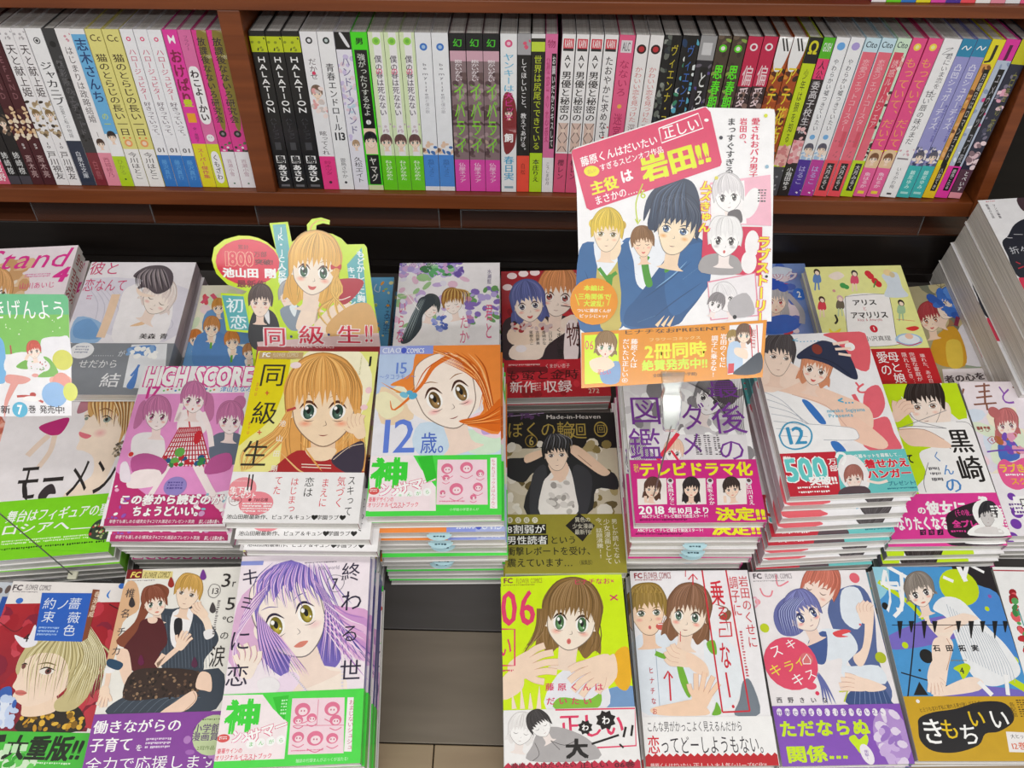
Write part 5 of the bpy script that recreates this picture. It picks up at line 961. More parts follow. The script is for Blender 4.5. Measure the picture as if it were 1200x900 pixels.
DESIGNS['A'] = dict(
 desc='crimson comic with a blond man in profile and a green strip',
 bh=44.0,
 short='crimson comic of the blond man',
 cover=[
('r','f2ecea',0,0,113,174),('p','b82430',[(-213,223),(1045,174),(1080,955),(1060,1288),(161,1309)],{'sm':0,'c2':'7c1c34','d':(36.7,21,71.6,129.6)}),('b',['c83848','a81c2c','8c1c38','d04858'],-12.2,24.2,123.1,121.1,60,9.6,4),
('s','5a1420',1.04,[(947,197),(1042,237),(1087,215)]),('s','6a1c28',.81,[(11,385),(162,464),(230,421)]),('t','5a5058','FC',6.2,6,9.6,5.1,{'bold':.05}),('t','6a6068','FLOWER COMICS',25.1,5.6,23.5,5.1,{'bold':.01}),
('l','8a8088',2.9,9.5,25.9,11,1,20,1),('e','3a74d0',11.9,18.3,3.3,2.7),('e','3a74d0',101.5,2.4,2.9,2.7),('s','3a84d8',1.68,[(932,144),(907,113),(923,65)],{'taper':2}),
('p','2a221c',[(482,1174),(599,1116),(899,1072),(1019,1280),(486,1301)]),('b',['d09828','8a6418','e8b840','3a2c1c'],47.9,113.7,101,128,40,2.6,5),('p','f8dcc4',[(454,1119),(458,1044),(669,964),(755,1112),(637,1170),(483,1177)]),
('p','f9e0cc',[(287,741),(337,621),(559,616),(736,731),(802,885),(706,1020),(516,1099),(396,1064),(341,1019),(351,971),(312,934),(326,857)]),
('p','cdbf8c',[(338,561),(522,435),(707,369),(906,488),(1004,686),(1002,956),(910,1108),(760,1130),(718,1057),(786,961),(747,770),(638,664),(468,648),(347,710),(329,838),(287,761)]),
('s','a89a68',.8,[(528,455),(350,661),(375,856)],{'taper':2}),('s','f0e8c0',.79,[(537,463),(374,676),(415,926)],{'taper':2}),('s','8a7c4c',.79,[(546,471),(397,691),(454,995)],{'taper':2}),
('s','e0d4a0',.79,[(547,455),(420,707),(492,1064)],{'taper':2}),('s','a89a68',.79,[(555,463),(443,722),(456,908)],{'taper':2}),('s','f0e8c0',.8,[(564,471),(441,659),(495,977)],{'taper':2}),
('s','8a7c4c',.79,[(565,455),(464,674),(534,1046)],{'taper':2}),('s','e0d4a0',.79,[(574,463),(487,689),(498,890)],{'taper':2}),('s','a89a68',.79,[(582,471),(510,705),(537,959)],{'taper':2}),
('s','f0e8c0',.79,[(583,454),(533,720),(575,1028)],{'taper':2}),('s','8a7c4c',.8,[(592,462),(531,657),(540,871)],{'taper':2}),('s','e0d4a0',.79,[(600,470),(554,672),(578,941)],{'taper':2}),
('s','a89a68',.79,[(602,454),(577,687),(616,1010)],{'taper':2}),('s','f0e8c0',.79,[(610,462),(600,703),(582,853)],{'taper':2}),('s','8a7c4c',.79,[(619,470),(623,718),(620,923)],{'taper':2}),
('s','e0d4a0',.8,[(620,453),(621,655),(658,993)],{'taper':2}),('s','a89a68',.79,[(628,461),(644,670),(696,1061)],{'taper':2}),('s','f0e8c0',.79,[(637,469),(667,685),(662,905)],{'taper':2}),
('s','8a7c4c',.79,[(638,453),(690,701),(700,975)],{'taper':2}),('s','e0d4a0',.79,[(647,461),(713,716),(737,1043)],{'taper':2}),('s','a89a68',.8,[(655,469),(712,653),(704,887)],{'taper':2}),
('s','f0e8c0',.79,[(656,453),(734,668),(741,957)],{'taper':2}),('s','8a7c4c',.79,[(665,461),(757,683),(779,1026)],{'taper':2}),('s','e0d4a0',.79,[(674,469),(780,699),(746,869)],{'taper':2}),
('s','a89a68',.79,[(675,452),(803,714),(783,939)],{'taper':2}),('s','f0e8c0',.8,[(683,460),(802,651),(820,1008)],{'taper':2}),('s','8a7c4c',.79,[(692,468),(825,666),(788,850)],{'taper':2}),
('s','e0d4a0',.79,[(693,452),(847,681),(825,920)],{'taper':2}),('s','a89a68',.79,[(702,460),(870,697),(862,990)],{'taper':2}),('s','f0e8c0',.79,[(710,468),(892,712),(899,1058)],{'taper':2}),
('s','8a7c4c',.8,[(711,451),(892,649),(867,902)],{'taper':2}),('s','e0d4a0',.79,[(720,459),(915,664),(904,972)],{'taper':2}),('s','a89a68',.79,[(729,467),(937,679),(940,1041)],{'taper':2}),
('s','f0e8c0',.79,[(730,451),(960,694),(910,884)],{'taper':2}),('s','8a7c4c',.79,[(738,459),(982,710),(946,954)],{'taper':2}),('s','e0d4a0',.8,[(747,467),(982,647),(982,1023)],{'taper':2}),
('s','a89a68',.79,[(748,451),(1005,662),(952,866)],{'taper':2}),('s','f0e8c0',.79,[(757,459),(1027,677),(988,936)],{'taper':2}),('s','8a7c4c',.79,[(765,467),(1050,692),(1024,1005)],{'taper':2}),
('s','e0d4a0',.79,[(766,450),(1072,708),(994,848)],{'taper':2}),('s','a89a68',.8,[(775,458),(1073,645),(1030,918)],{'taper':2}),('s','f0e8c0',.79,[(783,466),(1095,660),(1066,987)],{'taper':2}),
('s','8a7c4c',.79,[(785,450),(1117,675),(1101,1056)],{'taper':2}),('s','e0d4a0',.79,[(793,458),(1140,690),(1073,900)],{'taper':2}),('s','9a8c5c',.8,[(632,392),(852,649),(767,962)],{'taper':2}),
('s','f4ecc8',.8,[(640,391),(860,649),(799,1016)],{'taper':2}),('s','9a8c5c',.8,[(648,391),(868,649),(831,1069)],{'taper':2}),('s','f4ecc8',.8,[(656,391),(876,649),(824,993)],{'taper':2}),
('s','9a8c5c',.8,[(664,391),(884,649),(856,1046)],{'taper':2}),('s','f4ecc8',.8,[(673,391),(892,649),(848,969)],{'taper':2}),('s','9a8c5c',.8,[(681,391),(900,648),(880,1023)],{'taper':2}),
('s','f4ecc8',.8,[(689,390),(908,648),(912,1077)],{'taper':2}),('s','9a8c5c',.8,[(697,390),(916,648),(905,1000)],{'taper':2}),('s','f4ecc8',.8,[(705,390),(924,648),(936,1054)],{'taper':2}),
('s','9a8c5c',.8,[(713,390),(932,648),(929,977)],{'taper':2}),('s','f4ecc8',.8,[(722,390),(940,647),(961,1031)],{'taper':2}),('s','9a8c5c',.8,[(730,389),(948,647),(992,1084)],{'taper':2}),
('s','f4ecc8',.8,[(738,389),(956,647),(986,1008)],{'taper':2}),('s','9a8c5c',.8,[(746,389),(964,647),(1017,1061)],{'taper':2}),('s','f4ecc8',.8,[(754,389),(972,647),(1010,985)],{'taper':2}),
('s','9a8c5c',.8,[(762,389),(980,647),(1042,1038)],{'taper':2}),('s','f4ecc8',.8,[(771,389),(988,646),(1035,961)],{'taper':2}),('s','9a8c5c',.8,[(779,388),(996,646),(1066,1015)],{'taper':2}),
('s','f4ecc8',.8,[(787,388),(1004,646),(1097,1069)],{'taper':2}),('s','9a8c5c',.8,[(795,388),(1012,646),(1091,992)],{'taper':2}),('s','f4ecc8',.8,[(803,388),(1020,646),(1122,1046)],{'taper':2}),
('s','9a8c5c',.8,[(811,388),(1028,645),(1116,969)],{'taper':2}),('s','f4ecc8',.8,[(820,387),(1036,645),(1147,1023)],{'taper':2}),('e','f6f0e8',56.8,80.3,6.4,3),('e','7a4a44',58.2,80.3,2.8,2.6),('e','1a1414',58.1,80.1,1.2,1.4),
('s','2a201c',1.18,[(499,795),(557,770),(645,795)],{'taper':2}),('s','7a6840',1.18,[(469,747),(555,731),(642,753)],{'taper':2}),('e','7a4a44',35.4,76.3,1.8,2.5),('s','2a201c',.99,[(326,756),(357,740),(384,751)],{'taper':2}),
('p','d87870',[(352,975),(403,966),(455,988),(418,1011),(365,1001)]),('s','a05048',.48,[(357,990),(456,990)]),('p','f4f2fa',[(182,494),(304,521),(335,398),(408,560),(312,606),(237,563)]),
('p','2c64c8',[(302,105),(769,99),(799,541),(372,540)],{'sm':0}),('p','8a4a30',[(758,62),(823,67),(841,509),(799,541)],{'sm':0}),('t','f0d8c0','春海香威',81.1,20,5,24.4,{'vert':1,'bold':.02}),('t','e8f0ff','薔',63.3,19.8,12,11.3),
('t','e8f0ff','薇',66.3,32.7,11.9,11.1),('t','e8f0ff','色',65.7,44.2,11.8,11),('t','e8f0ff','ノ',53.2,21,12,11.3),('t','e8f0ff','約',40.5,20.3,12,11.3),('t','e8f0ff','束',43.3,32.4,11.9,11.2),('l','a8c8f8',37.7,41.6,56,50.6,3,16,1),
('t','2a2428','4',29.8,51.6,5.3,7.6,{'bold':.02}),('p','3a64b8',[(217,974),(306,944),(344,1084),(270,1123)]),('p','e4ecfc',[(244,1049),(315,1029),(375,1231),(320,1269)]),('b',['3a64b8','c8d8f8'],21.7,97.4,42.3,128.5,14,3.8,2),],
 band=[
('r','48c23c',0,130,113,174),('b',['6ad05c','d8f0d0','38a830'],37,141.1,69.4,157.9,18,4.8,3),('t','10240c','大重版!!',74.7,142.5,65.4,20.2,{'bold':.05,'shear':.12}),
('p','1c2c18',[(323,1332),(398,1325),(403,1384),(336,1391)],{'sm':0}),('l','d8f4d0',68.4,153.4,100.3,155.8,1,16,1),('l','c8ecc0',41,139.9,61.9,154,1,3,1),],
)
DESIGNS['B'] = dict(
 desc='white comic of a woman in maroon beside a suited blond man',
 bh=48.8,
 short='comic of the woman in maroon',
 cover=[
('r','f2efe9',0,0,113,174),('p','7c1620',[(1,0),(140,-1),(146,85),(4,89)],{'sm':0}),('t','f4e070','FC',8.7,4.9,9,5.2,{'bold':.05,'shear':.2}),('p','e8d890',[(142,8),(416,28),(422,101),(146,85)],{'sm':0}),
('t','5a4a20','FLOWER COMICS',27.9,5.7,23,5.6,{'bold':.01,'shear':.2}),('l','8a8088',2.4,10.2,27,11.7,1,20,1),('p','e4b890',[(-2,174),(111,135),(180,366),(66,484),(57,798),(-60,795)]),
('p','3c4654',[(365,391),(481,374),(678,359),(845,526),(927,667),(835,820),(816,933),(503,906),(392,632)]),('p','3c4654',[(964,900),(998,1234),(535,1266),(102,1249),(171,1138),(383,1071)]),('s','6a7686',.31,[(369,412),(484,886)]),
('s','6a7686',.31,[(400,421),(513,887)]),('s','6a7686',.31,[(432,430),(542,888)]),('s','6a7686',.31,[(463,439),(571,889)]),('s','6a7686',.31,[(495,448),(600,890)]),('s','6a7686',.31,[(526,457),(629,890)]),
('s','6a7686',.31,[(558,466),(658,891)]),('s','6a7686',.31,[(589,474),(687,892)]),('s','6a7686',.31,[(620,483),(716,893)]),('s','6a7686',.31,[(652,492),(745,894)]),('s','6a7686',.31,[(683,501),(774,894)]),
('s','6a7686',.31,[(714,510),(803,895)]),('s','6a7686',.31,[(745,519),(832,896)]),('s','6a7686',.31,[(776,528),(861,897)]),('s','6a7686',.31,[(808,537),(890,898)]),('s','6a7686',.31,[(839,546),(919,898)]),
('s','6a7686',.37,[(155,1238),(247,1141),(395,1126)]),('s','6a7686',.37,[(223,1240),(315,1142),(452,1128)]),('s','6a7686',.37,[(291,1241),(383,1144),(509,1129)]),('s','6a7686',.37,[(359,1243),(452,1146),(566,1131)]),
('s','6a7686',.37,[(426,1245),(520,1148),(623,1133)]),('s','6a7686',.37,[(494,1247),(588,1150),(680,1134)]),('s','6a7686',.37,[(562,1249),(656,1152),(737,1136)]),('s','6a7686',.37,[(630,1251),(725,1154),(793,1137)]),
('s','6a7686',.37,[(697,1253),(793,1156),(850,1139)]),('p','f8f6f8',[(487,405),(653,389),(657,580),(607,736),(514,656)]),('p','23232a',[(515,472),(574,466),(598,579),(585,667),(529,577)]),
('s','fbe4d0',6.03,[(705,401),(789,484),(835,585)]),('p','f4f2f4',[(786,584),(862,566),(881,626),(817,654)]),
('f',(58.6,23.2,10.3,2.8,-.6,10.1),{'hair':'cca050','iris':'6a5a50','male':1,'skin':'fbe2cc','st':20,'t':-.3,'blush':None,'cap':.95,'line':'4a3428','L':0}),
('p','8a4a34',[(206,201),(295,140),(405,185),(411,269),(348,309),(268,409),(222,568),(153,704),(42,642),(165,487),(191,325)]),
('f',(31,31.8,8.8,-1.4,3.5,9.4),{'hair':'8a4a34','iris':'4a6a5a','skin':'fce6d6','st':18,'t':.2,'mouth':'l','cap':.95,'blush':'f0a898'}),
('p','5a2228',[(231,469),(376,452),(442,535),(488,674),(439,770),(445,904),(256,918),(193,802),(118,723),(202,568)]),('p','fbdcc8',[(277,450),(357,452),(355,496),(296,494)]),
('p','f9d8c2',[(66,750),(157,724),(225,879),(253,993),(223,1029),(176,991)]),('p','fbdfc8',[(243,976),(201,986),(214,1044),(226,1062),(289,1051),(280,1021)]),('s','d09880',2.35,[(280,1040),(299,1068),(317,1097)]),
('s','fbdfc8',1.88,[(280,1040),(299,1068),(317,1097)]),('s','d09880',2.35,[(262,1044),(282,1080),(300,1115)]),('s','fbdfc8',1.88,[(262,1044),(282,1080),(300,1115)]),('s','d09880',2.35,[(245,1049),(259,1083),(274,1116)]),
('s','fbdfc8',1.88,[(245,1049),(259,1083),(274,1116)]),('s','d09880',2.35,[(227,1053),(236,1080),(244,1106)]),('s','fbdfc8',1.88,[(227,1053),(236,1080),(244,1106)]),('s','f9d8c2',4.62,[(478,771),(438,866),(586,726)]),
('s','d09880',2.67,[(582,674),(564,641),(555,607)]),('s','fbdfc8',2.17,[(582,674),(564,641),(555,607)]),('p','fbdfc8',[(569,716),(621,745),(662,696),(666,674),(591,627),(572,654)]),
('s','d09880',2.68,[(589,642),(594,606),(606,572)]),('s','fbdfc8',2.18,[(589,642),(594,606),(606,572)]),('s','d09880',2.67,[(612,654),(624,613),(645,578)]),('s','fbdfc8',2.18,[(612,654),(624,613),(645,578)]),
('s','d09880',2.67,[(634,666),(652,632),(677,602)]),('s','fbdfc8',2.17,[(634,666),(652,632),(677,602)]),('s','d09880',2.66,[(657,679),(675,655),(698,637)]),('s','fbdfc8',2.17,[(657,679),(675,655),(698,637)]),
('s','f9d8c2',4.18,[(35,874),(46,987),(43,1034)]),('s','d09880',2.71,[(70,1087),(95,1117),(111,1150)]),('s','fbdfc8',2.25,[(70,1087),(95,1117),(111,1150)]),
('p','fbdfc8',[(74,1042),(16,1021),(-11,1079),(-10,1102),(72,1136),(84,1106)]),('s','d09880',2.7,[(70,1121),(72,1158),(74,1194)]),('s','fbdfc8',2.24,[(70,1121),(72,1158),(74,1194)]),
('s','d09880',2.7,[(46,1112),(43,1155),(40,1197)]),('s','fbdfc8',2.24,[(46,1112),(43,1155),(40,1197)]),('s','d09880',2.71,[(22,1104),(13,1142),(5,1180)]),('s','fbdfc8',2.24,[(22,1104),(13,1142),(5,1180)]),
('s','d09880',2.71,[(-3,1095),(-13,1123),(-23,1151)]),('s','fbdfc8',2.24,[(-3,1095),(-13,1123),(-23,1151)]),('p','fbdfc8',[(774,470),(801,431),(753,375),(732,363),(690,417),(716,444)]),
('s','d09880',2.94,[(704,424),(670,405),(646,374)]),('s','fbdfc8',2.43,[(704,424),(670,405),(646,374)]),('s','d09880',2.94,[(715,407),(676,380),(652,340)]),('s','fbdfc8',2.44,[(715,407),(676,380),(652,340)]),
('s','d09880',2.95,[(726,390),(692,362),(673,322)]),('s','fbdfc8',2.44,[(726,390),(692,362),(673,322)]),('s','d09880',2.96,[(737,374),(713,349),(702,317)]),('s','fbdfc8',2.45,[(737,374),(713,349),(702,317)]),
('e','f4f2f4',4,89.3,5,2.7),('p','2a4a68',[(18,797),(143,839),(117,895),(12,854)]),('p','3a2a26',[(237,917),(461,886),(816,933),(822,1083),(398,1145),(205,1121)]),
('b',['6a5040','9a7c60','241a18','4a3830'],19.8,91.6,83.1,113.8,110,1.3,8),('p','f9d8c2',[(784,1082),(825,1156),(737,1245),(535,1266),(648,1170)]),('p','f9d8c2',[(816,933),(905,955),(936,1086),(879,1084),(798,1054)]),
('s','c09880',.56,[(785,1091),(816,1156),(737,1245)]),('p','a03028',[(410,80),(452,153),(429,182),(395,151)]),('p','7a3c98',[(687,17),(728,91),(704,120),(670,89)]),('p','4a4448',[(823,326),(862,397),(839,425),(806,395)]),
('p','3a3438',[(96,254),(139,325),(117,354),(83,324)]),('p','6a1c48',[(283,770),(324,836),(302,862),(270,835)]),('p','5a2848',[(745,802),(783,868),(761,894),(729,867)]),
('s','6a6468',.52,[(765,221),(787,164),(849,173),(874,230),(836,285),(783,269),(765,221)]),('t','4a4448','13',82.5,22.4,8.1,5.5),('t','4a4448','椎',7.5,22,8.5,8.8),('t','4a4448','名',7.1,40.5,8.4,8.6),
('t','4a4448','チ',7,56.6,8.3,8.4),('t','4a4448','カ',6.4,73.3,8.2,8.2),('t','2a2628','3',91.3,12.6,10.2,12.8),('t','2a2628','r',98.8,15.3,4.1,7.2),('t','2a2628','5',98.6,34.3,10.1,11.6),('t','2a2628','℃',97.2,48.5,8.8,7.3),
('t','2a2628','の',97.1,62.5,8.3,7.9),('t','2a2628','涙',93.9,80.3,13.6,19.3),('l','6a6468',86.5,31.1,89.4,62.2,16,1,1),],
 band=[
('r','8c44a4',0,125.2,113,174),('t','fff','働きながらの',37.8,135.3,72.4,11,{'bold':.03}),('t','fff','子育て',19.3,149.1,35.1,11.5,{'bold':.03}),('t','fff','を',42.3,152,5.9,5.5,{'bold':.02}),
('t','fff','全力で応援します',54.6,163.6,106,10.9,{'bold':.0}),('l','e8d8f0',46.9,144.9,67.3,154,3,14,1),('b',['a868bc','7c3894','b880c8'],73.5,133.4,108.3,165.5,8,4.4,4),('e','c8d8a8',100.3,143.8,16.3,15.7),
('t','5a2878','小学館',94.8,138.4,22.4,7.1,{'bold':.02}),('t','5a2878','漫画賞',94.4,144.9,22.2,7,{'bold':.02}),('t','5a7838','2冠作品',96.4,153.6,14.7,3.5),('l','5a7838',90,131.2,104.9,133,1,8,1),],
)
DESIGNS['C'] = dict(
 desc='white comic with a long purple-haired girl, green strip',
 spine='5a5ab8',
 bh=56.0,
 flips='nnrrnnrr',
 short='purple-haired girl comic',
 cover=[
('r','f7ecf4',0,0,113,174),('p','e8b4dc',[(352,204),(154,358),(7,570),(-6,893),(109,917),(259,600)]),('p','d8a8dc',[(352,204),(126,357),(7,628),(18,931),(139,918),(259,600)]),
('p','f0c8e4',[(352,204),(99,356),(7,686),(41,969),(169,919),(259,600)]),('p','dcb0e4',[(352,204),(72,355),(7,743),(65,1007),(199,920),(259,600)]),('p','e4b8dc',[(352,204),(44,354),(7,800),(88,1044),(229,922),(259,600)]),
('p','e0a8d8',[(656,299),(825,467),(1099,518),(1141,599),(990,631),(756,582)]),('p','d098d4',[(656,299),(828,511),(1102,589),(1145,673),(993,690),(759,622)]),
('p','ecc0e4',[(656,299),(831,554),(1106,660),(1149,746),(997,747),(762,661)]),('p','e0a8d8',[(656,299),(834,598),(1110,729),(1152,819),(1000,805),(765,699)]),
('p','d098d4',[(656,299),(837,640),(1113,798),(1156,890),(1004,861),(768,738)]),('p','ecc0e4',[(656,299),(840,683),(1117,866),(1159,961),(1007,918),(771,776)]),
('p','7a6ac0',[(174,196),(396,60),(624,153),(763,425),(842,702),(931,896),(882,1005),(789,1001),(702,849),(581,768),(580,955),(479,1061),(318,944),(218,733),(144,438)]),
('p','fdeee2',[(547,804),(697,792),(748,962),(939,1025),(970,1216),(566,1199),(510,1007)]),('p','f4e0f4',[(442,1059),(568,1028),(658,1203),(401,1198)]),
('f',(46.9,54.7,26.1,-10.1,13.7,28.3),{'hair':'7a6cc4','iris':'a89830','es':1.2,'cap':0,'mouth':'l','skin':'fef0e6','line':'2c2440','blush':'f8d0d0','seed':2,'lw':.8}),
('p','8474c8',[(156,458),(159,236),(281,97),(435,51),(602,131),(736,323),(789,505),(702,382),(571,234),(600,337),(494,251),(465,351),(398,267),(317,425),(284,303),(205,460),(192,597)],{'sm':0}),
('s','5a4c9c',.91,[(278,67),(146,215),(146,378)],{'taper':2}),('s','e8b8ec',.91,[(287,76),(160,232),(185,442)],{'taper':2}),('s','b89ce0',.91,[(296,85),(174,249),(209,385)],{'taper':2}),
('s','f4d4f4',.91,[(305,94),(188,266),(195,446)],{'taper':2}),('s','6a5cb0',.9,[(310,69),(202,283),(220,389)],{'taper':2}),('s','5a4c9c',.91,[(319,77),(206,218),(258,453)],{'taper':2}),
('s','e8b8ec',.91,[(328,86),(219,235),(230,394)],{'taper':2}),('s','b89ce0',.91,[(336,95),(233,252),(268,457)],{'taper':2}),('s','f4d4f4',.91,[(342,70),(247,269),(293,400)],{'taper':2}),
('s','6a5cb0',.9,[(351,79),(261,286),(278,462)],{'taper':2}),('s','5a4c9c',.91,[(360,87),(265,221),(303,405)],{'taper':2}),('s','e8b8ec',.91,[(368,96),(279,238),(341,468)],{'taper':2}),
('s','b89ce0',.91,[(374,71),(292,255),(313,409)],{'taper':2}),('s','f4d4f4',.9,[(383,80),(306,271),(351,473)],{'taper':2}),('s','6a5cb0',.9,[(391,89),(320,288),(376,416)],{'taper':2}),
('s','5a4c9c',.91,[(400,98),(324,223),(361,477)],{'taper':2}),('s','e8b8ec',.91,[(406,73),(338,240),(386,420)],{'taper':2}),('s','b89ce0',.91,[(415,81),(352,257),(424,484)],{'taper':2}),
('s','f4d4f4',.9,[(423,90),(365,274),(396,425)],{'taper':2}),('s','6a5cb0',.9,[(432,99),(379,291),(434,488)],{'taper':2}),('s','5a4c9c',.91,[(438,74),(384,226),(459,431)],{'taper':2}),
('s','e8b8ec',.91,[(447,83),(397,243),(444,492)],{'taper':2}),('s','b89ce0',.91,[(455,92),(411,260),(469,436)],{'taper':2}),('s','f4d4f4',.9,[(464,100),(424,277),(506,499)],{'taper':2}),
('s','6a5cb0',.9,[(470,75),(438,293),(479,440)],{'taper':2}),('s','5a4c9c',.91,[(479,84),(443,228),(516,503)],{'taper':2}),('s','e8b8ec',.91,[(487,93),(456,245),(542,447)],{'taper':2}),
('s','b89ce0',.91,[(496,102),(470,262),(526,508)],{'taper':2}),('s','f4d4f4',.9,[(502,77),(483,279),(552,451)],{'taper':2}),('s','6a5cb0',.9,[(510,86),(497,296),(589,514)],{'taper':2}),
('s','5a4c9c',.91,[(519,94),(502,231),(562,456)],{'taper':2}),('s','e8b8ec',.91,[(528,103),(516,248),(588,399)],{'taper':2}),('s','b89ce0',.91,[(534,78),(529,265),(625,462)],{'taper':2}),
('s','f4d4f4',.9,[(542,87),(542,282),(598,403)],{'taper':2}),('s','6a5cb0',.9,[(551,96),(556,298),(635,467)],{'taper':2}),('s','5a4c9c',.91,[(560,105),(562,233),(661,410)],{'taper':2}),
('s','e8b8ec',.91,[(566,80),(575,250),(645,471)],{'taper':2}),('s','b89ce0',.91,[(574,88),(588,267),(671,415)],{'taper':2}),('s','f4d4f4',.9,[(583,97),(601,284),(707,478)],{'taper':2}),
('s','6a5cb0',.9,[(592,106),(615,301),(681,419)],{'taper':2}),('s','5a4c9c',.91,[(598,81),(621,236),(717,482)],{'taper':2}),('s','e8b8ec',.91,[(606,90),(634,253),(744,426)],{'taper':2}),
('s','b89ce0',.91,[(615,98),(647,270),(727,487)],{'taper':2}),('s','f4d4f4',.9,[(624,107),(661,287),(754,430)],{'taper':2}),('s','6a5cb0',.9,[(630,82),(674,304),(790,493)],{'taper':2}),
('s','5a4c9c',.91,[(638,91),(680,238),(764,435)],{'taper':2}),('s','e8b8ec',.91,[(647,100),(693,255),(800,498)],{'taper':2}),('s','b89ce0',.91,[(656,109),(706,272),(827,441)],{'taper':2}),
('s','f4d4f4',.9,[(662,84),(720,289),(810,502)],{'taper':2}),('s','6a5cb0',.9,[(670,92),(733,306),(837,446)],{'taper':2}),('s','5a4c9c',.91,[(679,101),(739,241),(872,509)],{'taper':2}),
('s','e8b8ec',.91,[(688,110),(753,258),(847,450)],{'taper':2}),('s','b89ce0',.91,[(694,85),(766,275),(882,513)],{'taper':2}),('s','f4d4f4',.9,[(702,94),(779,292),(909,457)],{'taper':2}),
('s','6a5cb0',.9,[(711,103),(792,309),(892,518)],{'taper':2}),('s','5a4c9c',.91,[(719,111),(799,243),(919,461)],{'taper':2}),('s','e8b8ec',.91,[(726,86),(812,260),(954,524)],{'taper':2}),
('s','b89ce0',.91,[(734,95),(825,277),(929,466)],{'taper':2}),('s','f4d4f4',.9,[(743,104),(838,294),(964,529)],{'taper':2}),('s','6a5cb0',.9,[(751,113),(851,311),(992,472)],{'taper':2}),
('s','5a4c9c',.98,[(629,216),(769,504),(742,888)],{'taper':2}),('s','e8b8ec',.98,[(633,220),(776,511),(761,931)],{'taper':2}),('s','f4d4f4',.98,[(638,224),(782,517),(779,975)],{'taper':2}),
('s','6a5cb0',.98,[(642,228),(788,523),(790,925)],{'taper':2}),('s','5a4c9c',.98,[(646,233),(794,529),(809,968)],{'taper':2}),('s','e8b8ec',.98,[(650,237),(801,535),(820,919)],{'taper':2}),
('s','f4d4f4',.98,[(655,241),(807,542),(838,962)],{'taper':2}),('s','6a5cb0',.98,[(659,246),(813,548),(849,913)],{'taper':2}),('s','5a4c9c',.98,[(663,250),(819,554),(867,956)],{'taper':2}),
('s','e8b8ec',.97,[(668,254),(826,560),(879,907)],{'taper':2}),('s','f4d4f4',.97,[(672,259),(832,566),(897,950)],{'taper':2}),('s','6a5cb0',.97,[(676,263),(838,572),(908,900)],{'taper':2}),
('s','5a4c9c',.97,[(681,267),(844,578),(926,944)],{'taper':2}),('s','e8b8ec',.97,[(685,271),(850,585),(944,987)],{'taper':2}),('s','f4d4f4',.97,[(689,276),(857,591),(956,938)],{'taper':2}),
('s','6a5cb0',.97,[(693,280),(863,597),(974,981)],{'taper':2}),('s','5a4c9c',.97,[(698,284),(869,603),(985,932)],{'taper':2}),('s','e8b8ec',.97,[(702,288),(875,609),(1003,975)],{'taper':2}),
('s','f4d4f4',.97,[(706,293),(881,615),(1015,925)],{'taper':2}),('s','6a5cb0',.97,[(710,297),(887,621),(1033,969)],{'taper':2}),('s','5a4c9c',.97,[(715,301),(894,627),(1045,919)],{'taper':2}),
('s','e8b8ec',.97,[(719,305),(900,633),(1062,963)],{'taper':2}),('s','f4d4f4',.97,[(723,310),(906,640),(1074,913)],{'taper':2}),('s','6a5cb0',.97,[(727,314),(912,646),(1092,956)],{'taper':2}),
('s','5a4c9c',.97,[(732,318),(918,652),(1104,907)],{'taper':2}),('s','e8b8ec',.96,[(736,323),(924,658),(1121,950)],{'taper':2}),('s','f4d4f4',.96,[(740,327),(931,664),(1138,994)],{'taper':2}),
('s','6a5cb0',.96,[(744,331),(937,670),(1151,944)],{'taper':2}),('s','5a4c9c',.96,[(749,335),(943,676),(1168,987)],{'taper':2}),('s','e8b8ec',.96,[(753,339),(949,682),(1181,938)],{'taper':2}),
('s','f4d4f4',.96,[(757,344),(955,688),(1198,981)],{'taper':2}),('s','6a5cb0',.96,[(761,348),(961,694),(1210,932)],{'taper':2}),('s','5a4c9c',.95,[(178,479),(227,734),(305,999)],{'taper':2}),
('s','e8b8ec',.95,[(185,487),(235,734),(324,1034)],{'taper':2}),('s','c8a8e8',.95,[(191,496),(243,734),(337,1015)],{'taper':2}),('s','5a4c9c',.95,[(198,504),(250,735),(355,1050)],{'taper':2}),
('s','e8b8ec',.95,[(205,512),(258,735),(368,1031)],{'taper':2}),('s','c8a8e8',.95,[(212,520),(265,735),(381,1011)],{'taper':2}),('s','5a4c9c',.95,[(218,528),(273,736),(399,1046)],{'taper':2}),
('s','e8b8ec',.95,[(225,536),(281,736),(412,1027)],{'taper':2}),('s','c8a8e8',.95,[(232,544),(288,736),(425,1007)],{'taper':2}),('s','5a4c9c',.95,[(239,553),(296,737),(444,1043)],{'taper':2}),
('s','e8b8ec',.95,[(245,561),(304,737),(456,1023)],{'taper':2}),('s','c8a8e8',.95,[(252,569),(311,737),(475,1059)],{'taper':2}),('s','5a4c9c',.95,[(259,577),(319,738),(488,1039)],{'taper':2}),
('s','e8b8ec',.95,[(265,585),(326,738),(500,1020)],{'taper':2}),('s','c8a8e8',.95,[(272,593),(334,738),(519,1055)],{'taper':2}),('s','5a4c9c',.95,[(279,601),(342,739),(532,1036)],{'taper':2}),
('s','e8b8ec',.95,[(285,609),(349,739),(545,1016)],{'taper':2}),('s','c8a8e8',.95,[(292,617),(357,739),(563,1052)],{'taper':2}),('s','5a4c9c',.95,[(299,625),(364,740),(576,1032)],{'taper':2}),
('s','e8b8ec',.95,[(305,633),(372,740),(589,1012)],{'taper':2}),('s','c8a8e8',.95,[(312,641),(380,740),(607,1048)],{'taper':2}),('s','5a4c9c',.95,[(318,649),(387,741),(620,1028)],{'taper':2}),
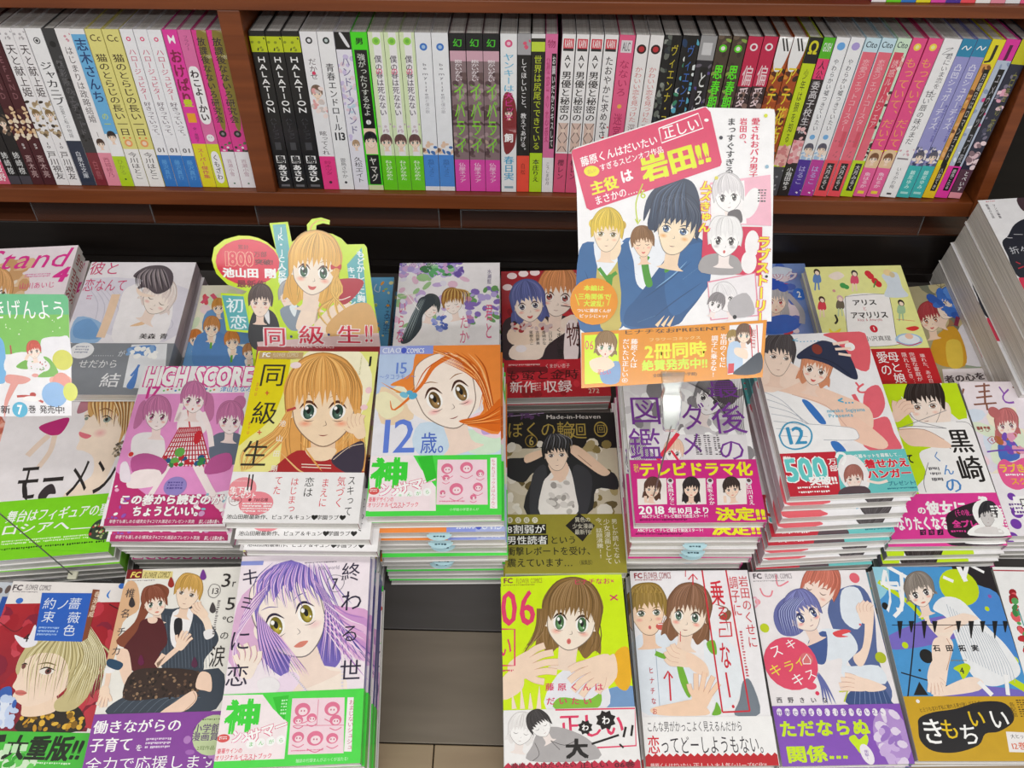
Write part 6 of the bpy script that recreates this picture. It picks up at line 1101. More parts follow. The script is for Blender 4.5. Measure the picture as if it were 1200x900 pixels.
('s','e8b8ec',.95,[(325,657),(395,741),(638,1064)],{'taper':2}),('s','c8a8e8',.95,[(332,665),(402,741),(651,1044)],{'taper':2}),('s','5a4c9c',.95,[(338,673),(410,742),(664,1025)],{'taper':2}),
('s','e8b8ec',.95,[(345,681),(418,742),(682,1060)],{'taper':2}),('s','b884cc',1.18,[(277,242),(91,475),(45,858)],{'taper':2}),('s','fae4f6',1.17,[(270,262),(84,511),(54,885)],{'taper':2}),
('s','b884cc',1.17,[(262,282),(76,546),(63,911)],{'taper':2}),('s','fae4f6',1.17,[(255,302),(69,581),(73,937)],{'taper':2}),('s','b884cc',1.16,[(247,322),(62,615),(82,963)],{'taper':2}),
('s','fae4f6',1.16,[(240,342),(56,650),(91,990)],{'taper':2}),('s','b884cc',1.15,[(232,362),(49,684),(100,1016)],{'taper':2}),('s','fae4f6',1.15,[(225,381),(42,718),(108,1041)],{'taper':2}),
('s','b884cc',1.14,[(217,401),(35,752),(117,1067)],{'taper':2}),('s','fae4f6',1.14,[(210,421),(28,786),(126,1093)],{'taper':2}),('s','b884cc',1.17,[(742,404),(946,551),(1103,597)],{'taper':2}),
('s','fae4f6',1.17,[(744,432),(949,595),(1106,660)],{'taper':2}),('s','b884cc',1.16,[(747,460),(952,638),(1109,722)],{'taper':2}),('s','fae4f6',1.15,[(749,488),(954,680),(1113,783)],{'taper':2}),
('s','b884cc',1.15,[(751,515),(957,723),(1116,844)],{'taper':2}),('s','fae4f6',1.14,[(753,543),(960,765),(1119,904)],{'taper':2}),('s','b884cc',1.14,[(755,571),(963,807),(1122,963)],{'taper':2}),
('s','fae4f6',1.13,[(757,598),(965,848),(1125,1022)],{'taper':2}),('s','b884cc',1.13,[(759,626),(968,890),(1128,1081)],{'taper':2}),('s','fae4f6',1.12,[(762,653),(970,931),(1131,1139)],{'taper':2}),
('s','d09880',4.21,[(118,963),(78,917),(52,863)]),('s','fdeee2',3.74,[(118,963),(78,917),(52,863)]),('p','fdeee2',[(111,1038),(200,1064),(245,968),(244,929),(115,882),(96,934)]),('s','d09880',4.24,[(117,907),(107,845),(68,790)]),
('s','fdeee2',3.77,[(117,907),(107,845),(68,790)]),('s','d09880',4.24,[(156,919),(158,846),(125,774)]),('s','fdeee2',3.77,[(156,919),(158,846),(125,774)]),('s','d09880',4.23,[(194,930),(211,866),(192,796)]),
('s','fdeee2',3.76,[(194,930),(211,866),(192,796)]),('s','d09880',4.22,[(232,941),(255,897),(252,843)]),('s','fdeee2',3.75,[(232,941),(255,897),(252,843)]),('p','f2eef2',[(260,1088),(367,1056),(447,1114),(418,1184),(308,1179)]),
('e','e8e0ec',54.2,104.2,.9,.9),('e','b8a8c0',54.6,104.5,.4,.4),('e','e8e0ec',55.4,105.5,.9,.9),('e','b8a8c0',55.8,105.9,.4,.4),('e','e8e0ec',56.6,106.8,.9,.9),('e','b8a8c0',57,107.2,.4,.4),('e','e8e0ec',57.9,108.1,.9,.9),
('e','b8a8c0',58.3,108.5,.4,.4),('e','e8e0ec',59.1,109.4,.9,.9),('e','b8a8c0',59.5,109.8,.4,.4),('e','e8e0ec',60.3,110.8,.9,.9),('e','b8a8c0',60.7,111.1,.4,.4),('e','e8e0ec',61.6,112.1,.9,.9),('e','b8a8c0',62,112.5,.4,.4),
('e','e8e0ec',62.8,113.4,.9,.9),('e','b8a8c0',63.2,113.8,.4,.4),('e','e8e0ec',64,114.7,.9,.9),('e','b8a8c0',64.4,115.1,.4,.4),('e','e8e0ec',65.2,116,.9,.9),('e','b8a8c0',65.6,116.4,.4,.4),('e','e8e0ec',66.4,117.3,.9,.9),
('e','b8a8c0',66.8,117.7,.4,.4),('e','e8e0ec',67.7,118.6,.9,.9),('e','b8a8c0',68.1,119,.4,.4),('e','e8e0ec',68.9,119.9,.9,.9),('e','b8a8c0',69.3,120.3,.4,.4),('e','e8e0ec',94.4,98.9,.9,.9),('e','e8e0ec',94.6,101.7,.9,.9),
('e','e8e0ec',94.8,104.4,.9,.9),('e','e8e0ec',95,107.2,.9,.9),('e','e8e0ec',95.2,109.9,.9,.9),('e','e8e0ec',95.3,112.6,.9,.9),('e','e8e0ec',95.5,115.3,.9,.9),('e','e8e0ec',95.7,118,.9,.9),
('t','2a2440','キ',9.4,19.3,15.8,16.6,{'bold':.0}),('t','2a2440','ミ',9.4,42.6,13.6,14,{'bold':.0}),('t','2a2440','に',7.8,74.6,19,19.1,{'bold':.0}),('t','2a2440','恋',9.1,103.1,19.5,19.2,{'bold':.0}),
('t','2a2440','終',96.7,18.4,16.9,17.7,{'bold':.0}),('t','2a2440','わ',98.8,44.4,19.5,20,{'bold':.0}),('t','2a2440','る',99.1,72.3,16.2,16.3,{'bold':.0}),('t','2a2440','世',101.4,102.9,18.6,18.4,{'bold':.0}),
('p','8c98dc',[(-23,46),(196,51),(191,89),(-22,84)],{'sm':0}),('s','8a8490',.5,[(764,279),(796,212),(886,222),(914,289),(866,358),(792,341),(764,279)]),('t','2a2440','7',83.5,28.8,6.3,10.2,{'bold':.01}),
('t','a8a0b0','this world',77.3,13.7,18.3,3.8),('l','8a8490',55.8,8.1,83.8,9.8,1,20,1),],
 band=[
('r','4ee24e',0,118,113,174),('p','fbeef2',[(-12,1184),(318,1194),(413,1307),(542,1417),(542,1686),(0,1683),(-4,1428)],{'sm':0}),('t','3fdc3f','神',17.9,135.4,28.1,27,{'bold':.06}),
('t','fff','ンメ',19,150.4,16.1,10.2,{'bold':.08,'out':.06,'oc':'e8549a'}),('t','fff','サマー',39.1,147,31.5,10.3,{'bold':.06,'out':.06,'oc':'e0407a','ang':-.3}),('p','35c835',[(403,1219),(530,1207),(513,1398),(453,1344)],{'sm':0}),
('l','c8ffc8',47.6,124,52.7,136.4,5,3,1),('e','e05a5a',4.7,151.5,5,3.1),('l','fff',1.5,150.2,8,152.9,2,5,1),('e','fff',26.7,156.6,3.6,3.4),('t','48c848','ま',27.1,156.8,4.3,3.7),('e','fff',34.5,156,3.6,3.4),
('t','48c848','ん',34.8,156.1,4.3,3.7),('e','fff',42.2,155.3,3.6,3.4),('t','48c848','が',42.6,155.5,4.3,3.7),('e','fff',50,154.6,3.6,3.4),('t','48c848','ら',50.3,154.8,4.3,3.7),('t','e83c5c','豪華サインの',11,161,19.6,4.3,{'bold':.02}),
('t','e83c5c','オリジナルイラストブック',22.2,165.8,44.3,4.3,{'bold':.02}),('l','d04060',20.8,167.7,31.4,169.2,1,8,1),('p','f9dde8',[(560,1234),(981,1243),(999,1664),(566,1657)],{'sm':0}),('e','e77a9c',65.1,132.6,6.2,5.4),
('e','fbe3ea',65.5,133.7,3.7,3),('e','c04a70',64.2,133.3,.5,.7),('e','c04a70',66.6,133.4,.5,.7),('s','e77a9c',.71,[(596,1400),(660,1426),(719,1400)]),('e','e77a9c',88.7,132.7,6.2,5.4),('e','fbe3ea',89.1,133.8,3.7,3),
('e','c04a70',87.8,133.4,.5,.7),('e','c04a70',90.2,133.5,.5,.7),('s','e77a9c',.71,[(831,1402),(894,1428),(953,1401)]),('e','e77a9c',72.9,139,4,3.4),('e','fbe3ea',73.3,140.1,2.4,1.9),('e','c04a70',72,139.7,.5,.7),
('e','c04a70',74.4,139.8,.5,.7),('s','e77a9c',.7,[(693,1438),(734,1455),(772,1437)]),('e','e77a9c',63.4,153.1,4.7,4),('e','fbe3ea',63.8,154.2,2.8,2.2),('e','c04a70',62.5,153.8,.5,.7),('e','c04a70',64.9,153.9,.5,.7),
('s','e77a9c',.69,[(593,1586),(641,1606),(685,1586)]),('e','e77a9c',76.9,154.5,6.4,5.5),('e','fbe3ea',77.3,155.6,3.9,3.1),('e','c04a70',76,155.2,.5,.7),('e','c04a70',78.3,155.3,.5,.7),
('s','e77a9c',.69,[(711,1621),(777,1648),(839,1621)]),('e','e77a9c',90.3,155.1,4.7,4),('e','fbe3ea',90.7,156.1,2.8,2.2),('e','c04a70',89.4,155.7,.5,.7),('e','c04a70',91.8,155.8,.5,.7),
('s','e77a9c',.69,[(861,1606),(908,1625),(953,1605)]),('e','e77a9c',62.2,140.3,4,3.4),('e','fbe3ea',62.6,141.3,2.4,1.9),('e','c04a70',61.3,140.9,.5,.7),('e','c04a70',63.7,141,.5,.7),
('s','e77a9c',.7,[(587,1450),(628,1467),(666,1450)]),('e','e77a9c',92,141.5,4.7,4.1),('e','fbe3ea',92.4,142.6,2.8,2.2),('e','c04a70',91.2,142.2,.5,.7),('e','c04a70',93.5,142.3,.5,.7),
('s','e77a9c',.7,[(877,1472),(925,1491),(971,1471)]),('s','e77a9c',.44,[(772,1252),(773,1452)],{'sm':0}),('s','e77a9c',.44,[(586,1444),(989,1456)],{'sm':0}),('l','e77a9c',59,162.7,85.6,164.2,1,20,3),
('p','fbf4f6',[(1005,1244),(1054,1246),(1061,1655),(1002,1652)],{'sm':0}),('t','c04070','おまじないシュシュ',104.1,145.3,4.7,38.1,{'vert':1}),('t','d8ffd8','雑誌の付録まんがぶっくが当たる!',83.5,170.5,40.6,3),],
)
DESIGNS['D'] = dict(
 desc='lime comic with a brown-bobbed girl and a black and white kiss strip',
 spine='5a6272',
 bh=54.3,
 short='lime comic of the brown-bobbed girl',
 cover=[
('r','d6f410',0,0,113,174),('p','7aa0d0',[(888,1056),(1129,1024),(1129,1215),(836,1206)]),('p','f0f0f8',[(481,909),(684,856),(895,979),(875,1208),(367,1193)]),('p','f4b828',[(996,745),(1123,689),(1127,947),(1066,1061),(974,981)]),
('p','8ac840',[(445,1196),(490,1102),(724,1128),(847,1074),(797,1205)]),
('f',(63.1,42.8,21.4,2.9,-3.7,21.8),{'hair':'8c6a3c','iris':'5a8a58','es':1.3,'L':1.25,'mouth':'o','blush':'f8b0a0','line':'3a2818','bangs':11,'st':44,'seed':9,'skin':'fdeede'}),
('h','8c6a3c',4.9,[(388,315),(358,524),(230,643)],4,0),('h','8c6a3c',4.9,[(367,315),(333,523),(209,683)],4,1),('h','8c6a3c',4.9,[(347,314),(309,523),(187,723)],4,2),
('p','fbe0c8',[(-20,954),(82,859),(180,920),(157,1036),(-3,1108)]),('s','d09880',6,[(207,904),(280,947),(361,967)]),('s','fbdfc8',5.51,[(207,904),(280,947),(361,967)]),
('p','fbdfc8',[(46,813),(94,938),(268,921),(319,892),(265,703),(175,718)]),('s','d09880',6.04,[(291,886),(385,875),(477,887)]),('s','fbdfc8',5.55,[(291,886),(385,875),(477,887)]),
('s','d09880',6.09,[(272,832),(381,802),(494,799)]),('s','fbdfc8',5.59,[(272,832),(381,802),(494,799)]),('s','d09880',6.13,[(252,779),(349,734),(454,715)]),('s','fbdfc8',5.63,[(252,779),(349,734),(454,715)]),
('s','d09880',6.17,[(232,725),(301,679),(380,651)]),('s','fbdfc8',5.67,[(232,725),(301,679),(380,651)]),('p','fbe0c8',[(908,823),(996,745),(998,943),(849,1055)]),('s','d09880',5.97,[(885,921),(863,1001),(818,1072)]),
('s','fbdfc8',5.48,[(885,921),(863,1001),(818,1072)]),('p','fbdfc8',[(992,863),(938,742),(763,778),(713,812),(781,991),(868,968)]),('s','d09880',5.95,[(812,968),(736,1024),(677,1095)]),
('s','fbdfc8',5.46,[(812,968),(736,1024),(677,1095)]),('s','d09880',5.98,[(788,917),(689,973),(607,1048)]),('s','fbdfc8',5.49,[(788,917),(689,973),(607,1048)]),('s','d09880',6.03,[(765,867),(666,906),(579,967)]),
('s','fbdfc8',5.53,[(765,867),(666,906),(579,967)]),('s','d09880',6.07,[(742,816),(661,836),(588,874)]),('s','fbdfc8',5.57,[(742,816),(661,836),(588,874)]),('s','fbe4d4',4.28,[(93,1186),(77,1053)],{'taper':1}),
('s','fbe4d4',4.3,[(164,1188),(158,997)],{'taper':1}),('s','fbe4d4',4.27,[(234,1190),(235,1057)],{'taper':1}),('s','fbe4d4',4.3,[(304,1192),(317,1002)],{'taper':1}),('t','e84070','06',15.7,29.9,32.9,33,{'bold':.03}),
('s','e84070',1.39,[(-3,493),(116,497),(107,820),(-9,817)],{'sm':0}),('t','e84070','い',2.7,64.8,12.2,22.3,{'bold':.02}),('t','8a3048','FC',6.8,4,8.9,4.8,{'bold':.04}),('t','a89830','FLOWER COMICS',26.4,4.6,24.4,4.8,{'bold':0}),
('l','9a8a30',2.2,8,31.8,9.6,1,22,1),('t','e0406c','藤',40.7,101.2,7.9,6.9,{'bold':.03}),('t','e0406c','原',51.4,101.5,7.9,6.9,{'bold':.03}),('t','e0406c','く',62.1,101.8,7.9,6.9,{'bold':.03}),
('t','e0406c','ん',72.8,102.1,7.9,6.9,{'bold':.03}),('t','e0406c','は',83.5,102.4,7.9,6.9,{'bold':.03}),('t','e0406c','だ',40.9,113.1,7.9,6.8,{'bold':.03}),('t','e0406c','い',51.5,113.3,7.9,6.8,{'bold':.03}),
('t','e0406c','た',62.1,113.6,7.9,6.8,{'bold':.03}),('t','e0406c','い',72.7,113.9,7.9,6.8,{'bold':.03}),('t','d84068','ヒナチなお×',86.6,6.9,38.1,6.1,{'bold':.02}),('t','d84068','×',103.6,23.1,10.5,9.5),
('l','d84068',.2,85.4,10.2,88.2,1,7,1),],
 band=[
('r','f6f4f5',0,119.7,113,174),('s','e8406c',1.3,[(445,1205),(1130,1211),(1108,1511),(734,1519)],{'sm':0}),('t','e8406c','正しい',74.8,133.9,56.1,21.1,{'bold':.03}),
('f',(14.6,137.2,9.1,1.5,-1.6,8.6),{'hair':'ece8e8','iris':'4a4444','skin':'fcfafa','st':26,'closed':1,'L':1,'line':'5a5454','blush':None,'mouth':'n','lw':.7}),
('p','b4b0b2',[(300,1377),(457,1344),(701,1442),(784,1606),(214,1608),(238,1484)]),
('f',(31.2,133.1,7.2,-3.7,3.8,6.8),{'hair':'3a3638','iris':'4a4444','skin':'fcfafa','st':26,'closed':1,'line':'3a3434','blush':None,'side':1,'lw':.7}),('s','5a5658',.46,[(393,1452),(506,1491),(604,1458)]),
('s','5a5658',.46,[(393,1452),(466,1526)]),('s','5a5658',.46,[(258,1466),(292,1557),(233,1608)]),
('p','1c181a',[(741,1356),(751,1380),(725,1388),(713,1413),(689,1401),(663,1411),(655,1387),(630,1377),(643,1353),(633,1329),(660,1321),(671,1296),(696,1308),(722,1298),(729,1322),(755,1332)],{'sm':0}),
('p','1c181a',[(938,1302),(951,1335),(914,1347),(898,1379),(866,1364),(830,1378),(820,1344),(786,1331),(804,1299),(791,1266),(827,1254),(844,1221),(877,1237),(912,1223),(922,1257),(957,1270)],{'sm':0}),
('t','fff','わ',69.2,135.5,6.2,5.9,{'bold':.04}),('t','fff','わ',87.3,130.1,7,7.4,{'bold':.04}),('t','1c181a','大',60.9,152.1,19.1,16.1,{'bold':.06}),('s','1c181a',1.67,[(736,1488),(854,1456),(972,1423)]),
('s','1c181a',1.86,[(1036,1360),(1009,1442)]),('s','1c181a',1.87,[(1096,1347),(1075,1434)]),('s','1c181a',1.48,[(970,1495),(1001,1526)]),('r','c82848',0,164,113,174),('p','c82848',[(0,1642),(30,1616),(60,1642)],{'sm':0}),
('p','c82848',[(60,1642),(90,1616),(120,1642)],{'sm':0}),('p','c82848',[(120,1642),(150,1616),(180,1642)],{'sm':0}),('p','c82848',[(180,1642),(210,1616),(240,1642)],{'sm':0}),
('p','c82848',[(240,1642),(270,1616),(300,1642)],{'sm':0}),('p','c82848',[(300,1642),(330,1616),(360,1642)],{'sm':0}),('p','c82848',[(360,1642),(390,1616),(420,1642)],{'sm':0}),
('p','c82848',[(420,1642),(450,1616),(480,1642)],{'sm':0}),('p','c82848',[(480,1642),(510,1616),(540,1642)],{'sm':0}),('p','c82848',[(540,1642),(570,1616),(600,1642)],{'sm':0}),
('p','c82848',[(600,1642),(630,1616),(660,1642)],{'sm':0}),('p','c82848',[(660,1642),(690,1616),(720,1642)],{'sm':0}),('p','c82848',[(720,1642),(750,1616),(780,1642)],{'sm':0}),
('p','c82848',[(780,1642),(810,1616),(840,1642)],{'sm':0}),('p','c82848',[(840,1642),(870,1616),(900,1642)],{'sm':0}),('p','c82848',[(900,1642),(930,1616),(960,1642)],{'sm':0}),
('p','c82848',[(960,1642),(990,1616),(1020,1642)],{'sm':0}),('p','c82848',[(1020,1642),(1050,1616),(1080,1642)],{'sm':0}),('p','c82848',[(1080,1642),(1110,1616),(1140,1642)],{'sm':0}),
('t','6a1028','藤原くんはだいたい',32.6,164.4,54.8,4.6,{'bold':.03}),('t','6a1028','正しい',74.3,165.2,24.6,5.3,{'bold':.03}),('t','6a1028','06巻',99.8,165.7,17,4.9,{'bold':.05}),],
)
DESIGNS['E'] = dict(
 desc='white comic with a shouting boy, a long-haired girl and red line lettering',
 spine='7a8088',
 bh=40.2,
 short='comic with the shouting boy',
 cover=[
('r','f6f4f8',0,0,113,174),('p','e8f0fa',[(-4,647),(188,607),(351,650),(486,918),(503,1117),(280,1309),(2,1288),(-30,954)]),('s','a8b8cc',.61,[(178,711),(171,996),(164,1270)]),('s','78b838',4.52,[(171,783),(251,815),(352,836)]),
('p','78b838',[(352,836),(399,877),(452,1117),(425,1175),(370,1037)]),('f',(13.4,39.2,15.4,-1,-.4,15.6),{'hair':'9a7c34','iris':'5a6a58','male':1,'es':1.25,'skin':'fcdcc0','st':26,'mouth':'o','t':.3,'line':'4a3420','cap':.95}),
('e','d86058',25.4,53.9,5.5,3.4),('s','fff',.85,[(218,518),(294,518)]),('s','9a7c34',1.76,[(32,216),(29,149)],{'taper':1}),('s','b89848',1.76,[(53,216),(51,167)],{'taper':1}),('s','9a7c34',1.75,[(75,216),(73,185)],{'taper':1}),
('s','b89848',1.76,[(97,216),(100,150)],{'taper':1}),('s','9a7c34',1.76,[(118,217),(122,168)],{'taper':1}),('s','b89848',1.75,[(140,217),(145,186)],{'taper':1}),('s','9a7c34',1.76,[(161,217),(172,150)],{'taper':1}),
('s','b89848',1.76,[(183,217),(194,168)],{'taper':1}),('s','9a7c34',1.75,[(204,217),(216,186)],{'taper':1}),('s','b89848',1.76,[(226,218),(243,151)],{'taper':1}),('s','9a7c34',1.76,[(247,218),(265,169)],{'taper':1}),
('s','b89848',1.75,[(269,218),(287,187)],{'taper':1}),('p','eef4fb',[(652,589),(814,633),(950,841),(960,1042),(764,1275),(654,1197),(609,919)]),
('f',(51.3,42.8,16.1,2.5,-4.3,16.6),{'hair':'8a6044','iris':'5a7868','es':1.1,'L':1.35,'skin':'fdead8','st':34,'bangs':9,'line':'4a3428','seed':5,'blush':'f89888','t':-.2}),
('p','8a6044',[(770,332),(910,399),(877,485),(795,463),(892,377)]),('s','8a6044',1.7,[(798,441),(855,485),(861,591)],{'taper':1}),('p','78b838',[(649,694),(724,674),(728,798),(669,777)]),
('p','fbdfc8',[(492,906),(526,820),(431,762),(392,758),(335,881),(386,907)]),('s','d09880',5.01,[(361,882),(299,875),(261,830)]),('s','fbdfc8',4.49,[(361,882),(299,875),(261,830)]),
('s','d09880',5.03,[(375,846),(303,830),(263,771)]),('s','fbdfc8',4.52,[(375,846),(303,830),(263,771)]),('s','d09880',5.05,[(389,809),(324,787),(293,727)]),('s','fbdfc8',4.54,[(389,809),(324,787),(293,727)]),
('s','d09880',5.07,[(403,772),(355,750),(336,701)]),('s','fbdfc8',4.55,[(403,772),(355,750),(336,701)]),('p','fcdcc4',[(462,775),(615,879),(620,1000),(466,918)]),
('p','fcd8bc',[(84,1269),(289,1223),(493,1195),(584,1273),(557,1327),(159,1324)]),('s','d09880',4.48,[(484,1173),(454,1120),(442,1058)]),('s','fcd8bc',3.98,[(484,1173),(454,1120),(442,1058)]),
('p','fcd8bc',[(450,1258),(545,1290),(632,1181),(644,1138),(509,1081),(468,1140)]),('s','d09880',4.52,[(503,1110),(510,1039),(518,968)]),('s','fcd8bc',4.02,[(503,1110),(510,1039),(518,968)]),
('s','d09880',4.52,[(544,1124),(572,1041),(600,957)]),('s','fcd8bc',4.02,[(544,1124),(572,1041),(600,957)]),('s','d09880',4.51,[(585,1137),(627,1065),(671,993)]),('s','fcd8bc',4,[(585,1137),(627,1065),(671,993)]),
('s','d09880',4.49,[(625,1151),(670,1102),(714,1054)]),('s','fcd8bc',3.99,[(625,1151),(670,1102),(714,1054)]),('p','78b838',[(644,1274),(672,1216),(699,1312),(617,1327)]),
('p','7a8490',[(929,1042),(1001,1042),(1038,1315),(816,1329),(876,1198)]),('s','d8283c',1.37,[(695,-4),(710,1303)]),('s','d8283c',1.37,[(710,1303),(951,1295)]),('s','d8283c',1.37,[(924,-2),(951,1295)]),
('s','d8283c',1.1,[(602,41),(590,143)]),('s','d8283c',1.11,[(553,90),(603,36),(640,91)],{'sm':0}),('s','d8283c',.67,[(536,-5),(528,63)]),('s','d8283c',1.38,[(277,957),(267,1203)]),
('s','d8283c',1.42,[(226,1012),(270,947),(304,1007)],{'sm':0}),('s','d8283c',.63,[(421,587),(410,682)]),('t','d8283c','乗',80.9,22.2,13.3,26.6,{'bold':.02}),('t','d8283c','る',83.3,42,10.6,15.1,{'bold':.02}),
('t','d8283c','な',80.3,80.9,10.3,26.6,{'bold':.02}),('s','d8283c',1.47,[(793,510),(895,506),(889,633),(775,637),(785,569),(843,570)],{'sm':0}),('s','d8283c',1.58,[(788,961),(794,1178)]),('e','d8283c',81.1,125.6,1.2,1.4),
('t','d8283c','調子に',97.8,25.7,8.6,39.7,{'vert':1}),('t','d8283c','岩田のくせに',107.2,40,9.3,69.3,{'vert':1}),('t','c83040','ヒ',11.7,93.7,4.5,6.4,{'bold':.02}),('t','c83040','ナ',11.7,102.7,4.5,6.4,{'bold':.02}),
('t','c83040','チ',11.6,111.6,4.5,6.3,{'bold':.02}),('t','c83040','な',11.6,120.4,4.4,6.2,{'bold':.02}),('t','c83040','お',11.6,129.1,4.4,6.1,{'bold':.02}),('t','a03040','FC',7.7,4.8,8.3,5,{'bold':.05}),
('t','a03040','|FLOWER COMICS',26,4.7,26.1,6.4,{'bold':0}),('l','b06068',4.2,8.7,30.3,10.3,1,22,1),('l','d05060',96.6,58.9,99.5,101.1,16,1,1),],
 band=[
('r','fbfafb',0,133.8,113,174),('t','2a2430','こんな男がかっこよく見えるんだから',45,141.9,83.1,9.4,{'bold':.0}),('t','d8283c','恋',8.1,156.6,11,15.8,{'bold':.02}),('t','2a2430','ってどーしようもない。',60.4,157,94,15.8,{'bold':.0}),
('r','c8202c',0,166,113,174),('p','c8202c',[(0,1662),(30,1636),(60,1662)],{'sm':0}),('p','c8202c',[(60,1662),(90,1636),(120,1662)],{'sm':0}),('p','c8202c',[(120,1662),(150,1636),(180,1662)],{'sm':0}),
('p','c8202c',[(180,1662),(210,1636),(240,1662)],{'sm':0}),('p','c8202c',[(240,1662),(270,1636),(300,1662)],{'sm':0}),('p','c8202c',[(300,1662),(330,1636),(360,1662)],{'sm':0}),
('p','c8202c',[(360,1662),(390,1636),(420,1662)],{'sm':0}),('p','c8202c',[(420,1662),(450,1636),(480,1662)],{'sm':0}),('p','c8202c',[(480,1662),(510,1636),(540,1662)],{'sm':0}),
('p','c8202c',[(540,1662),(570,1636),(600,1662)],{'sm':0}),('p','c8202c',[(600,1662),(630,1636),(660,1662)],{'sm':0}),('p','c8202c',[(660,1662),(690,1636),(720,1662)],{'sm':0}),
('p','c8202c',[(720,1662),(750,1636),(780,1662)],{'sm':0}),('p','c8202c',[(780,1662),(810,1636),(840,1662)],{'sm':0}),('p','c8202c',[(840,1662),(870,1636),(900,1662)],{'sm':0}),
('p','c8202c',[(900,1662),(930,1636),(960,1662)],{'sm':0}),('p','c8202c',[(960,1662),(990,1636),(1020,1662)],{'sm':0}),('p','c8202c',[(1020,1662),(1050,1636),(1080,1662)],{'sm':0}),
('p','c8202c',[(1080,1662),(1110,1636),(1140,1662)],{'sm':0}),('t','f4d8d8','藤原くんはだいたい',21.1,173.3,34.8,3.9,{'bold':.02}),('t','f4d8d8','正しい',48.6,173.3,17.4,4.3,{'bold':.02}),
('t','f4d8d8','大人気シリーズFC化!!',80.5,173.5,44.5,4.3,{'bold':.02}),],
)
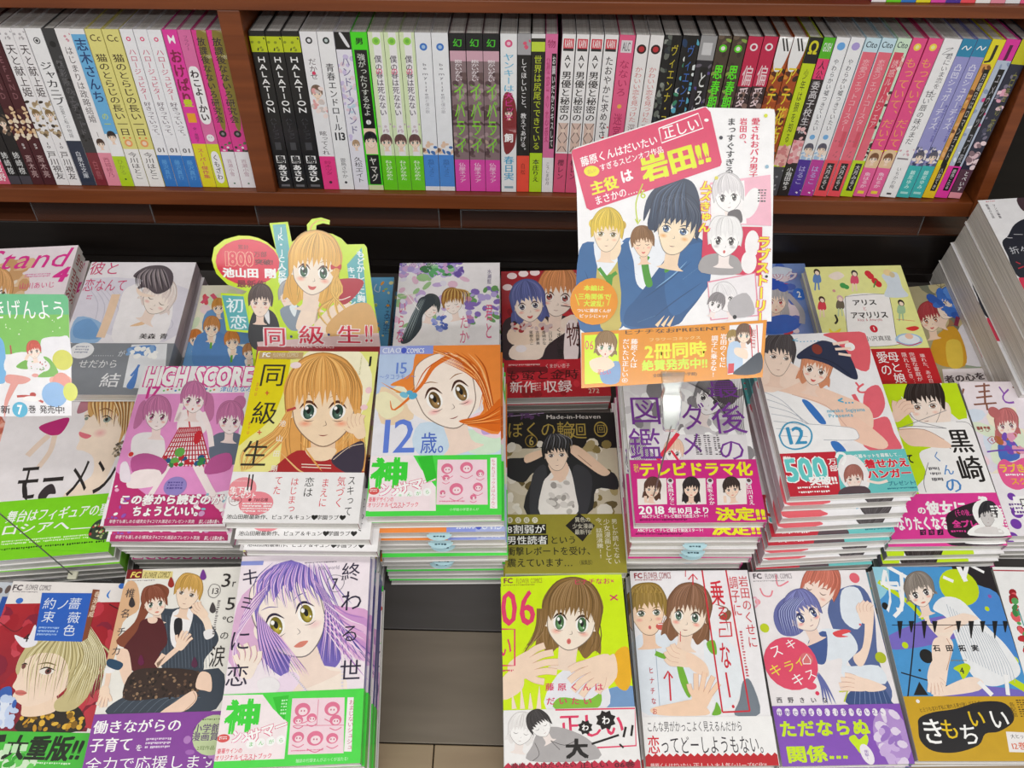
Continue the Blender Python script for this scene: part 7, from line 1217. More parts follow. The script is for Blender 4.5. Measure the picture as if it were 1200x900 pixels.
DESIGNS['F'] = dict(
 desc='white comic of a sailor-suited girl and a kissing boy, purple strip',
 spine='4a88a8',
 bh=49.6,
 short='comic of the kissing sailor-suited pair',
 cover=[
('r','f4eff2',0,0,113,174),('p','5a6ca0',[(694,354),(814,202),(1041,161),(1116,385),(1043,849),(1095,1132),(1025,1248),(973,1129),(839,1007),(754,843),(682,506)]),
('p','e8f0fa',[(857,203),(1014,183),(1031,383),(921,575),(798,465)]),('p','e8f0fa',[(558,589),(731,571),(848,616),(877,763),(740,904),(1028,910),(1049,1072),(696,1005),(712,843),(567,840)]),
('p','48609c',[(446,671),(621,590),(563,860),(476,879),(431,796)]),('p','3c5488',[(730,1125),(988,1070),(1070,1229),(1064,1253),(682,1245)]),('s','8a9cc8',.39,[(770,1126),(733,1242)]),('s','8a9cc8',.39,[(811,1126),(781,1243)]),
('s','8a9cc8',.39,[(852,1127),(830,1244)]),('s','8a9cc8',.39,[(892,1128),(878,1245)]),('s','8a9cc8',.39,[(933,1129),(926,1246)]),('s','8a9cc8',.39,[(973,1129),(975,1247)]),('s','8a9cc8',.39,[(1014,1130),(1023,1248)]),
('p','fde2d0',[(1063,340),(1116,385),(1022,683),(909,887),(843,907),(820,824),(923,743),(1000,512),(988,382)]),('p','fde2d0',[(875,1123),(908,1045),(822,1000),(787,1000),(732,1111),(778,1131)]),
('s','d09880',4.1,[(755,1110),(699,1110),(642,1120)]),('s','fde2d0',3.6,[(755,1110),(699,1110),(642,1120)]),('s','d09880',4.12,[(769,1078),(704,1069),(636,1073)]),('s','fde2d0',3.62,[(769,1078),(704,1069),(636,1073)]),
('s','d09880',4.14,[(783,1044),(724,1029),(662,1026)]),('s','fde2d0',3.63,[(783,1044),(724,1029),(662,1026)]),('s','d09880',4.15,[(797,1011),(754,994),(707,985)]),('s','fde2d0',3.65,[(797,1011),(754,994),(707,985)]),
('p','fde2d0',[(857,1018),(1044,1091),(1004,1130),(852,1127)]),('p','fde2d0',[(978,519),(1048,508),(1076,420),(1073,391),(972,400),(960,446)]),('s','d09880',3.99,[(975,418),(971,373),(1006,333)]),
('s','fde2d0',3.45,[(975,418),(971,373),(1006,333)]),('s','d09880',4,[(1005,414),(1005,358),(1052,313)]),('s','fde2d0',3.46,[(1005,414),(1005,358),(1052,313)]),('s','d09880',4,[(1034,409),(1041,356),(1087,318)]),
('s','fde2d0',3.46,[(1034,409),(1041,356),(1087,318)]),('s','d09880',4,[(1064,405),(1073,363),(1112,337)]),('s','fde2d0',3.46,[(1064,405),(1073,363),(1112,337)]),
('p','e85058',[(682,602),(794,572),(853,595),(761,625),(821,641),(715,645)]),
('f',(64.3,18.7,12.7,5.5,-8.1,14.2),{'hair':'c8705c','iris':'6a5058','male':1,'skin':'fde6da','st':26,'t':-.6,'closed':1,'side':-1,'blush':'f4b0a0','cap':.95,'line':'5a3430'}),
('p','6a70ac',[(201,344),(327,248),(500,251),(587,352),(462,437),(425,565),(318,627),(196,603),(156,474)]),
('f',(45.3,42.6,13.6,-5.4,3,12.8),{'hair':'7478b4','iris':'4a5890','es':1.25,'skin':'fdeadf','st':26,'t':.5,'side':1,'seed':7,'blush':'f49898','line':'343060'}),('s','4a5090',1.08,[(369,255),(214,388),(221,582)],{'taper':2}),
('s','a8b0dc',1.08,[(378,255),(225,389),(229,593)],{'taper':2}),('s','4a5090',1.08,[(386,255),(236,389),(238,604)],{'taper':2}),('s','a8b0dc',1.08,[(395,256),(246,389),(246,615)],{'taper':2}),
('s','4a5090',1.08,[(404,256),(257,389),(263,583)],{'taper':2}),('s','a8b0dc',1.08,[(412,256),(268,389),(271,594)],{'taper':2}),('s','4a5090',1.08,[(421,256),(278,390),(280,605)],{'taper':2}),
('s','a8b0dc',1.08,[(429,256),(289,390),(288,615)],{'taper':2}),('s','4a5090',1.08,[(438,256),(300,390),(305,584)],{'taper':2}),('s','a8b0dc',1.08,[(447,257),(311,390),(313,595)],{'taper':2}),
('s','4a5090',1.08,[(455,257),(321,391),(322,606)],{'taper':2}),('s','a8b0dc',1.08,[(464,257),(332,391),(330,616)],{'taper':2}),('s','4a5090',1.08,[(472,257),(343,391),(347,585)],{'taper':2}),
('s','a8b0dc',1.08,[(481,257),(353,391),(356,596)],{'taper':2}),('s','4a5090',1.08,[(490,258),(364,391),(364,606)],{'taper':2}),('s','a8b0dc',1.08,[(498,258),(375,392),(372,617)],{'taper':2}),
('s','6870b0',1.81,[(448,960),(474,1080),(461,1237)],{'taper':2}),('s','6870b0',1.81,[(457,960),(490,1080),(497,1238)],{'taper':2}),('s','6870b0',1.81,[(465,960),(507,1081),(533,1238)],{'taper':2}),
('s','6870b0',1.81,[(473,960),(523,1081),(570,1239)],{'taper':2}),('e','e85070',23.8,87.4,24.4,23.8),('e','e85070',38.2,107.8,4.9,3.2),('e','e83860',42.4,114.2,1.8,1.8),('t','fff','ス',12.5,75.9,12.5,12.4,{'ang':-.3,'bold':.0}),
('t','fff','キ',27.2,69.9,10.5,10.4,{'ang':-.3,'bold':.0}),('t','f4e848','キ',8.8,93.2,12.4,12.1,{'ang':-.3,'bold':.0}),('t','f4e848','ラ',21.8,89.9,11.3,11.1,{'ang':-.3,'bold':.0}),
('t','f4e848','イ',31.9,86.1,9.5,9.4,{'ang':-.3,'bold':.0}),('t','fff','キ',27.4,101.8,12.7,12.4,{'ang':-.3,'bold':.0}),('t','fff','ス',39.4,97.3,10.3,10,{'ang':-.3,'bold':.0}),('e','e0787c',39.1,83.6,5.8,5.4),
('s','fff',.82,[(354,846),(399,795),(424,847),(417,882),(351,881),(354,846)],{'sm':0}),('e','c8d828',5.8,54.7,4.2,4.3),('e','e86878',100.5,8.1,4.8,5.1),('e','b8c428',106.7,83.9,5,5.1),('e','c8d828',114.7,72.7,.8,.9),
('e','f8a0a8',3.7,29.7,2.6,2.7),('e','e86878',95.2,53.3,1.1,1.1),('s','f08898',1.31,[(82,164),(103,232),(165,244),(197,189)]),('s','f08898',1.32,[(259,32),(260,146),(366,102)]),
('s','c8d828',1.2,[(622,1132),(698,1128),(647,1221)],{'sm':0}),('s','f4b8c8',1.74,[(-23,274),(23,253),(33,319),(-17,362)]),('t','3a3440','西',7.4,119.4,5.3,5.4,{'bold':.02}),('t','3a3440','野',17.5,119.6,5.3,5.4,{'bold':.02}),
('t','3a3440','き',27.7,119.8,5.3,5.4,{'bold':.02}),('t','3a3440','い',37.8,120,5.3,5.4,{'bold':.02}),('t','3a3440','な',47.9,120.2,5.3,5.4,{'bold':.02}),('t','5a5058','FC',7.7,4.4,8.7,5,{'bold':.05}),
('t','8a8088','FLOWER COMICS',28,4.8,25.8,5,{'bold':0}),('l','a09aa0',2.9,9,33.4,10.6,1,22,1),],
 band=[
('r','8a54c0',0,124.4,113,174),('e','b894d8',99.7,151.4,15.8,23),('b',['d0b4e8','a078cc','e8daf4'],88.5,132.2,107.6,173.6,26,5.1,5),('e','f4eef8',5.5,129.7,2.4,3.3),('e','f4eef8',12.6,129.8,2.4,3.3),
('e','f4eef8',19.6,129.9,2.4,3.3),('e','f4eef8',26.6,130.1,2.4,3.3),('e','f4eef8',33.6,130.2,2.4,3.3),('e','f4eef8',40.6,130.3,2.4,3.3),('e','f4eef8',47.7,130.5,2.4,3.3),('e','f4eef8',54.7,130.6,2.4,3.3),
('e','f4eef8',61.7,130.8,2.4,3.3),('e','f4eef8',68.7,130.9,2.4,3.3),('e','f4eef8',75.7,131,2.4,3.3),('e','f4eef8',82.7,131.2,2.4,3.3),('e','f4eef8',89.7,131.3,2.4,3.3),('e','f4eef8',96.8,131.4,2.4,3.4),
('t','7a48b0','世界で結ばれるとは限らない2人',50,130.7,94.2,4.6),('t','d2f020','た',10.3,143.7,14.7,14.3,{'bold':.06}),('t','d2f020','だ',26.3,143.6,14.7,14.3,{'bold':.06}),('t','d2f020','な',42.2,143.5,14.7,14.3,{'bold':.06}),
('t','d2f020','ら',58.2,143.4,14.7,14.3,{'bold':.06}),('t','d2f020','ぬ',74.2,143.4,14.7,14.3,{'bold':.06}),('t','d2f020','関係',22.6,164.5,35.2,14.2,{'bold':.05}),('t','d2f020','…',49.4,163.4,17.6,12.8,{'bold':.08}),
('p','d2f020',[(617,1525),(673,1498),(704,1536),(773,1495),(778,1556),(697,1647),(659,1600)]),('e','f4eef8',74.4,165.7,5.1,8.6,{'rot':-.3}),('t','7a48b0','衝撃!',74.2,166.2,3.9,8.4,{'vert':1}),],
)
DESIGNS['G'] = dict(
 desc='blue comic with a crouching girl in white over a yellow strip',
 bh=53.4,
 short='blue comic of the crouching girl',
 cover=[
('r','4a9ad8',0,0,113,174),('p','9ad4e8',[(-27,-13),(148,-13),(89,236),(-60,324)]),('p','221c24',[(761,-12),(1129,0),(1154,413),(1043,215),(773,102)],{'sm':0}),
('p','7a6cc8',[(-38,690),(361,520),(674,456),(1245,326),(1239,413),(609,690),(41,794)]),('p','4a8cd8',[(864,237),(1116,259),(1151,628),(1134,877),(860,691)]),
('p','7a6cc8',[(353,1176),(693,1118),(1086,1157),(1090,1206),(345,1206)]),('e','c8e010',77.7,20.3,18.3,18.1),('s','c8e010',4.33,[(24,146),(256,347),(363,510)]),('s','18181c',1.25,[(331,347),(212,732),(40,1215)]),
('s','18181c',1.2,[(33,998),(447,1127)]),('e','18181c',3.3,38.6,3,3.6),('e','18181c',30,85.2,6.2,6.4),('p','18181c',[(176,1078),(227,1196),(96,1196)],{'sm':0}),('e','18181c',20.6,97.8,1.2,1.2),('e','c8e010',13,75.3,2.9,3),
('e','c8e010',98,41.3,2.1,2.3),('e','c8e010',108.4,89.3,3.7,3.8),('s','c8e010',6.77,[(961,1038),(1126,1157)]),('e','9a5ab0',104.1,29.3,1.7,1.8),('t','f4f6fa','カ',12.9,25.3,23.7,47.8,{'bold':-.01,'ang':0}),
('s','fbfbfd',3.51,[(115,33),(73,169),(181,214),(316,191)]),('s','fbfbfd',3.46,[(263,56),(197,369),(94,488)]),('s','fbfbfd',3.54,[(145,-2),(333,124)]),('s','fbfbfd',4.42,[(826,-12),(858,147)]),
('s','fbfbfd',3.98,[(914,-12),(842,125)]),('s','fbfbfd',2.67,[(947,-12),(1058,57)]),('s','fbfbfd',3.09,[(653,102),(739,147)]),
('p','fbe8d8',[(368,369),(435,358),(418,542),(528,606),(614,521),(759,456),(693,542),(573,669),(514,732),(417,627),(366,499)]),
('p','f2f4f8',[(474,413),(588,303),(753,325),(874,500),(962,628),(1049,753),(1115,938),(1063,1038),(855,1118),(705,1078),(628,917),(609,690),(578,499)]),('s','a8b4c4',.46,[(613,369),(627,627),(661,877)]),
('s','a8b4c4',.46,[(637,391),(654,648),(685,891)]),('s','a8b4c4',.46,[(661,413),(682,669),(710,905)]),('s','a8b4c4',.46,[(685,435),(709,690),(735,919)]),('s','a8b4c4',.46,[(708,456),(737,711),(759,934)]),
('s','a8b4c4',.46,[(732,478),(764,732),(784,948)]),('s','a8b4c4',.46,[(755,499),(791,753),(808,962)]),('s','a8b4c4',.46,[(779,521),(818,774),(833,976)]),('s','a8b4c4',.46,[(802,542),(846,795),(857,990)]),
('s','a8b4c4',.45,[(825,564),(873,815),(881,1004)]),('s','a8b4c4',.45,[(849,585),(899,836),(906,1018)]),('s','a8b4c4',.45,[(872,606),(926,856),(930,1032)]),('s','a8b4c4',.45,[(895,627),(953,877),(954,1046)]),
('s','a8b4c4',.45,[(918,649),(980,897),(978,1060)]),('s','a8b4c4',.45,[(941,670),(1006,918),(1002,1074)]),('s','a8b4c4',.45,[(964,691),(1033,938),(1027,1088)]),
('p','fbe4d4',[(421,690),(531,669),(571,753),(479,937),(379,1157),(290,1186),(335,937),(368,773)]),('p','fbe4d4',[(320,917),(367,897),(298,1157),(257,1157),(258,1038)]),
('p','fbe4d4',[(387,1127),(635,1038),(745,1078),(682,1157),(387,1200),(266,1200)]),('p','fbe4d4',[(668,478),(759,456),(874,500),(777,542),(585,627),(459,627),(440,542)]),('s','c89880',.62,[(526,690),(539,794),(447,978)]),
('s','c89880',.64,[(528,606),(693,542)]),('s','d09880',3.12,[(350,1049),(378,1071),(396,1102)]),('s','fbe4d4',2.61,[(350,1049),(378,1071),(396,1102)]),
('p','fbe4d4',[(357,993),(290,999),(255,1080),(255,1107),(350,1105),(366,1063)]),('s','d09880',3.1,[(349,1088),(350,1130),(350,1172)]),('s','fbe4d4',2.6,[(349,1088),(350,1130),(350,1172)]),
('s','d09880',3.09,[(321,1090),(315,1142),(309,1193)]),('s','fbe4d4',2.59,[(321,1090),(315,1142),(309,1193)]),('s','d09880',3.09,[(293,1093),(281,1142),(270,1190)]),('s','fbe4d4',2.59,[(293,1093),(281,1142),(270,1190)]),
('s','d09880',3.1,[(265,1095),(251,1133),(238,1170)]),('s','fbe4d4',2.6,[(265,1095),(251,1133),(238,1170)]),
('f',(39.7,25.4,11.6,-3.2,.2,11.1),{'hair':'8a8078','iris':'4a4048','es':.95,'skin':'fdece0','st':30,'L':.55,'bangs':8,'line':'2a2424','seed':11,'mouth':'l'}),('p','14141a',[(111,529),(162,529),(102,690),(93,690)],{'sm':0}),
('p','14141a',[(217,529),(268,529),(220,635),(212,635)],{'sm':0}),('p','14141a',[(337,529),(388,529),(325,690),(317,690)],{'sm':0}),('p','14141a',[(434,529),(485,529),(436,635),(427,635)],{'sm':0}),
('p','14141a',[(654,529),(705,529),(654,636),(645,636)],{'sm':0}),('p','14141a',[(772,529),(823,530),(755,690),(747,690)],{'sm':0}),('p','14141a',[(878,530),(928,530),(876,636),(867,636)],{'sm':0}),
('p','14141a',[(992,530),(1042,530),(972,691),(964,691)],{'sm':0}),('p','14141a',[(1089,530),(1139,530),(1085,636),(1077,636)],{'sm':0}),('s','14141a',.63,[(54,567),(1148,568)]),('t','1c1c24','石',41,78,6.6,6.2,{'bold':.04}),
('t','1c1c24','田',52.6,78,6.6,6.2,{'bold':.04}),('t','1c1c24','拓',64.2,78,6.6,6.2,{'bold':.04}),('t','1c1c24','実',75.9,78,6.6,6.2,{'bold':.04}),('p','c8e010',[(514,958),(628,917),(668,958),(578,1058),(554,998)]),
('t','2a2a30','4',58.5,98.2,4.1,5.6,{'bold':.03}),('l','8a8878',51.1,88.7,65.5,90.7,1,10,1),('s','fbfbfd',4.36,[(705,1078),(791,1196)]),('s','fbfbfd',3.57,[(967,1018),(932,1196)]),],
 band=[
('r','cfa41c',0,120.6,113,174),('p','1c1a20',[(68,1464),(97,1389),(229,1341),(436,1312),(653,1255),(854,1255),(930,1332),(900,1427),(758,1502),(634,1521),(548,1613),(336,1672),(145,1659),(59,1576)]),
('t','fff','き',18.7,149.8,21.7,23.7,{'bold':.02}),('t','e8c418','も',33.5,148.1,16.8,18.3,{'bold':.02}),('t','fff','ち',49.6,152.4,17.7,19.3,{'bold':.02}),('t','e8c418','い',59.3,139.1,15.9,17.5,{'bold':.02}),
('t','fff','い',79.1,139.6,17.9,19.6,{'bold':.02}),('t','3a3010','ヒミツも言わず私に触れる男が欲しがるもの',39.2,129.1,56.1,4.2,{'ang':-.12}),('p','f4f0f0',[(817,1502),(1031,1511),(979,1672),(795,1668)],{'sm':0}),
('t','2a2a30','大ヒット',92.3,154.1,15.7,4.1),('t','e07050','12巻',88.9,161.9,13.7,6.6,{'bold':.03}),('t','5a4410','各配信',94,131.8,5.2,12.7,{'vert':1}),('e','f4f0f0',11.9,124.8,1.6,1.6),('l','5a4410',98.6,123.5,106.6,139,8,3,1),],
)
DESIGNS['Z'] = dict(
 desc='white comic with red roses at the right edge',
 short='rose-strewn comic at the right edge',
 cover=[
('r','f3f3f4',0,0,113,174),('b',['c02830','e86068','a01c28'],7.9,24.6,12.9,108.5,30,4.4,4),('b',['3a8a4a','5aa860'],7.9,24.6,12.9,108.5,16,3.3,5),('r','b02838',0,3,113,4.2),('s','4aa0a0',1.06,[(127,410),(131,572)]),],
 band=[
],
)
DESIGNS['h'] = dict(
 desc='blue-edged comic cut off by the left edge of the photo',
 spine='2c58b0',
 short='blue-edged comic at the left edge',
 cover=[
('r','c9ced8',0,0,113,174),('r','2c58b0',96,14,113,174),('b',['6a5a58','e8e4e8','8a3040'],75.3,-1.4,115.1,62.3,14,3.5,3),],
 band=[
],
)
SPINE_DESIGNS = {}
SPINE_DESIGNS['pinkfoot'] = dict(label='dark comic spine with a pink foot at the far left end', base='3a3038', it=[('r','d86080',84,100,0,1),('r','f0c8d8',50,84,0,1),('t','桜野',86,98,'fff',.7,.0,.5,{})])
SPINE_DESIGNS['panel'] = dict(label='black comic spine with a pale face picture and white name', base='1e1a1c', it=[('b',['e8d8c0','5a4a40','a88870'],40,66,20,2.5,0,1,1),('f',58,4,'6a5848',{}),('t','姉崎椋',77,93,'eee',.6,.0,.5,{}),('r','46414a',94,100,0,1)])
SPINE_DESIGNS['maroon'] = dict(label='maroon comic spine with faint capitals and a pale figure', base='4a1a22', it=[('t','DEFEND',10,43,'8a5a60',.6,.03,.5,{}),('b',['e8c8a0','c89868','f0e0c8','5a3028'],45,69,24,3,0,1,2),('t','53',71,75,'f0e8e8',.6,.03,.5,{}),('t','斎木亮',79,95,'c8a8a8',.6,.0,.5,{})])
SPINE_DESIGNS['crown'] = dict(label='white comic spine with black brush title over a group picture', base='f0eef0', it=[('t','天と献上姫',9,41,'3a2c30',.72,.01,.5,{}),('b',['6a5a48','c8b898','3a3028','a89070'],43,67,30,2.6,0,1,3),('f',52,3.4,'8a7048',{}),('t','10',70,74.5,'3a3038',.6,.02,.5,{}),('t','戸川視友',76,96,'3a3034',.7,.01,.5,{}),('b',['b8b4b8'],2,6,8,1.4,0,1,1)])
SPINE_DESIGNS['swirl'] = dict(label='white comic spine with a swirl emblem and navy foot', base='f2f2f4', it=[('c','3a3a40',7,3.6,.5),('c','f2f2f4',7,2.6,.5),('c','3a3a40',7,1.6,.5),('t','ジャカニブ',19,46,'2a2a30',.8,.02,.5,{}),('t','恋愛と私の物語',46,67,'6a6a70',.3,.0,.5,{}),('r','2a3448',69,100,0,1),('t','白泉社文庫',76,95,'e8ecf4',.4,.0,.5,{})])
SPINE_DESIGNS['smoke'] = dict(label='dark grey comic spine with dim lettering and a maroon foot', base='3c3c3e', it=[('c','1c1c1e',9,3.4,.5),('t','無彩限のエチュード',18,66,'6e6c70',.6,.0,.5,{}),('b',['1e1e20','56565a'],10,70,20,2,0,1,5),('r','7c2430',77,100,0,1),('t','白鳥',82,96,'b06068',.5,.0,.5,{})])
SPINE_DESIGNS['marriage'] = dict(label='white comic spine with thin grey title and a pale pink foot', base='f2eff0', it=[('b',['d89aa8'],3,7,6,1.4,0,1,1),('t','はじまりは政略結婚',10,57,'4a4448',.55,.0,.5,{}),('t','1',62,67,'3a3438',.3,.02,.5,{}),('f',71,3.6,'4a3428',{}),('r','e890a4',77,100,0,1),('t','西城綾乃',80,94,'a84860',.5,.0,.5,{})])
SPINE_DESIGNS['bluesky'] = dict(label='sky blue comic spine with bold dark title and a boy in a white shirt', base='f0f0f0', it=[('r','6cb4e4',3,64,0,1),('t','志木さんち',5,44,'1c3a70',.85,.03,.5,{}),('t','の一',50,60,'c8d860',.5,.03,.5,{}),('p','f4f4f6',[(.2,68),(.8,68),(.9,79),(.1,79)]),('f',66,4,'2a2020',{'male':1}),('r','b8d818',79,100,0,1),('t','ひかる',81,92,'8aa020',.5,.0,.5,{}),('c','3a5a28',95,1.2,.5)])
SPINE_DESIGNS['cat'] = dict(label='pale yellow comic spine with brown title and orange paw', base='e6de86', it=[('t','Cc',3,7,'5a4a28',.7,.02,.5,{'hz':1}),('t','猫のとらじの長い一日',14,65,'4a3c28',.72,.02,.5,{}),('c','f0a060',70,4.6,.5),('c','f8dcc0',70,2.6,.5),('c','e88040',66.5,1.2,.3),('c','e88040',66.5,1.2,.7),('r','f2f0ee',74,100,0,1),('t','今川はとこ',76,95,'3a3438',.6,.01,.5,{})])
SPINE_DESIGNS['hello'] = dict(label='white comic spine with pink star and bright blue foot', base='f2f2f6', it=[('c','e85080',5.5,2.4,.5),('c','f2f2f6',5.5,1.2,.5),('t','ハロージュピター',11,42,'d05878',.6,.01,.5,{}),('t','好きっていって。',43,66,'5a4858',.6,.01,.5,{}),('t','01',73,76,'4a4448',.6,.03,.5,{'hz':1}),('r','2c78c8',78,100,0,1),('t','藤沢真行',81,95,'6ab0e8',.5,.0,.5,{})])
SPINE_DESIGNS['magenta'] = dict(label='hot pink comic spine with dark red lettering and yellow foot', base='e83ca4', it=[('p','fff',[(.3,3),(.5,5),(.7,3),(.7,8),(.5,6),(.3,8)]),('t','おけぱり',11,45,'8a1c48',.85,.04,.5,{}),('t','豊',41,46,'c8d820',.7,.05,.5,{}),('r','f0a828',50,56,.2,.8),('t','全・南国子',59,69,'5a1c50',.3,.0,.5,{}),('r','e8dc20',70,100,0,1),('t','スーパー傑作集',73,94,'d03858',.5,.02,.5,{})])
SPINE_DESIGNS['bubble'] = dict(label='pink comic spine with a white bubble title and a small cat', base='e070a8', it=[('t','フラワー',3,12,'8a3868',.4,.0,.5,{}),('p','f6f4f6',[(.1,24),(.5,21),(.9,24),(.95,40),(.9,54),(.5,57),(.1,54),(.05,40)]),('t','わこよーかい',23,55,'3a2c34',.7,.04,.5,{}),('c','f4ecf0',66,4.4,.5),('c','3a3038',65.5,.5,.4),('c','3a3038',65.5,.5,.6),('r','d8e020',70,100,0,1),('p','f6f4f6',[(.2,77),(.8,77),(.8,95),(.2,95)]),('t','くもざわ',77,95,'3a3038',.5,.02,.5,{})])
SPINE_DESIGNS['olive'] = dict(label='pink comic spine with olive stripe and white foot', base='e03c94', it=[('p','8a7c30',[(.35,0),(1,0),(1,18),(.9,55),(.5,58),(.3,20)]),('t','放課後なないろ研究会',4,56,'3a2c30',.6,.03,.5,{}),('c','2a2428',63,4.2,.5),('c','8a8488',63,1.8,.5),('b',['e8e4e8','5a7a50','3a3038'],69,76,12,2.2,0,1,4),('r','f0ecf0',75,100,0,1),('t','百瀬小雪',80,92,'b890a0',.4,.0,.5,{}),('c','4a7a58',97,1.1,.5)])
SPINE_DESIGNS['halation'] = dict(label='black comic spine with a yellow-green head band and white capitals', base='1a1a1c', it=[('r','c2d01c',3,12,0,1),('b',['3a4018','8a9818'],4,11,8,1.6,0,1,1),('t','HALATION',14,49,'f4f4f4',.72,.05,.5,{}),('t','ハレーション',52,66,'4a4a50',.5,.0,.5,{}),('r','48484c',68,73,.3,.7),('t','島',77,82,'1a1a1c',.62,.05,.5,{'bg':'f0f0f0'}),('t','あさひ',83,95,'f4f4f4',.66,.05,.5,{}),('r','6a6a70',97,98.5,.2,.8)])
SPINE_DESIGNS['kiss'] = dict(label='white comic spine with a rose-toned portrait and a pink foot', base='f0eff2', it=[('c','2a2a30',5,3.6,.5),('c','e8e8ec',5,2,.5),('t','だかせ',15,28,'5a4a50',.5,.0,.5,{}),('c','e03c68',24,2,.5),('f',36,5,'7a6050',{}),('b',['f8e4e0','e8a8a8','d8ccc8'],33,52,18,3,0,1,6),('t','眩ってくれ',60,76,'4a4448',.5,.0,.5,{}),('r','f0408c',77,100,0,1),('t','鈴木ツタ',80,90,'b02058',.5,.0,.5,{}),('c','4a2a38',95,1.8,.5)])
SPINE_DESIGNS['endroll'] = dict(label='white comic spine with a round emblem and spaced black title', base='f2f2f4', it=[('c','2a3434',5,3.6,.5),('c','c8d4d4',5,1.8,.5),('t','青春エンドロール',18,60,'3a3a40',.55,.02,.5,{}),('t','113',61,66,'2a2a30',.8,.04,.5,{'hz':1}),('t','雲鳥さやか',78,92,'5a5a60',.4,.0,.5,{}),('c','3a3a3e',95,1.6,.5)])
SPINE_DESIGNS['lilac'] = dict(label='white and lilac comic spine with a black head block', base='eceaf4', it=[('r','141416',0,10,0,1),('p','e8e8ec',[(.3,1),(.5,1),(.9,8),(.7,8)]),('b',['d0c4e8','c4d8e8','e8d0dc'],11,66,30,3,0,1,7),('t','ハンドインハンド',14,62,'8a84a8',.6,.02,.5,{}),('f',69,3.4,'b89878',{}),('t','久松エイト',77,95,'4a464c',.6,.0,.5,{})])
SPINE_DESIGNS['green'] = dict(label='bright green comic spine with a black brush title panel and a dark-haired face', base='4ae01c', it=[('t','男',3,7,'1a3a10',.5,.05,.5,{}),('r','141414',10,58,.12,.9),('t','強がったりするなよ',12,50,'d8dcd4',.5,.01,.5,{}),('c','f0f0f0',54,2.8,.5),('t','1',52,56,'222',.3,.03,.5,{}),('r','f4d8c0',58,75,.1,.9),('f',66,6,'1c1820',{'male':1}),('r','2a2824',75.5,96,.12,.9),('t','ヤマグ',77,94,'e8e4dc',.5,.02,.5,{}),('r','d8e0b0',96.5,100,0,1)])
SPINE_DESIGNS['spring'] = dict(label='pale green comic spine with leaf circle and lime foot', base='dcecc0', it=[('r','f2f0f2',0,76,.3,.8),('c','98dc50',5,4.2,.5),('c','74c040',5,2.2,.5),('t','僕の春は死なない',13,50,'5a5260',.5,.02,.5,{}),('t','の',20,25,'e87090',.5,.03,.5,{}),('b',['c0a8b8','d8c8d0'],55,60,8,1.6,0,1,1),('f',67,5.4,'6a4a48',{}),('r','6cd01c',76,100,0,1),('t','ねじがなめた',79,93,'e8f8d8',.5,.03,.5,{})])
SPINE_DESIGNS['bluemoon'] = dict(label='white comic spine with blue ring emblem and blue foot', base='eef0f4', it=[('c','3c78cc',8,4,.5),('c','a8c8ec',8,2,.5),('t','be my life',17,37,'6a6a74',.5,0,.5,{'hz':0}),('t','君と僕の歌',37,48,'a0a0a8',.3,.0,.5,{}),('b',['8a6a58','e8c8b0','4a78b8','f0f0f4'],67,74,16,2.8,0,1,8),('r','4c8cdc',75,97,0,1),('t','名原しょうこ',78,90,'2c5898',.5,.0,.5,{}),('r','e8e8ec',97,100,0,1)])
SPINE_DESIGNS['mocha'] = dict(label='mauve comic spine with green strokes and a pink foot', base='8a7478', it=[('r','10141a',0,10,0,1),('t','幻',3,8,'48c828',.6,.03,.5,{}),('r','d4a8b8',10,16,0,1),('t','抱かいがたい',15,28,'f0e8ec',.5,.02,.5,{}),('b',['5a4448','a89094','b8a090','6a5454'],22,78,34,3.2,0,1,9),('s','78d820',.6,[(.2,30),(.8,34),(.4,40)]),('s','78d820',.7,[(.7,40),(.3,52),(.6,60)]),('s','78d820',.6,[(.2,62),(.8,66),(.3,72)]),('t','イバライ',28,74,'88dc30',.8,.0,.5,{}),('r','e048ac',78,100,0,1),('t','仏屋ネフア',80,94,'f4d0e4',.5,.02,.5,{})])
SPINE_DESIGNS['yankee'] = dict(label='white comic spine with sky and pink lettering over a brown-red figure', base='eef0f2', it=[('c','e05888',5.5,4,.5),('c','f4c8d8',5.5,2,.5),('t','ヤンキーは',11,34,'68b8dc',.7,.02,.5,{}),('p','8a3034',[(.1,40),(.5,34),(.95,42),(1,60),(.8,70),(.2,72)]),('f',47,4,'6a2a28',{}),('t','犬ビッチ',34,52,'d83890',.6,.02,.5,{}),('t','飼',60,66,'fff',.6,.04,.5,{}),('t','春日実',75,92,'50a8d0',.7,.03,.5,{}),('r','88a8b8',96,97.5,.2,.8)])
SPINE_DESIGNS['please'] = dict(label='grey-headed comic spine with a tall black title panel and orange-red foot', base='18181a', it=[('r','a8a8ac',0,12,0,1),('b',['e05878'],4,8,6,2,0,1,1),('t','してほしいこと、',14,46,'e8e8ea',.45,.02,.5,{}),('t','教えてあげる。',47,73,'e8e8ea',.45,.02,.5,{}),('r','f0503c',75,100,0,1),('t','白松',80,88,'8a2018',.4,.0,.5,{})])
SPINE_DESIGNS['tail'] = dict(label='black comic spine with chartreuse lettering and chartreuse foot', base='1c1c18', it=[('r','e8e8e8',0,4,0,1),('r','c8e040',4,10,0,1),('r','2a2a20',2.5,4.5,0,1),('t','世界は尻尾でできている',12,71,'b8c828',.6,.02,.5,{}),('r','b8e020',73,100,0,1),('t','本庄りえ',77,93,'2a3010',.55,.03,.5,{})])
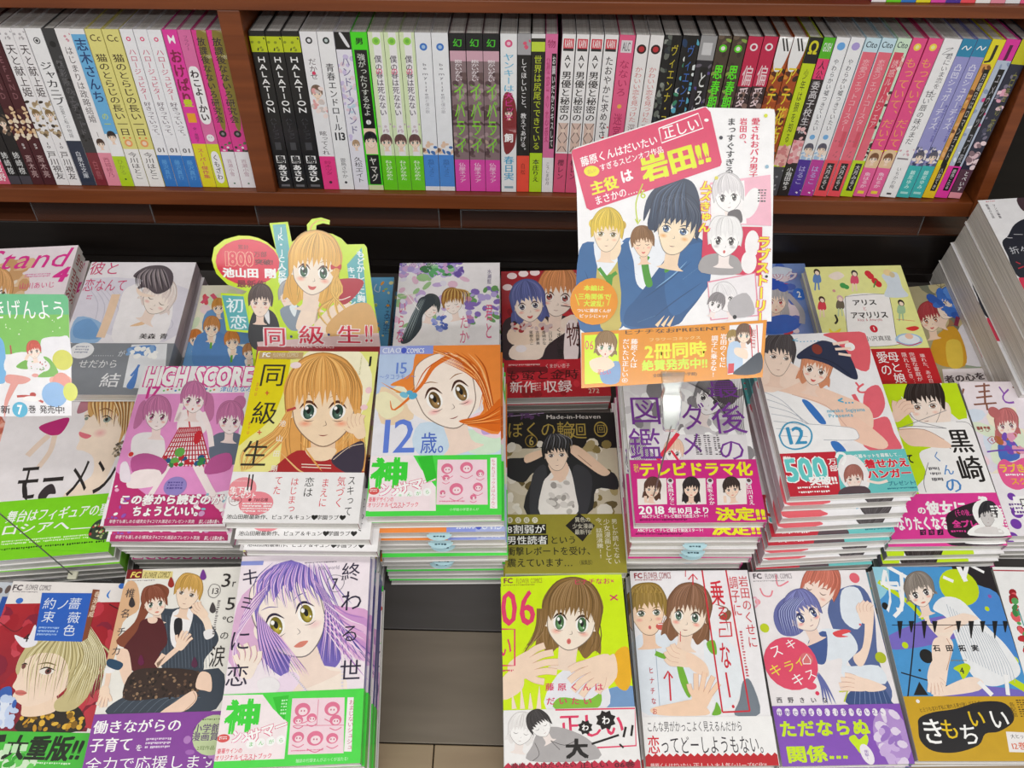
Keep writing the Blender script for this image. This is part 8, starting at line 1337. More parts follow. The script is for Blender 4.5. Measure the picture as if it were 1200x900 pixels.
SPINE_DESIGNS['rosestrip'] = dict(label='pink comic spine with a thin black title strip and white foot', base='e070a4', it=[('t','物',3,8,'a83868',.7,.03,.5,{}),('r','1a1618',11,70,.55,.95),('t','お願いだからキスして',12,69,'e8e4e8',.3,.02,.75,{}),('t','秘密の恋愛',13,66,'c0487c',.35,.03,.28,{}),('r','f0eef0',76,100,0,1),('t','こうしま砂月',79,95,'4a4448',.35,.0,.5,{})])
SPINE_DESIGNS['actor'] = dict(label='white comic spine with heavy black title over crossed diamond portraits', base='f2f1f2', it=[('r','d8384c',2.5,8,.1,.9),('t','KARN',3,7.5,'fff',.6,.02,.5,{'hz':1}),('r','2a2a2c',8,9.5,.1,.9),('t','AV',11,20,'2a2628',.7,.04,.5,{}),('t','男優と秘密の',21,52,'2a2628',.8,.03,.5,{}),('r','e0c4b8',53,72,.1,.9),('s','2a2628',.7,[(.1,53),(.9,63)]),('s','2a2628',.7,[(.9,53),(.1,63)]),('s','2a2628',.7,[(.1,63),(.9,72)]),('s','2a2628',.7,[(.9,63),(.1,72)]),('c','f0d8c8',58,2.4,.5),('c','e8c8b8',67,2.4,.5),('r','e05880',73,100,0,1),('t','櫻レン',77,91,'5a1c34',.55,.02,.5,{})])
SPINE_DESIGNS['gentle'] = dict(label='white comic spine with a red head label and loose black title', base='f2f1f2', it=[('r','d8384c',2.5,8,.1,.9),('t','KARN',3,7.5,'fff',.6,.02,.5,{'hz':1}),('r','2a2a2c',8,9.5,.1,.9),('t','たおやかに求めなさい、',12,74,'3a3438',.6,.02,.5,{}),('r','e05880',75,100,0,1),('b',['d8404c'],55,64,4,1.6,0,1,1)])
SPINE_DESIGNS['rainbow'] = dict(label='rose pink comic spine with deeper pink lettering and an orange star', base='e8608c', it=[('r','e0dce0',3,10,.15,.85),('t','ALC',4,9,'5a5a60',.5,.02,.5,{'hz':1}),('t','なないろ',14,36,'b83060',.7,.01,.5,{}),('c','f0b850',42,2.4,.5),('t','迷宮',46,62,'b83060',.6,.01,.5,{}),('r','6a3848',64,84,.25,.6)])
SPINE_DESIGNS['cherry'] = dict(label='pale comic spine with a dark red round emblem', base='f0eeee', it=[('c','2a1418',8,5,.5),('c','c03038',8,3,.5),('t','かわいい恋を見つけた',18,52,'d88888',.6,.01,.5,{}),('t','深夜すぎる',53,80,'9a8488',.6,.01,.5,{})])
SPINE_DESIGNS['vienna'] = dict(label='dark comic spine with olive side picture and yellow spaced letters', base='14161a', it=[('b',['3a4440','6a7068','8a9088','283038'],0,90,50,3.6,0,.45,3),('r','0c0d10',0,100,.42,.95),('t','ヴィエンナ・コネクション',5,88,'c8b830',.42,.01,.68,{})])
SPINE_DESIGNS['viennablue'] = dict(label='dark comic spine with blue-green side picture and blue spaced letters', base='14161a', it=[('b',['2a6a9a','3a8a6a','5ab0c8','1c3a60','e8f0f0'],0,90,54,3.6,0,1,5),('r','0c0d10',0,100,.3,.85),('t','ヴィエンナ・ロマネスク',5,88,'3a68b8',.42,.01,.58,{})])
SPINE_DESIGNS['tunnel'] = dict(label='dark comic spine with a grey head and white letters on black', base='26242c', it=[('r','9a9a9c',0,14,0,1),('r','d0d0d2',4,11,.2,.8),('b',['5a4a90','6a6470'],14,90,26,3,0,1,3),('r','121214',18,86,.3,.8),('t','とろける夜に',20,84,'eef0f0',.5,.02,.55,{})])
SPINE_DESIGNS['puberty'] = dict(label='brown comic spine with neon green lettering', base='4a3c30', it=[('b',['6a5848','3a2c24','8aa848'],0,96,40,3.2,0,1,8),('c','5cd818',7,4,.5),('c','f0f0e8',7,2.2,.5),('t','思春期エトセトラ',16,90,'5cf018',.7,.03,.5,{})])
SPINE_DESIGNS['crimson'] = dict(label='crimson-headed comic spine with a white speech emblem over brown', base='3c2a2c', it=[('r','c4204c',0,29,0,1),('c','f0e8ec',6,4,.5),('c','c4204c',6,2.4,.5),('t','偏愛',16,42,'f0d8dc',.75,.01,.5,{}),('b',['6a4c4a','2a1c20','8a6c64'],30,96,40,3,0,1,9),('t','ヤクザ',44,90,'c8a88a',.7,.01,.5,{})])
SPINE_DESIGNS['flame'] = dict(label='fiery orange-brown comic spine with a white slashed head', base='a84a18', it=[('b',['c8641c','7a3010','d88a30','3a1c10','5a2810'],10,96,60,4,0,1,12),('p','f0f0f0',[(0,0),(1,0),(.7,18),(.1,18)]),('s','222',1.6,[(.25,1),(.6,8)]),('s','222',1.6,[(.5,1),(.85,8)]),('t','アテ花街の朝',16,90,'e8d030',.7,.03,.5,{})])
SPINE_DESIGNS['omega'] = dict(label='lime comic spine with a black head carrying an omega sign and a pink figure', base='c8dc18', it=[('r','161618',0,15,0,1),('t','Ω',2.5,9.5,'d8d020',.75,.04,.5,{'hz':1}),('t','少年は狼を知る',18,64,'4a5010',.4,.01,.5,{}),('r','f0b8b0',66,79,0,1),('b',['f8d8cc','d88888'],66,79,14,3,0,1,1),('r','46464c',80,100,0,1),('b',['9a9aa0'],82,96,8,1.4,0,1,1)])
SPINE_DESIGNS['collar'] = dict(label='dark comic spine with green and pink head blocks and white name', base='2c2428', it=[('r','54b81c',0,12,0,1),('t','GUSH',3,8,'f0f0f0',.7,.02,.5,{'hz':1}),('r','e83c74',12,24,0,1),('t','人公',13,24,'4a1830',.6,.02,.5,{}),('t','委高子校生は',25,58,'d8d4d8',.75,.02,.5,{}),('b',['5a484c','f0c0c0'],50,64,10,2.6,0,1,1),('r','f0b4b8',62,77,0,1),('b',['f8dcd8','e08890'],62,77,12,3,0,1,4),('r','1a1a1c',78,100,0,1),('t','小指田ゆう',80,96,'f0f0f0',.6,.02,.5,{})])
SPINE_DESIGNS['tender'] = dict(label='white comic spine with a blue dot, small dark title and violet foot', base='f0f1f4', it=[('c','6aaae8',5,4.2,.5),('t','やわらかい嘘つきていたい',12,56,'4a4a54',.4,.01,.5,{}),('c','78b4e8',60,3,.5),('b',['a8c8e8','f4e4d8','e8f0f8'],64,75,12,3.4,0,1,5),('f',68,4,'5a5868',{'male':1}),('r','4a2a98',75,100,0,1),('t','はるこ',79,92,'b8b0e8',.6,.02,.5,{}),('b',['f0e8f8'],96,98,5,1,0,1,1)])
SPINE_DESIGNS['coaster'] = dict(label='rose comic spine with pale blue head and red foot', base='c8e4f0', it=[('t','Cito',2,5.5,'2a3a48',.8,.03,.5,{'hz':1}),('r','e86c80',8,75,.05,1),('r','f0e4e8',8,75,0,.06),('t','恋愛ジェットコースター',12,56,'f4b8c0',.55,.01,.5,{}),('r','d85468',56,66,.6,.9),('b',['c86070'],57,73,8,1.4,.2,.9,1),('r','f0505c',75,100,0,1),('r','1c1a1c',77,96,.25,.8),('t','大月みるく',78,95,'d8d4d4',.4,.02,.5,{})])
SPINE_DESIGNS['rosebloom'] = dict(label='rose comic spine with a pale green logo head and a black name panel on lime', base='d0ead0', it=[('t','Cito',2,5.5,'2a3a48',.8,.03,.5,{'hz':1}),('r','dc4c64',8,75,.1,.8),('b',['f4e0d8','3a3430','e8a8a0'],8,75,22,2.2,.75,1,2),('t','誘惑ルームシェア',12,54,'f4c0c4',.5,.01,.45,{}),('r','e86c80',54,75,.2,.8),('r','c0dc18',75,100,0,1),('r','1c1a1c',77,96,.3,.85),('t','大月みるく',78,95,'d8d4d4',.4,.02,.57,{})])
SPINE_DESIGNS['sunpink'] = dict(label='pink comic spine with yellow sun dot and yellow title', base='e8508c', it=[('c','f4d848',5,3.8,.5),('c','f0f0a0',5,2,.5),('t','もっていて、だいて',11,66,'f4a860',.85,-.01,.5,{}),('r','f4e820',68,69,0,1),('p','e8c8a0',[(.05,69),(.95,69),(.95,80),(.05,80)]),('f',74,4,'7a5030',{}),('r','e8609c',80,100,0,1),('t','魚はるか',83,94,'f8d8e8',.5,.02,.5,{}),('r','f0d840',96,98,.25,.75)])
SPINE_DESIGNS['ivory'] = dict(label='thick white comic spine with loose handwritten title', base='f2f2f4', it=[('s','4a4a52',.5,[(.3,6),(.7,5),(.2,9),(.8,8)]),('t','君にいま恋をして',8,36,'4a4a54',.4,-.01,.65,{}),('t','甘い唇の味がまだ',30,64,'3a3a44',.45,0,.4,{}),('b',['d8a8b4'],67,71,8,1.4,0,1,1),('r','8a8088',73,74,.1,.8),('t','いちかわ梅',79,94,'5a5a62',.3,.0,.5,{}),('r','3a3a40',97,98.2,.35,.65)])
SPINE_DESIGNS['violet'] = dict(label='periwinkle comic spine with teal head and teal foot', base='9898d0', it=[('r','2c88b0',0,10,0,1),('s','fff',1,[(.2,6),(.4,4),(.6,6),(.8,4)]),('t','凸凹シュガーデイズ',14,54,'e0e0f4',.55,.03,.5,{}),('t','恋する先輩',38,62,'4a4aa0',.25,0,.85,{}),('b',['5a6088','8a8cb0','f0e8e8','3a4068'],66,78,22,3,0,1,4),('f',72,3.8,'5a5868',{}),('r','38b4b4',78,100,0,1),('t','錦尾ゆみ',81,94,'c8f0ec',.4,.03,.5,{}),('r','a8e0dc',96,97.5,.2,.8)])
SPINE_DESIGNS['jyellow'] = dict(label='yellow-headed comic spine with a letter J and a black title strip', base='e8dc28', it=[('t','J',3,11,'2a2a20',.6,0,.5,{'hz':1}),('r','d89a50',14,74,0,.7),('b',['e8b070','b87038','7a4a28'],14,74,24,3,0,.7,5),('r','161616',17,80,.35,.8),('t','月曜日はロマンチスト',19,74,'b8b4b0',.3,.02,.58,{}),('r','e8c41c',78,100,0,1),('r','161616',76,95,.4,.85),('t','八田てき',79,94,'c8c4c0',.3,.03,.62,{})])
SPINE_DESIGNS['jpink'] = dict(label='magenta-headed comic spine with a letter J and a black title strip', base='e034a0', it=[('t','J',3,11,'5a1040',.6,0,.5,{'hz':1}),('r','b8c4d8',12,78,0,1),('b',['e8ecf4','d84888','90a0c0'],12,78,20,2.6,0,1,5),('r','161616',17,82,.4,.85),('t','ユメウツツ\u3000コイ夜',19,76,'a8a8b0',.3,.02,.63,{}),('r','e83ca8',78,100,0,1),('r','161616',79,95,.4,.85),('t','鹿島こたる',80,94,'c8c4c8',.3,.03,.62,{})])
SPINE_DESIGNS['navy'] = dict(label='navy comic spine with pink blotch and a dusky mauve foot', base='2a2c40', it=[('r','c8c41c',0,14,0,1),('b',['e8a8c0','f4d0dc'],30,45,6,4.5,0,1,8),('b',['4a4a60','7a7488'],20,60,16,2.5,0,1,1),('t','白雪の夜',18,55,'8a8848',.4,0,.7,{}),('b',['f4dce0','e0c0c8','8a7078'],62,80,22,3.4,0,1,6),('r','5a3c4c',80,96,0,1),('t','とべいす',81,95,'f4f0f4',.4,.02,.6,{}),('r','e89aa8',96,100,0,1)])
SPINE_DESIGNS['tender2'] = dict(label='white comic spine with a lilac dot, small dark title and magenta foot', base='f0f1f4', it=[('c','b0a0dc',5,4.2,.5),('t','やわらかい嘘つきていたい',12,56,'4a4a54',.4,.01,.5,{}),('c','78b4e8',60,3,.5),('b',['a8c8e8','f4e4d8','e8f0f8'],64,75,12,3.4,0,1,5),('f',68,4,'5a5868',{'male':1}),('r','c0389c',75,100,0,1),('t','はるこ',79,92,'b8b0e8',.6,.02,.5,{}),('b',['f0e8f8'],96,98,5,1,0,1,1)])
NLEFT = 20
SPINES = [('pinkfoot',-.6303,-.6156,.0),('panel',-.6156,-.6025,.0),('panel',-.6025,-.5889,.0),('maroon',-.5889,-.5753,.0),('maroon',-.5753,-.5611,.0),('crown',-.5611,-.5453,.0),('crown',-.5453,-.5312,.0),('swirl',-.5312,-.5133,.0),('smoke',-.5133,-.4997,.0),('marriage',-.4997,-.4837,.0),('bluesky',-.4837,-.4682,.0),('cat',-.4682,-.4504,.0),('cat',-.4504,-.432,.0),('hello',-.432,-.4176,.0),('hello',-.4176,-.4028,.0),('hello',-.4028,-.3876,.0),('magenta',-.3876,-.3714,.0),('bubble',-.3714,-.3569,.0),('olive',-.3569,-.341,.0),('olive',-.341,-.3234,.0),('halation',-.2971,-.2801,.0),('halation',-.2801,-.2632,.0),('halation',-.2632,-.2447,.0),('kiss',-.2444,-.2261,.0),('endroll',-.2261,-.2085,.0),('lilac',-.2085,-.1916,.0),('green',-.1916,-.1739,.0),('spring',-.1739,-.157,.0),('spring',-.157,-.141,.0),('spring',-.141,-.125,.0),('bluemoon',-.125,-.1079,.0),('bluemoon',-.1079,-.0903,.0),('mocha',-.0898,-.0724,.0),('mocha',-.0724,-.0546,.0),('mocha',-.0546,-.0375,.0),('yankee',-.0368,-.0189,.0),('please',-.0189,-.0043,.0),('tail',-.0043,.0103,.0),('rosestrip',.0103,.0233,.0),('actor',.0233,.0376,1.26),('actor',.0376,.0514,1.37),('actor',.0514,.0657,1.49),('gentle',.0657,.0805,1.61),('rainbow',.0805,.0971,1.74),('cherry',.0971,.1114,1.86),('cherry',.1114,.1256,1.97),('vienna',.1256,.1437,2.12),('viennablue',.1437,.1617,2.26),('tunnel',.1617,.1788,2.4),('puberty',.1788,.1934,2.52),('puberty',.1934,.2086,2.64),('crimson',.2086,.2242,2.77),('crimson',.2242,.2393,2.89),('flame',.2393,.254,3.01),('flame',.254,.2691,3.13),('omega',.2691,.2832,3.25),('collar',.2832,.2958,3.36),('tender',.2958,.31,3.5),('tender2',.31,.3247,3.65),('coaster',.3247,.3404,3.8),('coaster',.3404,.3555,3.98),('rosebloom',.3555,.3702,4.15),('sunpink',.3702,.3856,4.33),('sunpink',.3856,.401,4.5),('ivory',.401,.4198,4.5),('violet',.4198,.4349,4.5),('violet',.4349,.4495,4.5),('jyellow',.4495,.4638,4.5),('jpink',.4638,.4792,4.5),('navy',.4792,.4938,4.5)]
CARDS = {}
CARDS['main'] = dict(c=[0.1114, 0.5753, -0.3736], phi=0.6283, w=200, h=240, outline=[(18.4,49.4),(19,46.7),(21.4,44.9),(117.9,12.9),(121.3,12.8),(123.9,16.2),(169.4,13.6),(172.6,14.6),(173.5,17.9),(176.1,175),(174.6,175),(173.3,220.3),(30.6,231.8),(29.5,205),(28,178),(25.6,176.1),(23.6,173.8),(22,171.3),(20.8,168.5),(20.1,165.6),(19.9,162.6),(20.2,159.6),(21,156.7),(22.2,154),(23.9,151.5),(26,149.3),(27,139.7),(25.4,90.5)], ops=[
('p','f7f6f9',[(214,456),(1226,135),(1726,142),(1783,1762),(283,1789)],{'sm':0}),('p','f7f6f9',[(238,688),(1746,667),(1764,1750),(286,1873)],{'sm':0}),
('p','3468a0',[(260,1238),(410,1166),(570,1181),(661,1249),(672,1603),(607,1837),(284,1807)]),('p','3a6ca8',[(570,1181),(852,1141),(926,1245),(903,1599),(604,1712)]),
('p','3468a0',[(272,1335),(411,1209),(591,1312),(607,1828),(285,1852)]),('p','c8b860',[(406,1351),(574,1330),(607,1819),(446,1831)]),('p','eef2fa',[(382,1140),(587,1154),(598,1242),(488,1420),(416,1386)]),
('p','3468a0',[(570,1207),(781,1151),(927,1272),(1018,1803),(634,1827),(599,1560)]),('p','eef2fa',[(657,1135),(888,1149),(893,1307),(812,1521),(721,1487),(689,1311)]),('p','eef2fa',[(838,1238),(992,1095),(999,1306),(863,1449)]),
('p','26588e',[(725,1594),(861,1396),(996,1200),(1062,1094),(1223,1144),(1283,1301),(1256,1513),(1122,1711),(1018,1811),(661,1818),(639,1702)]),
('p','2f66a0',[(998,1253),(1242,1161),(1295,1389),(1240,1549),(1015,1731),(935,1483)]),('s','1c4878',.89,[(761,1611),(935,1483),(1141,1303)],{'taper':2}),('s','1c4878',.89,[(838,1770),(1011,1624),(1236,1461)],{'taper':2}),
('s','1c4878',.89,[(694,1737),(868,1609)],{'taper':2}),('s','1c4878',.88,[(1002,1376),(1068,1234)],{'taper':2}),('s','1c4878',.89,[(309,1388),(367,1564),(355,1779)],{'taper':2}),
('s','1c4878',.89,[(610,1347),(719,1416)],{'taper':2}),('s','86b4dc',.89,[(865,1520),(1003,1411),(1106,1304)],{'taper':2}),('s','86b4dc',.89,[(731,1790),(872,1734)],{'taper':2}),
('s','86b4dc',.88,[(1076,1446),(1213,1337)],{'taper':2}),('s','4a9a30',2.84,[(419,1368),(474,1438),(504,1473)]),('s','4a9a30',2.84,[(559,1401),(524,1428),(504,1473)]),('p','4a9a30',[(485,1429),(527,1428),(516,1544),(477,1527)]),
('p','4a9a30',[(751,1310),(794,1302),(818,1397),(843,1494),(793,1504),(761,1398)]),('s','4a9a30',2.12,[(741,1275),(773,1318)]),('s','4a9a30',2.12,[(807,1273),(780,1318)]),
('p','4a9a30',[(946,1306),(972,1288),(997,1235),(984,1359),(932,1395)]),('s','f8d8b0',2.86,[(884,1814),(944,1732)],{'taper':1}),('s','f8d8b0',2.86,[(931,1813),(983,1732)],{'taper':1}),
('s','f8d8b0',2.85,[(977,1812),(1022,1731)],{'taper':1}),('p','fae2c4',[(478,1077),(549,1076),(588,1215),(538,1304),(465,1253)]),('e','e8cc50',36.1,102.6,3,3.5),('e','d0ac38',37.9,101.4,3,3.5),('e','f0dc78',39.6,100.1,3,3.5),
('e','e8cc50',41.3,98.9,3,3.5),('e','d0ac38',43.1,97.6,3,3.5),('e','f0dc78',44.8,96.4,3,3.5),('e','e8cc50',46.5,95.1,3,3.5),('e','d0ac38',48.4,96.3,3,3.5),('e','f0dc78',50.2,97.5,3,3.5),('e','e8cc50',52,98.7,3,3.5),
('e','d0ac38',53.8,99.9,3,3.5),('e','f0dc78',55.6,101.1,3,3.5),('e','e8cc50',57.4,102.3,3,3.5),('e','d0ac38',59.2,103.5,3,3.5),
('f',(47.5,109.4,10.3,.5,-.4,10.1),{'hair':'e0c040','iris':'8a7a40','male':1,'skin':'fbe6cc','st':34,'seed':3,'cap':1.05,'line':'5a4020','blush':'f4c0a0','es':1.1}),
('f',(75.5,116.9,7.4,-.6,.8,7.3),{'hair':'8a6038','iris':'8a6040','male':1,'closed':1,'mouth':'s','skin':'fbdcc0','st':16,'cap':1,'seed':5}),
('p','2c3c58',[(1002,672),(1117,693),(1178,805),(1195,961),(1165,1014),(1059,998),(832,1071),(786,1019),(808,897),(755,1002),(771,845),(855,731)]),
('f',(101.7,105.1,14.3,2.3,-2,14.1),{'hair':'2c3c58','iris':'4a6a98','male':1,'es':1.25,'skin':'fbe6c8','st':44,'t':-.35,'side':-1,'seed':8,'line':'1c2438','blush':'f0b060','cap':1.05}),
('s','18243c',.7,[(994,695),(840,792),(797,976)],{'taper':2}),('s','5a7090',.7,[(1000,695),(856,796),(819,1005)],{'taper':2}),('s','3c5074',.7,[(1005,695),(872,799),(841,1034)],{'taper':2}),
('s','18243c',.7,[(1010,695),(888,802),(861,994)],{'taper':2}),('s','5a7090',.7,[(1016,694),(904,805),(883,1023)],{'taper':2}),('s','3c5074',.7,[(1021,694),(920,808),(903,983)],{'taper':2}),
('s','18243c',.7,[(1026,694),(935,812),(925,1012)],{'taper':2}),('s','5a7090',.7,[(1031,694),(951,815),(947,1041)],{'taper':2}),('s','3c5074',.7,[(1037,694),(967,818),(967,1001)],{'taper':2}),
('s','18243c',.7,[(1042,694),(983,821),(989,1030)],{'taper':2}),('s','5a7090',.7,[(1047,694),(999,825),(1009,990)],{'taper':2}),('s','3c5074',.7,[(1052,694),(1015,828),(1031,1019)],{'taper':2}),
('s','18243c',.7,[(1058,694),(1031,831),(1051,979)],{'taper':2}),('s','5a7090',.7,[(1063,694),(1047,834),(1073,1008)],{'taper':2}),('s','3c5074',.7,[(1068,694),(1063,838),(1095,1037)],{'taper':2}),
('s','18243c',.7,[(1073,694),(1079,841),(1115,997)],{'taper':2}),('p','e0406c',[(190,467),(1200,132),(1239,169),(1342,543),(1331,574),(341,925),(310,908),(184,494)],{'sm':0}),
('t','fff','藤原くんはだいたい',54.8,47,61.4,7.9,{'ang':-.3,'bold':.03}),('t','fff','正しい',101.9,29.3,28.8,10.6,{'ang':-.3,'bold':.02}),('s','fff',.86,[(849,297),(1146,180),(1189,289),(875,406),(849,297)],{'sm':0}),
('e','f0e820',34.2,62.6,6,4.1),('t','e0406c','正しい',34.2,62.5,7,3.1,{'ang':-.3}),('t','fff','すぎるスピンオフ作品',64.6,52.7,50.9,5.8,{'ang':-.3,'bold':.02}),('t','f0ee28','主役',44.1,73.1,22,10.7,{'ang':-.3,'bold':.05}),
('t','fff','は',61.2,65.7,9.8,10.4,{'ang':-.3,'bold':.05}),('t','e8f020','岩田!!',98.5,53.8,54.6,19.9,{'ang':-.3,'bold':.06}),('t','fff','まさかの……',55.5,79.7,38.8,7.6,{'ang':-.3,'bold':.02}),('e','fff',121.1,23,1.7,1.2),
('s','c8dc28',.88,[(740,716),(692,864),(710,1012)]),('s','c8dc28',.88,[(691,986),(712,1024),(730,989)],{'sm':0}),('t','c8dc28','6',74.6,79.4,5.3,6.9),('t','e0305c','愛されおバカ男子、',158.8,46.3,7,51.4,{'vert':1,'bold':.03}),
('t','e0305c','岩田の、',149.5,31.9,5.9,22.2,{'vert':1,'bold':.03}),('t','2a2a30','まっすぐすぎる',140.3,42.2,7,42.8,{'vert':1,'bold':.03}),('p','f4b8cc',[(1258,700),(1719,633),(1746,1022),(1274,1012)],{'sm':0}),
('p','fbf8fa',[(1262,717),(1520,679),(1552,1008),(1278,1008)],{'sm':0}),('f',(140.2,80.1,9.7,-1,1.3,9.6),{'hair':'dcd8dc','iris':'4a4448','skin':'fdfbfc','st':18,'blush':None,'line':'4a4448'}),
('p','6a666a',[(1408,923),(1495,904),(1517,999),(1420,1001)]),('e','f6f4f6',158,85.1,6,12.1,{'rot':.3}),('l','5a5658',163,74.6,170,84.9,5,3,1),('p','d83058',[(1219,1030),(1676,1032),(1686,1409),(1216,1390)],{'sm':0}),
('p','a8a4a6',[(1220,1276),(1351,1238),(1494,1271),(1517,1394),(1219,1390)]),('f',(139,113.2,10.9,.4,-.1,10.8),{'hair':'f0eef0','iris':'4a4448','skin':'fdfbfc','st':14,'blush':'c8c0c4','line':'4a4448','cap':.9,'mouth':'o'}),
('e','f8f4f6',160.3,116.4,5.6,10.5),('e','f8f4f6',158.4,130.5,6,8.8),('p','e890a8',[(1268,1460),(1640,1383),(1683,1719),(1305,1762)],{'sm':0}),('p','f0ecf0',[(1275,1469),(1632,1392),(1670,1712),(1314,1753)],{'sm':0}),
('f',(142,159.9,7.2,-2.8,3,7.3),{'hair':'e8e4e8','iris':'4a4448','skin':'fbf6f8','st':16,'blush':'f0b0c0','line':'4a4448'}),('p','b8b4b8',[(1438,1617),(1577,1543),(1646,1702),(1479,1732)]),
('f',(134.1,163.6,5.1,1.7,-1.6,5),{'hair':'8a8488','iris':'4a4448','skin':'fbf6f8','st':12,'blush':None}),('t','f4ec30','ムズきゅん',122.7,88.2,9.1,39.9,{'vert':1,'bold':.05,'out':.07,'oc':'e83868'}),
('t','f4ec30','ラブストーリー!!',169.2,154.1,10.6,88.5,{'vert':1,'bold':.05,'out':.07,'oc':'e83868'}),('e','d8e030',166.2,19.1,1.4,1.4),('e','90b8d0',168.9,57.3,1.4,1.4),('e','e8e060',130.5,66.4,1.4,1.4),('e','3a3a48',132.7,36,1.4,1.4),
('e','1c1c24',149.3,173.2,1.6,1.6),('e','1c1c24',172.6,141.2,1.1,1.1),('p','e8930c',[(295,1878),(1746,1750),(1733,2203),(306,2318)],{'sm':0}),
('p','e8930c',[(574,1626),(569,1676),(550,1722),(519,1762),(478,1792),(430,1809),(379,1814),(329,1804),(282,1782),(244,1749),(216,1706),(201,1658),(200,1608),(213,1560),(238,1517),(274,1482),(319,1458),(368,1447),(419,1450),(468,1465),(510,1493),(544,1531),(566,1577)],{'sm':0}),
('t','d8f040','本編は',38.4,152.5,16.1,4.6,{'bold':.04}),('t','d8f040','三角関係で',38.6,159.2,25,5,{'bold':.04}),('t','d8f040','大波乱!',38.7,164.6,16.1,5,{'bold':.04}),('t','fff','ついに藤原くんが',38.9,170.1,26.8,3.2,{'bold':.02}),
('t','fff','ピッシに×ッ?',38.5,174.4,22.4,3.2,{'bold':.02}),('s','d8f040',.54,[(239,1575),(271,1664)]),('s','d8f040',.54,[(519,1570),(495,1660)]),('t','4a2c08','ヒナチなおPRESENTS',102.5,184.4,80.4,3.9,{'ang':-.065,'bold':.03}),
('t','f8e0a0','フラワーコミックス',103.1,191,41.1,2.9,{'ang':-.065}),('t','f0ee30','2冊同時',104,200.1,48.7,13,{'ang':-.065,'bold':.05}),('t','d8f040','絶賛発売中!!',103.8,211.3,52,9,{'ang':-.065,'bold':.05}),
('t','4a2c08','全国書店にて!(小学館)',104.2,219.5,35,2.9,{'ang':-.065,'bold':.03}),('t','fff','藤原くんは',71.4,203.3,5.7,23.4,{'vert':1,'bold':.02}),('t','fff','だいたい正しい⑥',64.8,209.3,5.4,35.2,{'vert':1,'bold':.02}),
('t','fff','岩田のくせに',141.4,199.8,5.4,27,{'vert':1,'bold':.02}),('t','fff','調子に乗るな!',134.4,204.4,5.4,33.3,{'vert':1,'bold':.02}),('p','d6f410',[(318,1896),(587,1878),(602,2261),(332,2285)],{'sm':0}),
('f',(49,198.3,6.8,.4,-.3,6.8),{'hair':'8c6a3c','iris':'5a8a58','L':.9,'st':14,'skin':'fbe4d4','mouth':'o'}),('t','e84070','06',36,197.3,7.2,7.2),('p','7aa0d0',[(455,2155),(594,2098),(602,2261),(476,2271)]),
('p','fbe0c8',[(364,2103),(488,2064),(563,2135),(420,2192)]),('t','e8406c','正しい',48.3,218.5,10.8,4.4,{'bold':.03}),('p','f4f2f4',[(1455,1798),(1716,1776),(1709,2164),(1456,2187)],{'sm':0}),
('f',(148.6,190.2,3.9,-.1,.2,3.9),{'hair':'9a7c34','iris':'5a6a58','male':1,'st':8}),('f',(157.1,187.3,5,.3,-.2,5),{'hair':'6a4a34','iris':'5a7868','L':1.2,'st':10}),
('p','b8d0ec',[(1453,1956),(1541,1936),(1568,2134),(1458,2154)]),('s','d8283c',.72,[(1615,1792),(1644,2042)]),('s','d8283c',.72,[(1668,1791),(1693,2041)]),('p','f8e0cc',[(1507,1973),(1597,1989),(1601,2061),(1510,2027)]),
('p','1c2c40',[(1584,2098),(1705,2005),(1713,2164),(1499,2182)]),('p','d8283c',[(1459,2100),(1504,2096),(1504,2171),(1457,2180)],{'sm':0}),('t','c83040','岩田',164.7,189.9,3.6,16.1,{'vert':1}),])
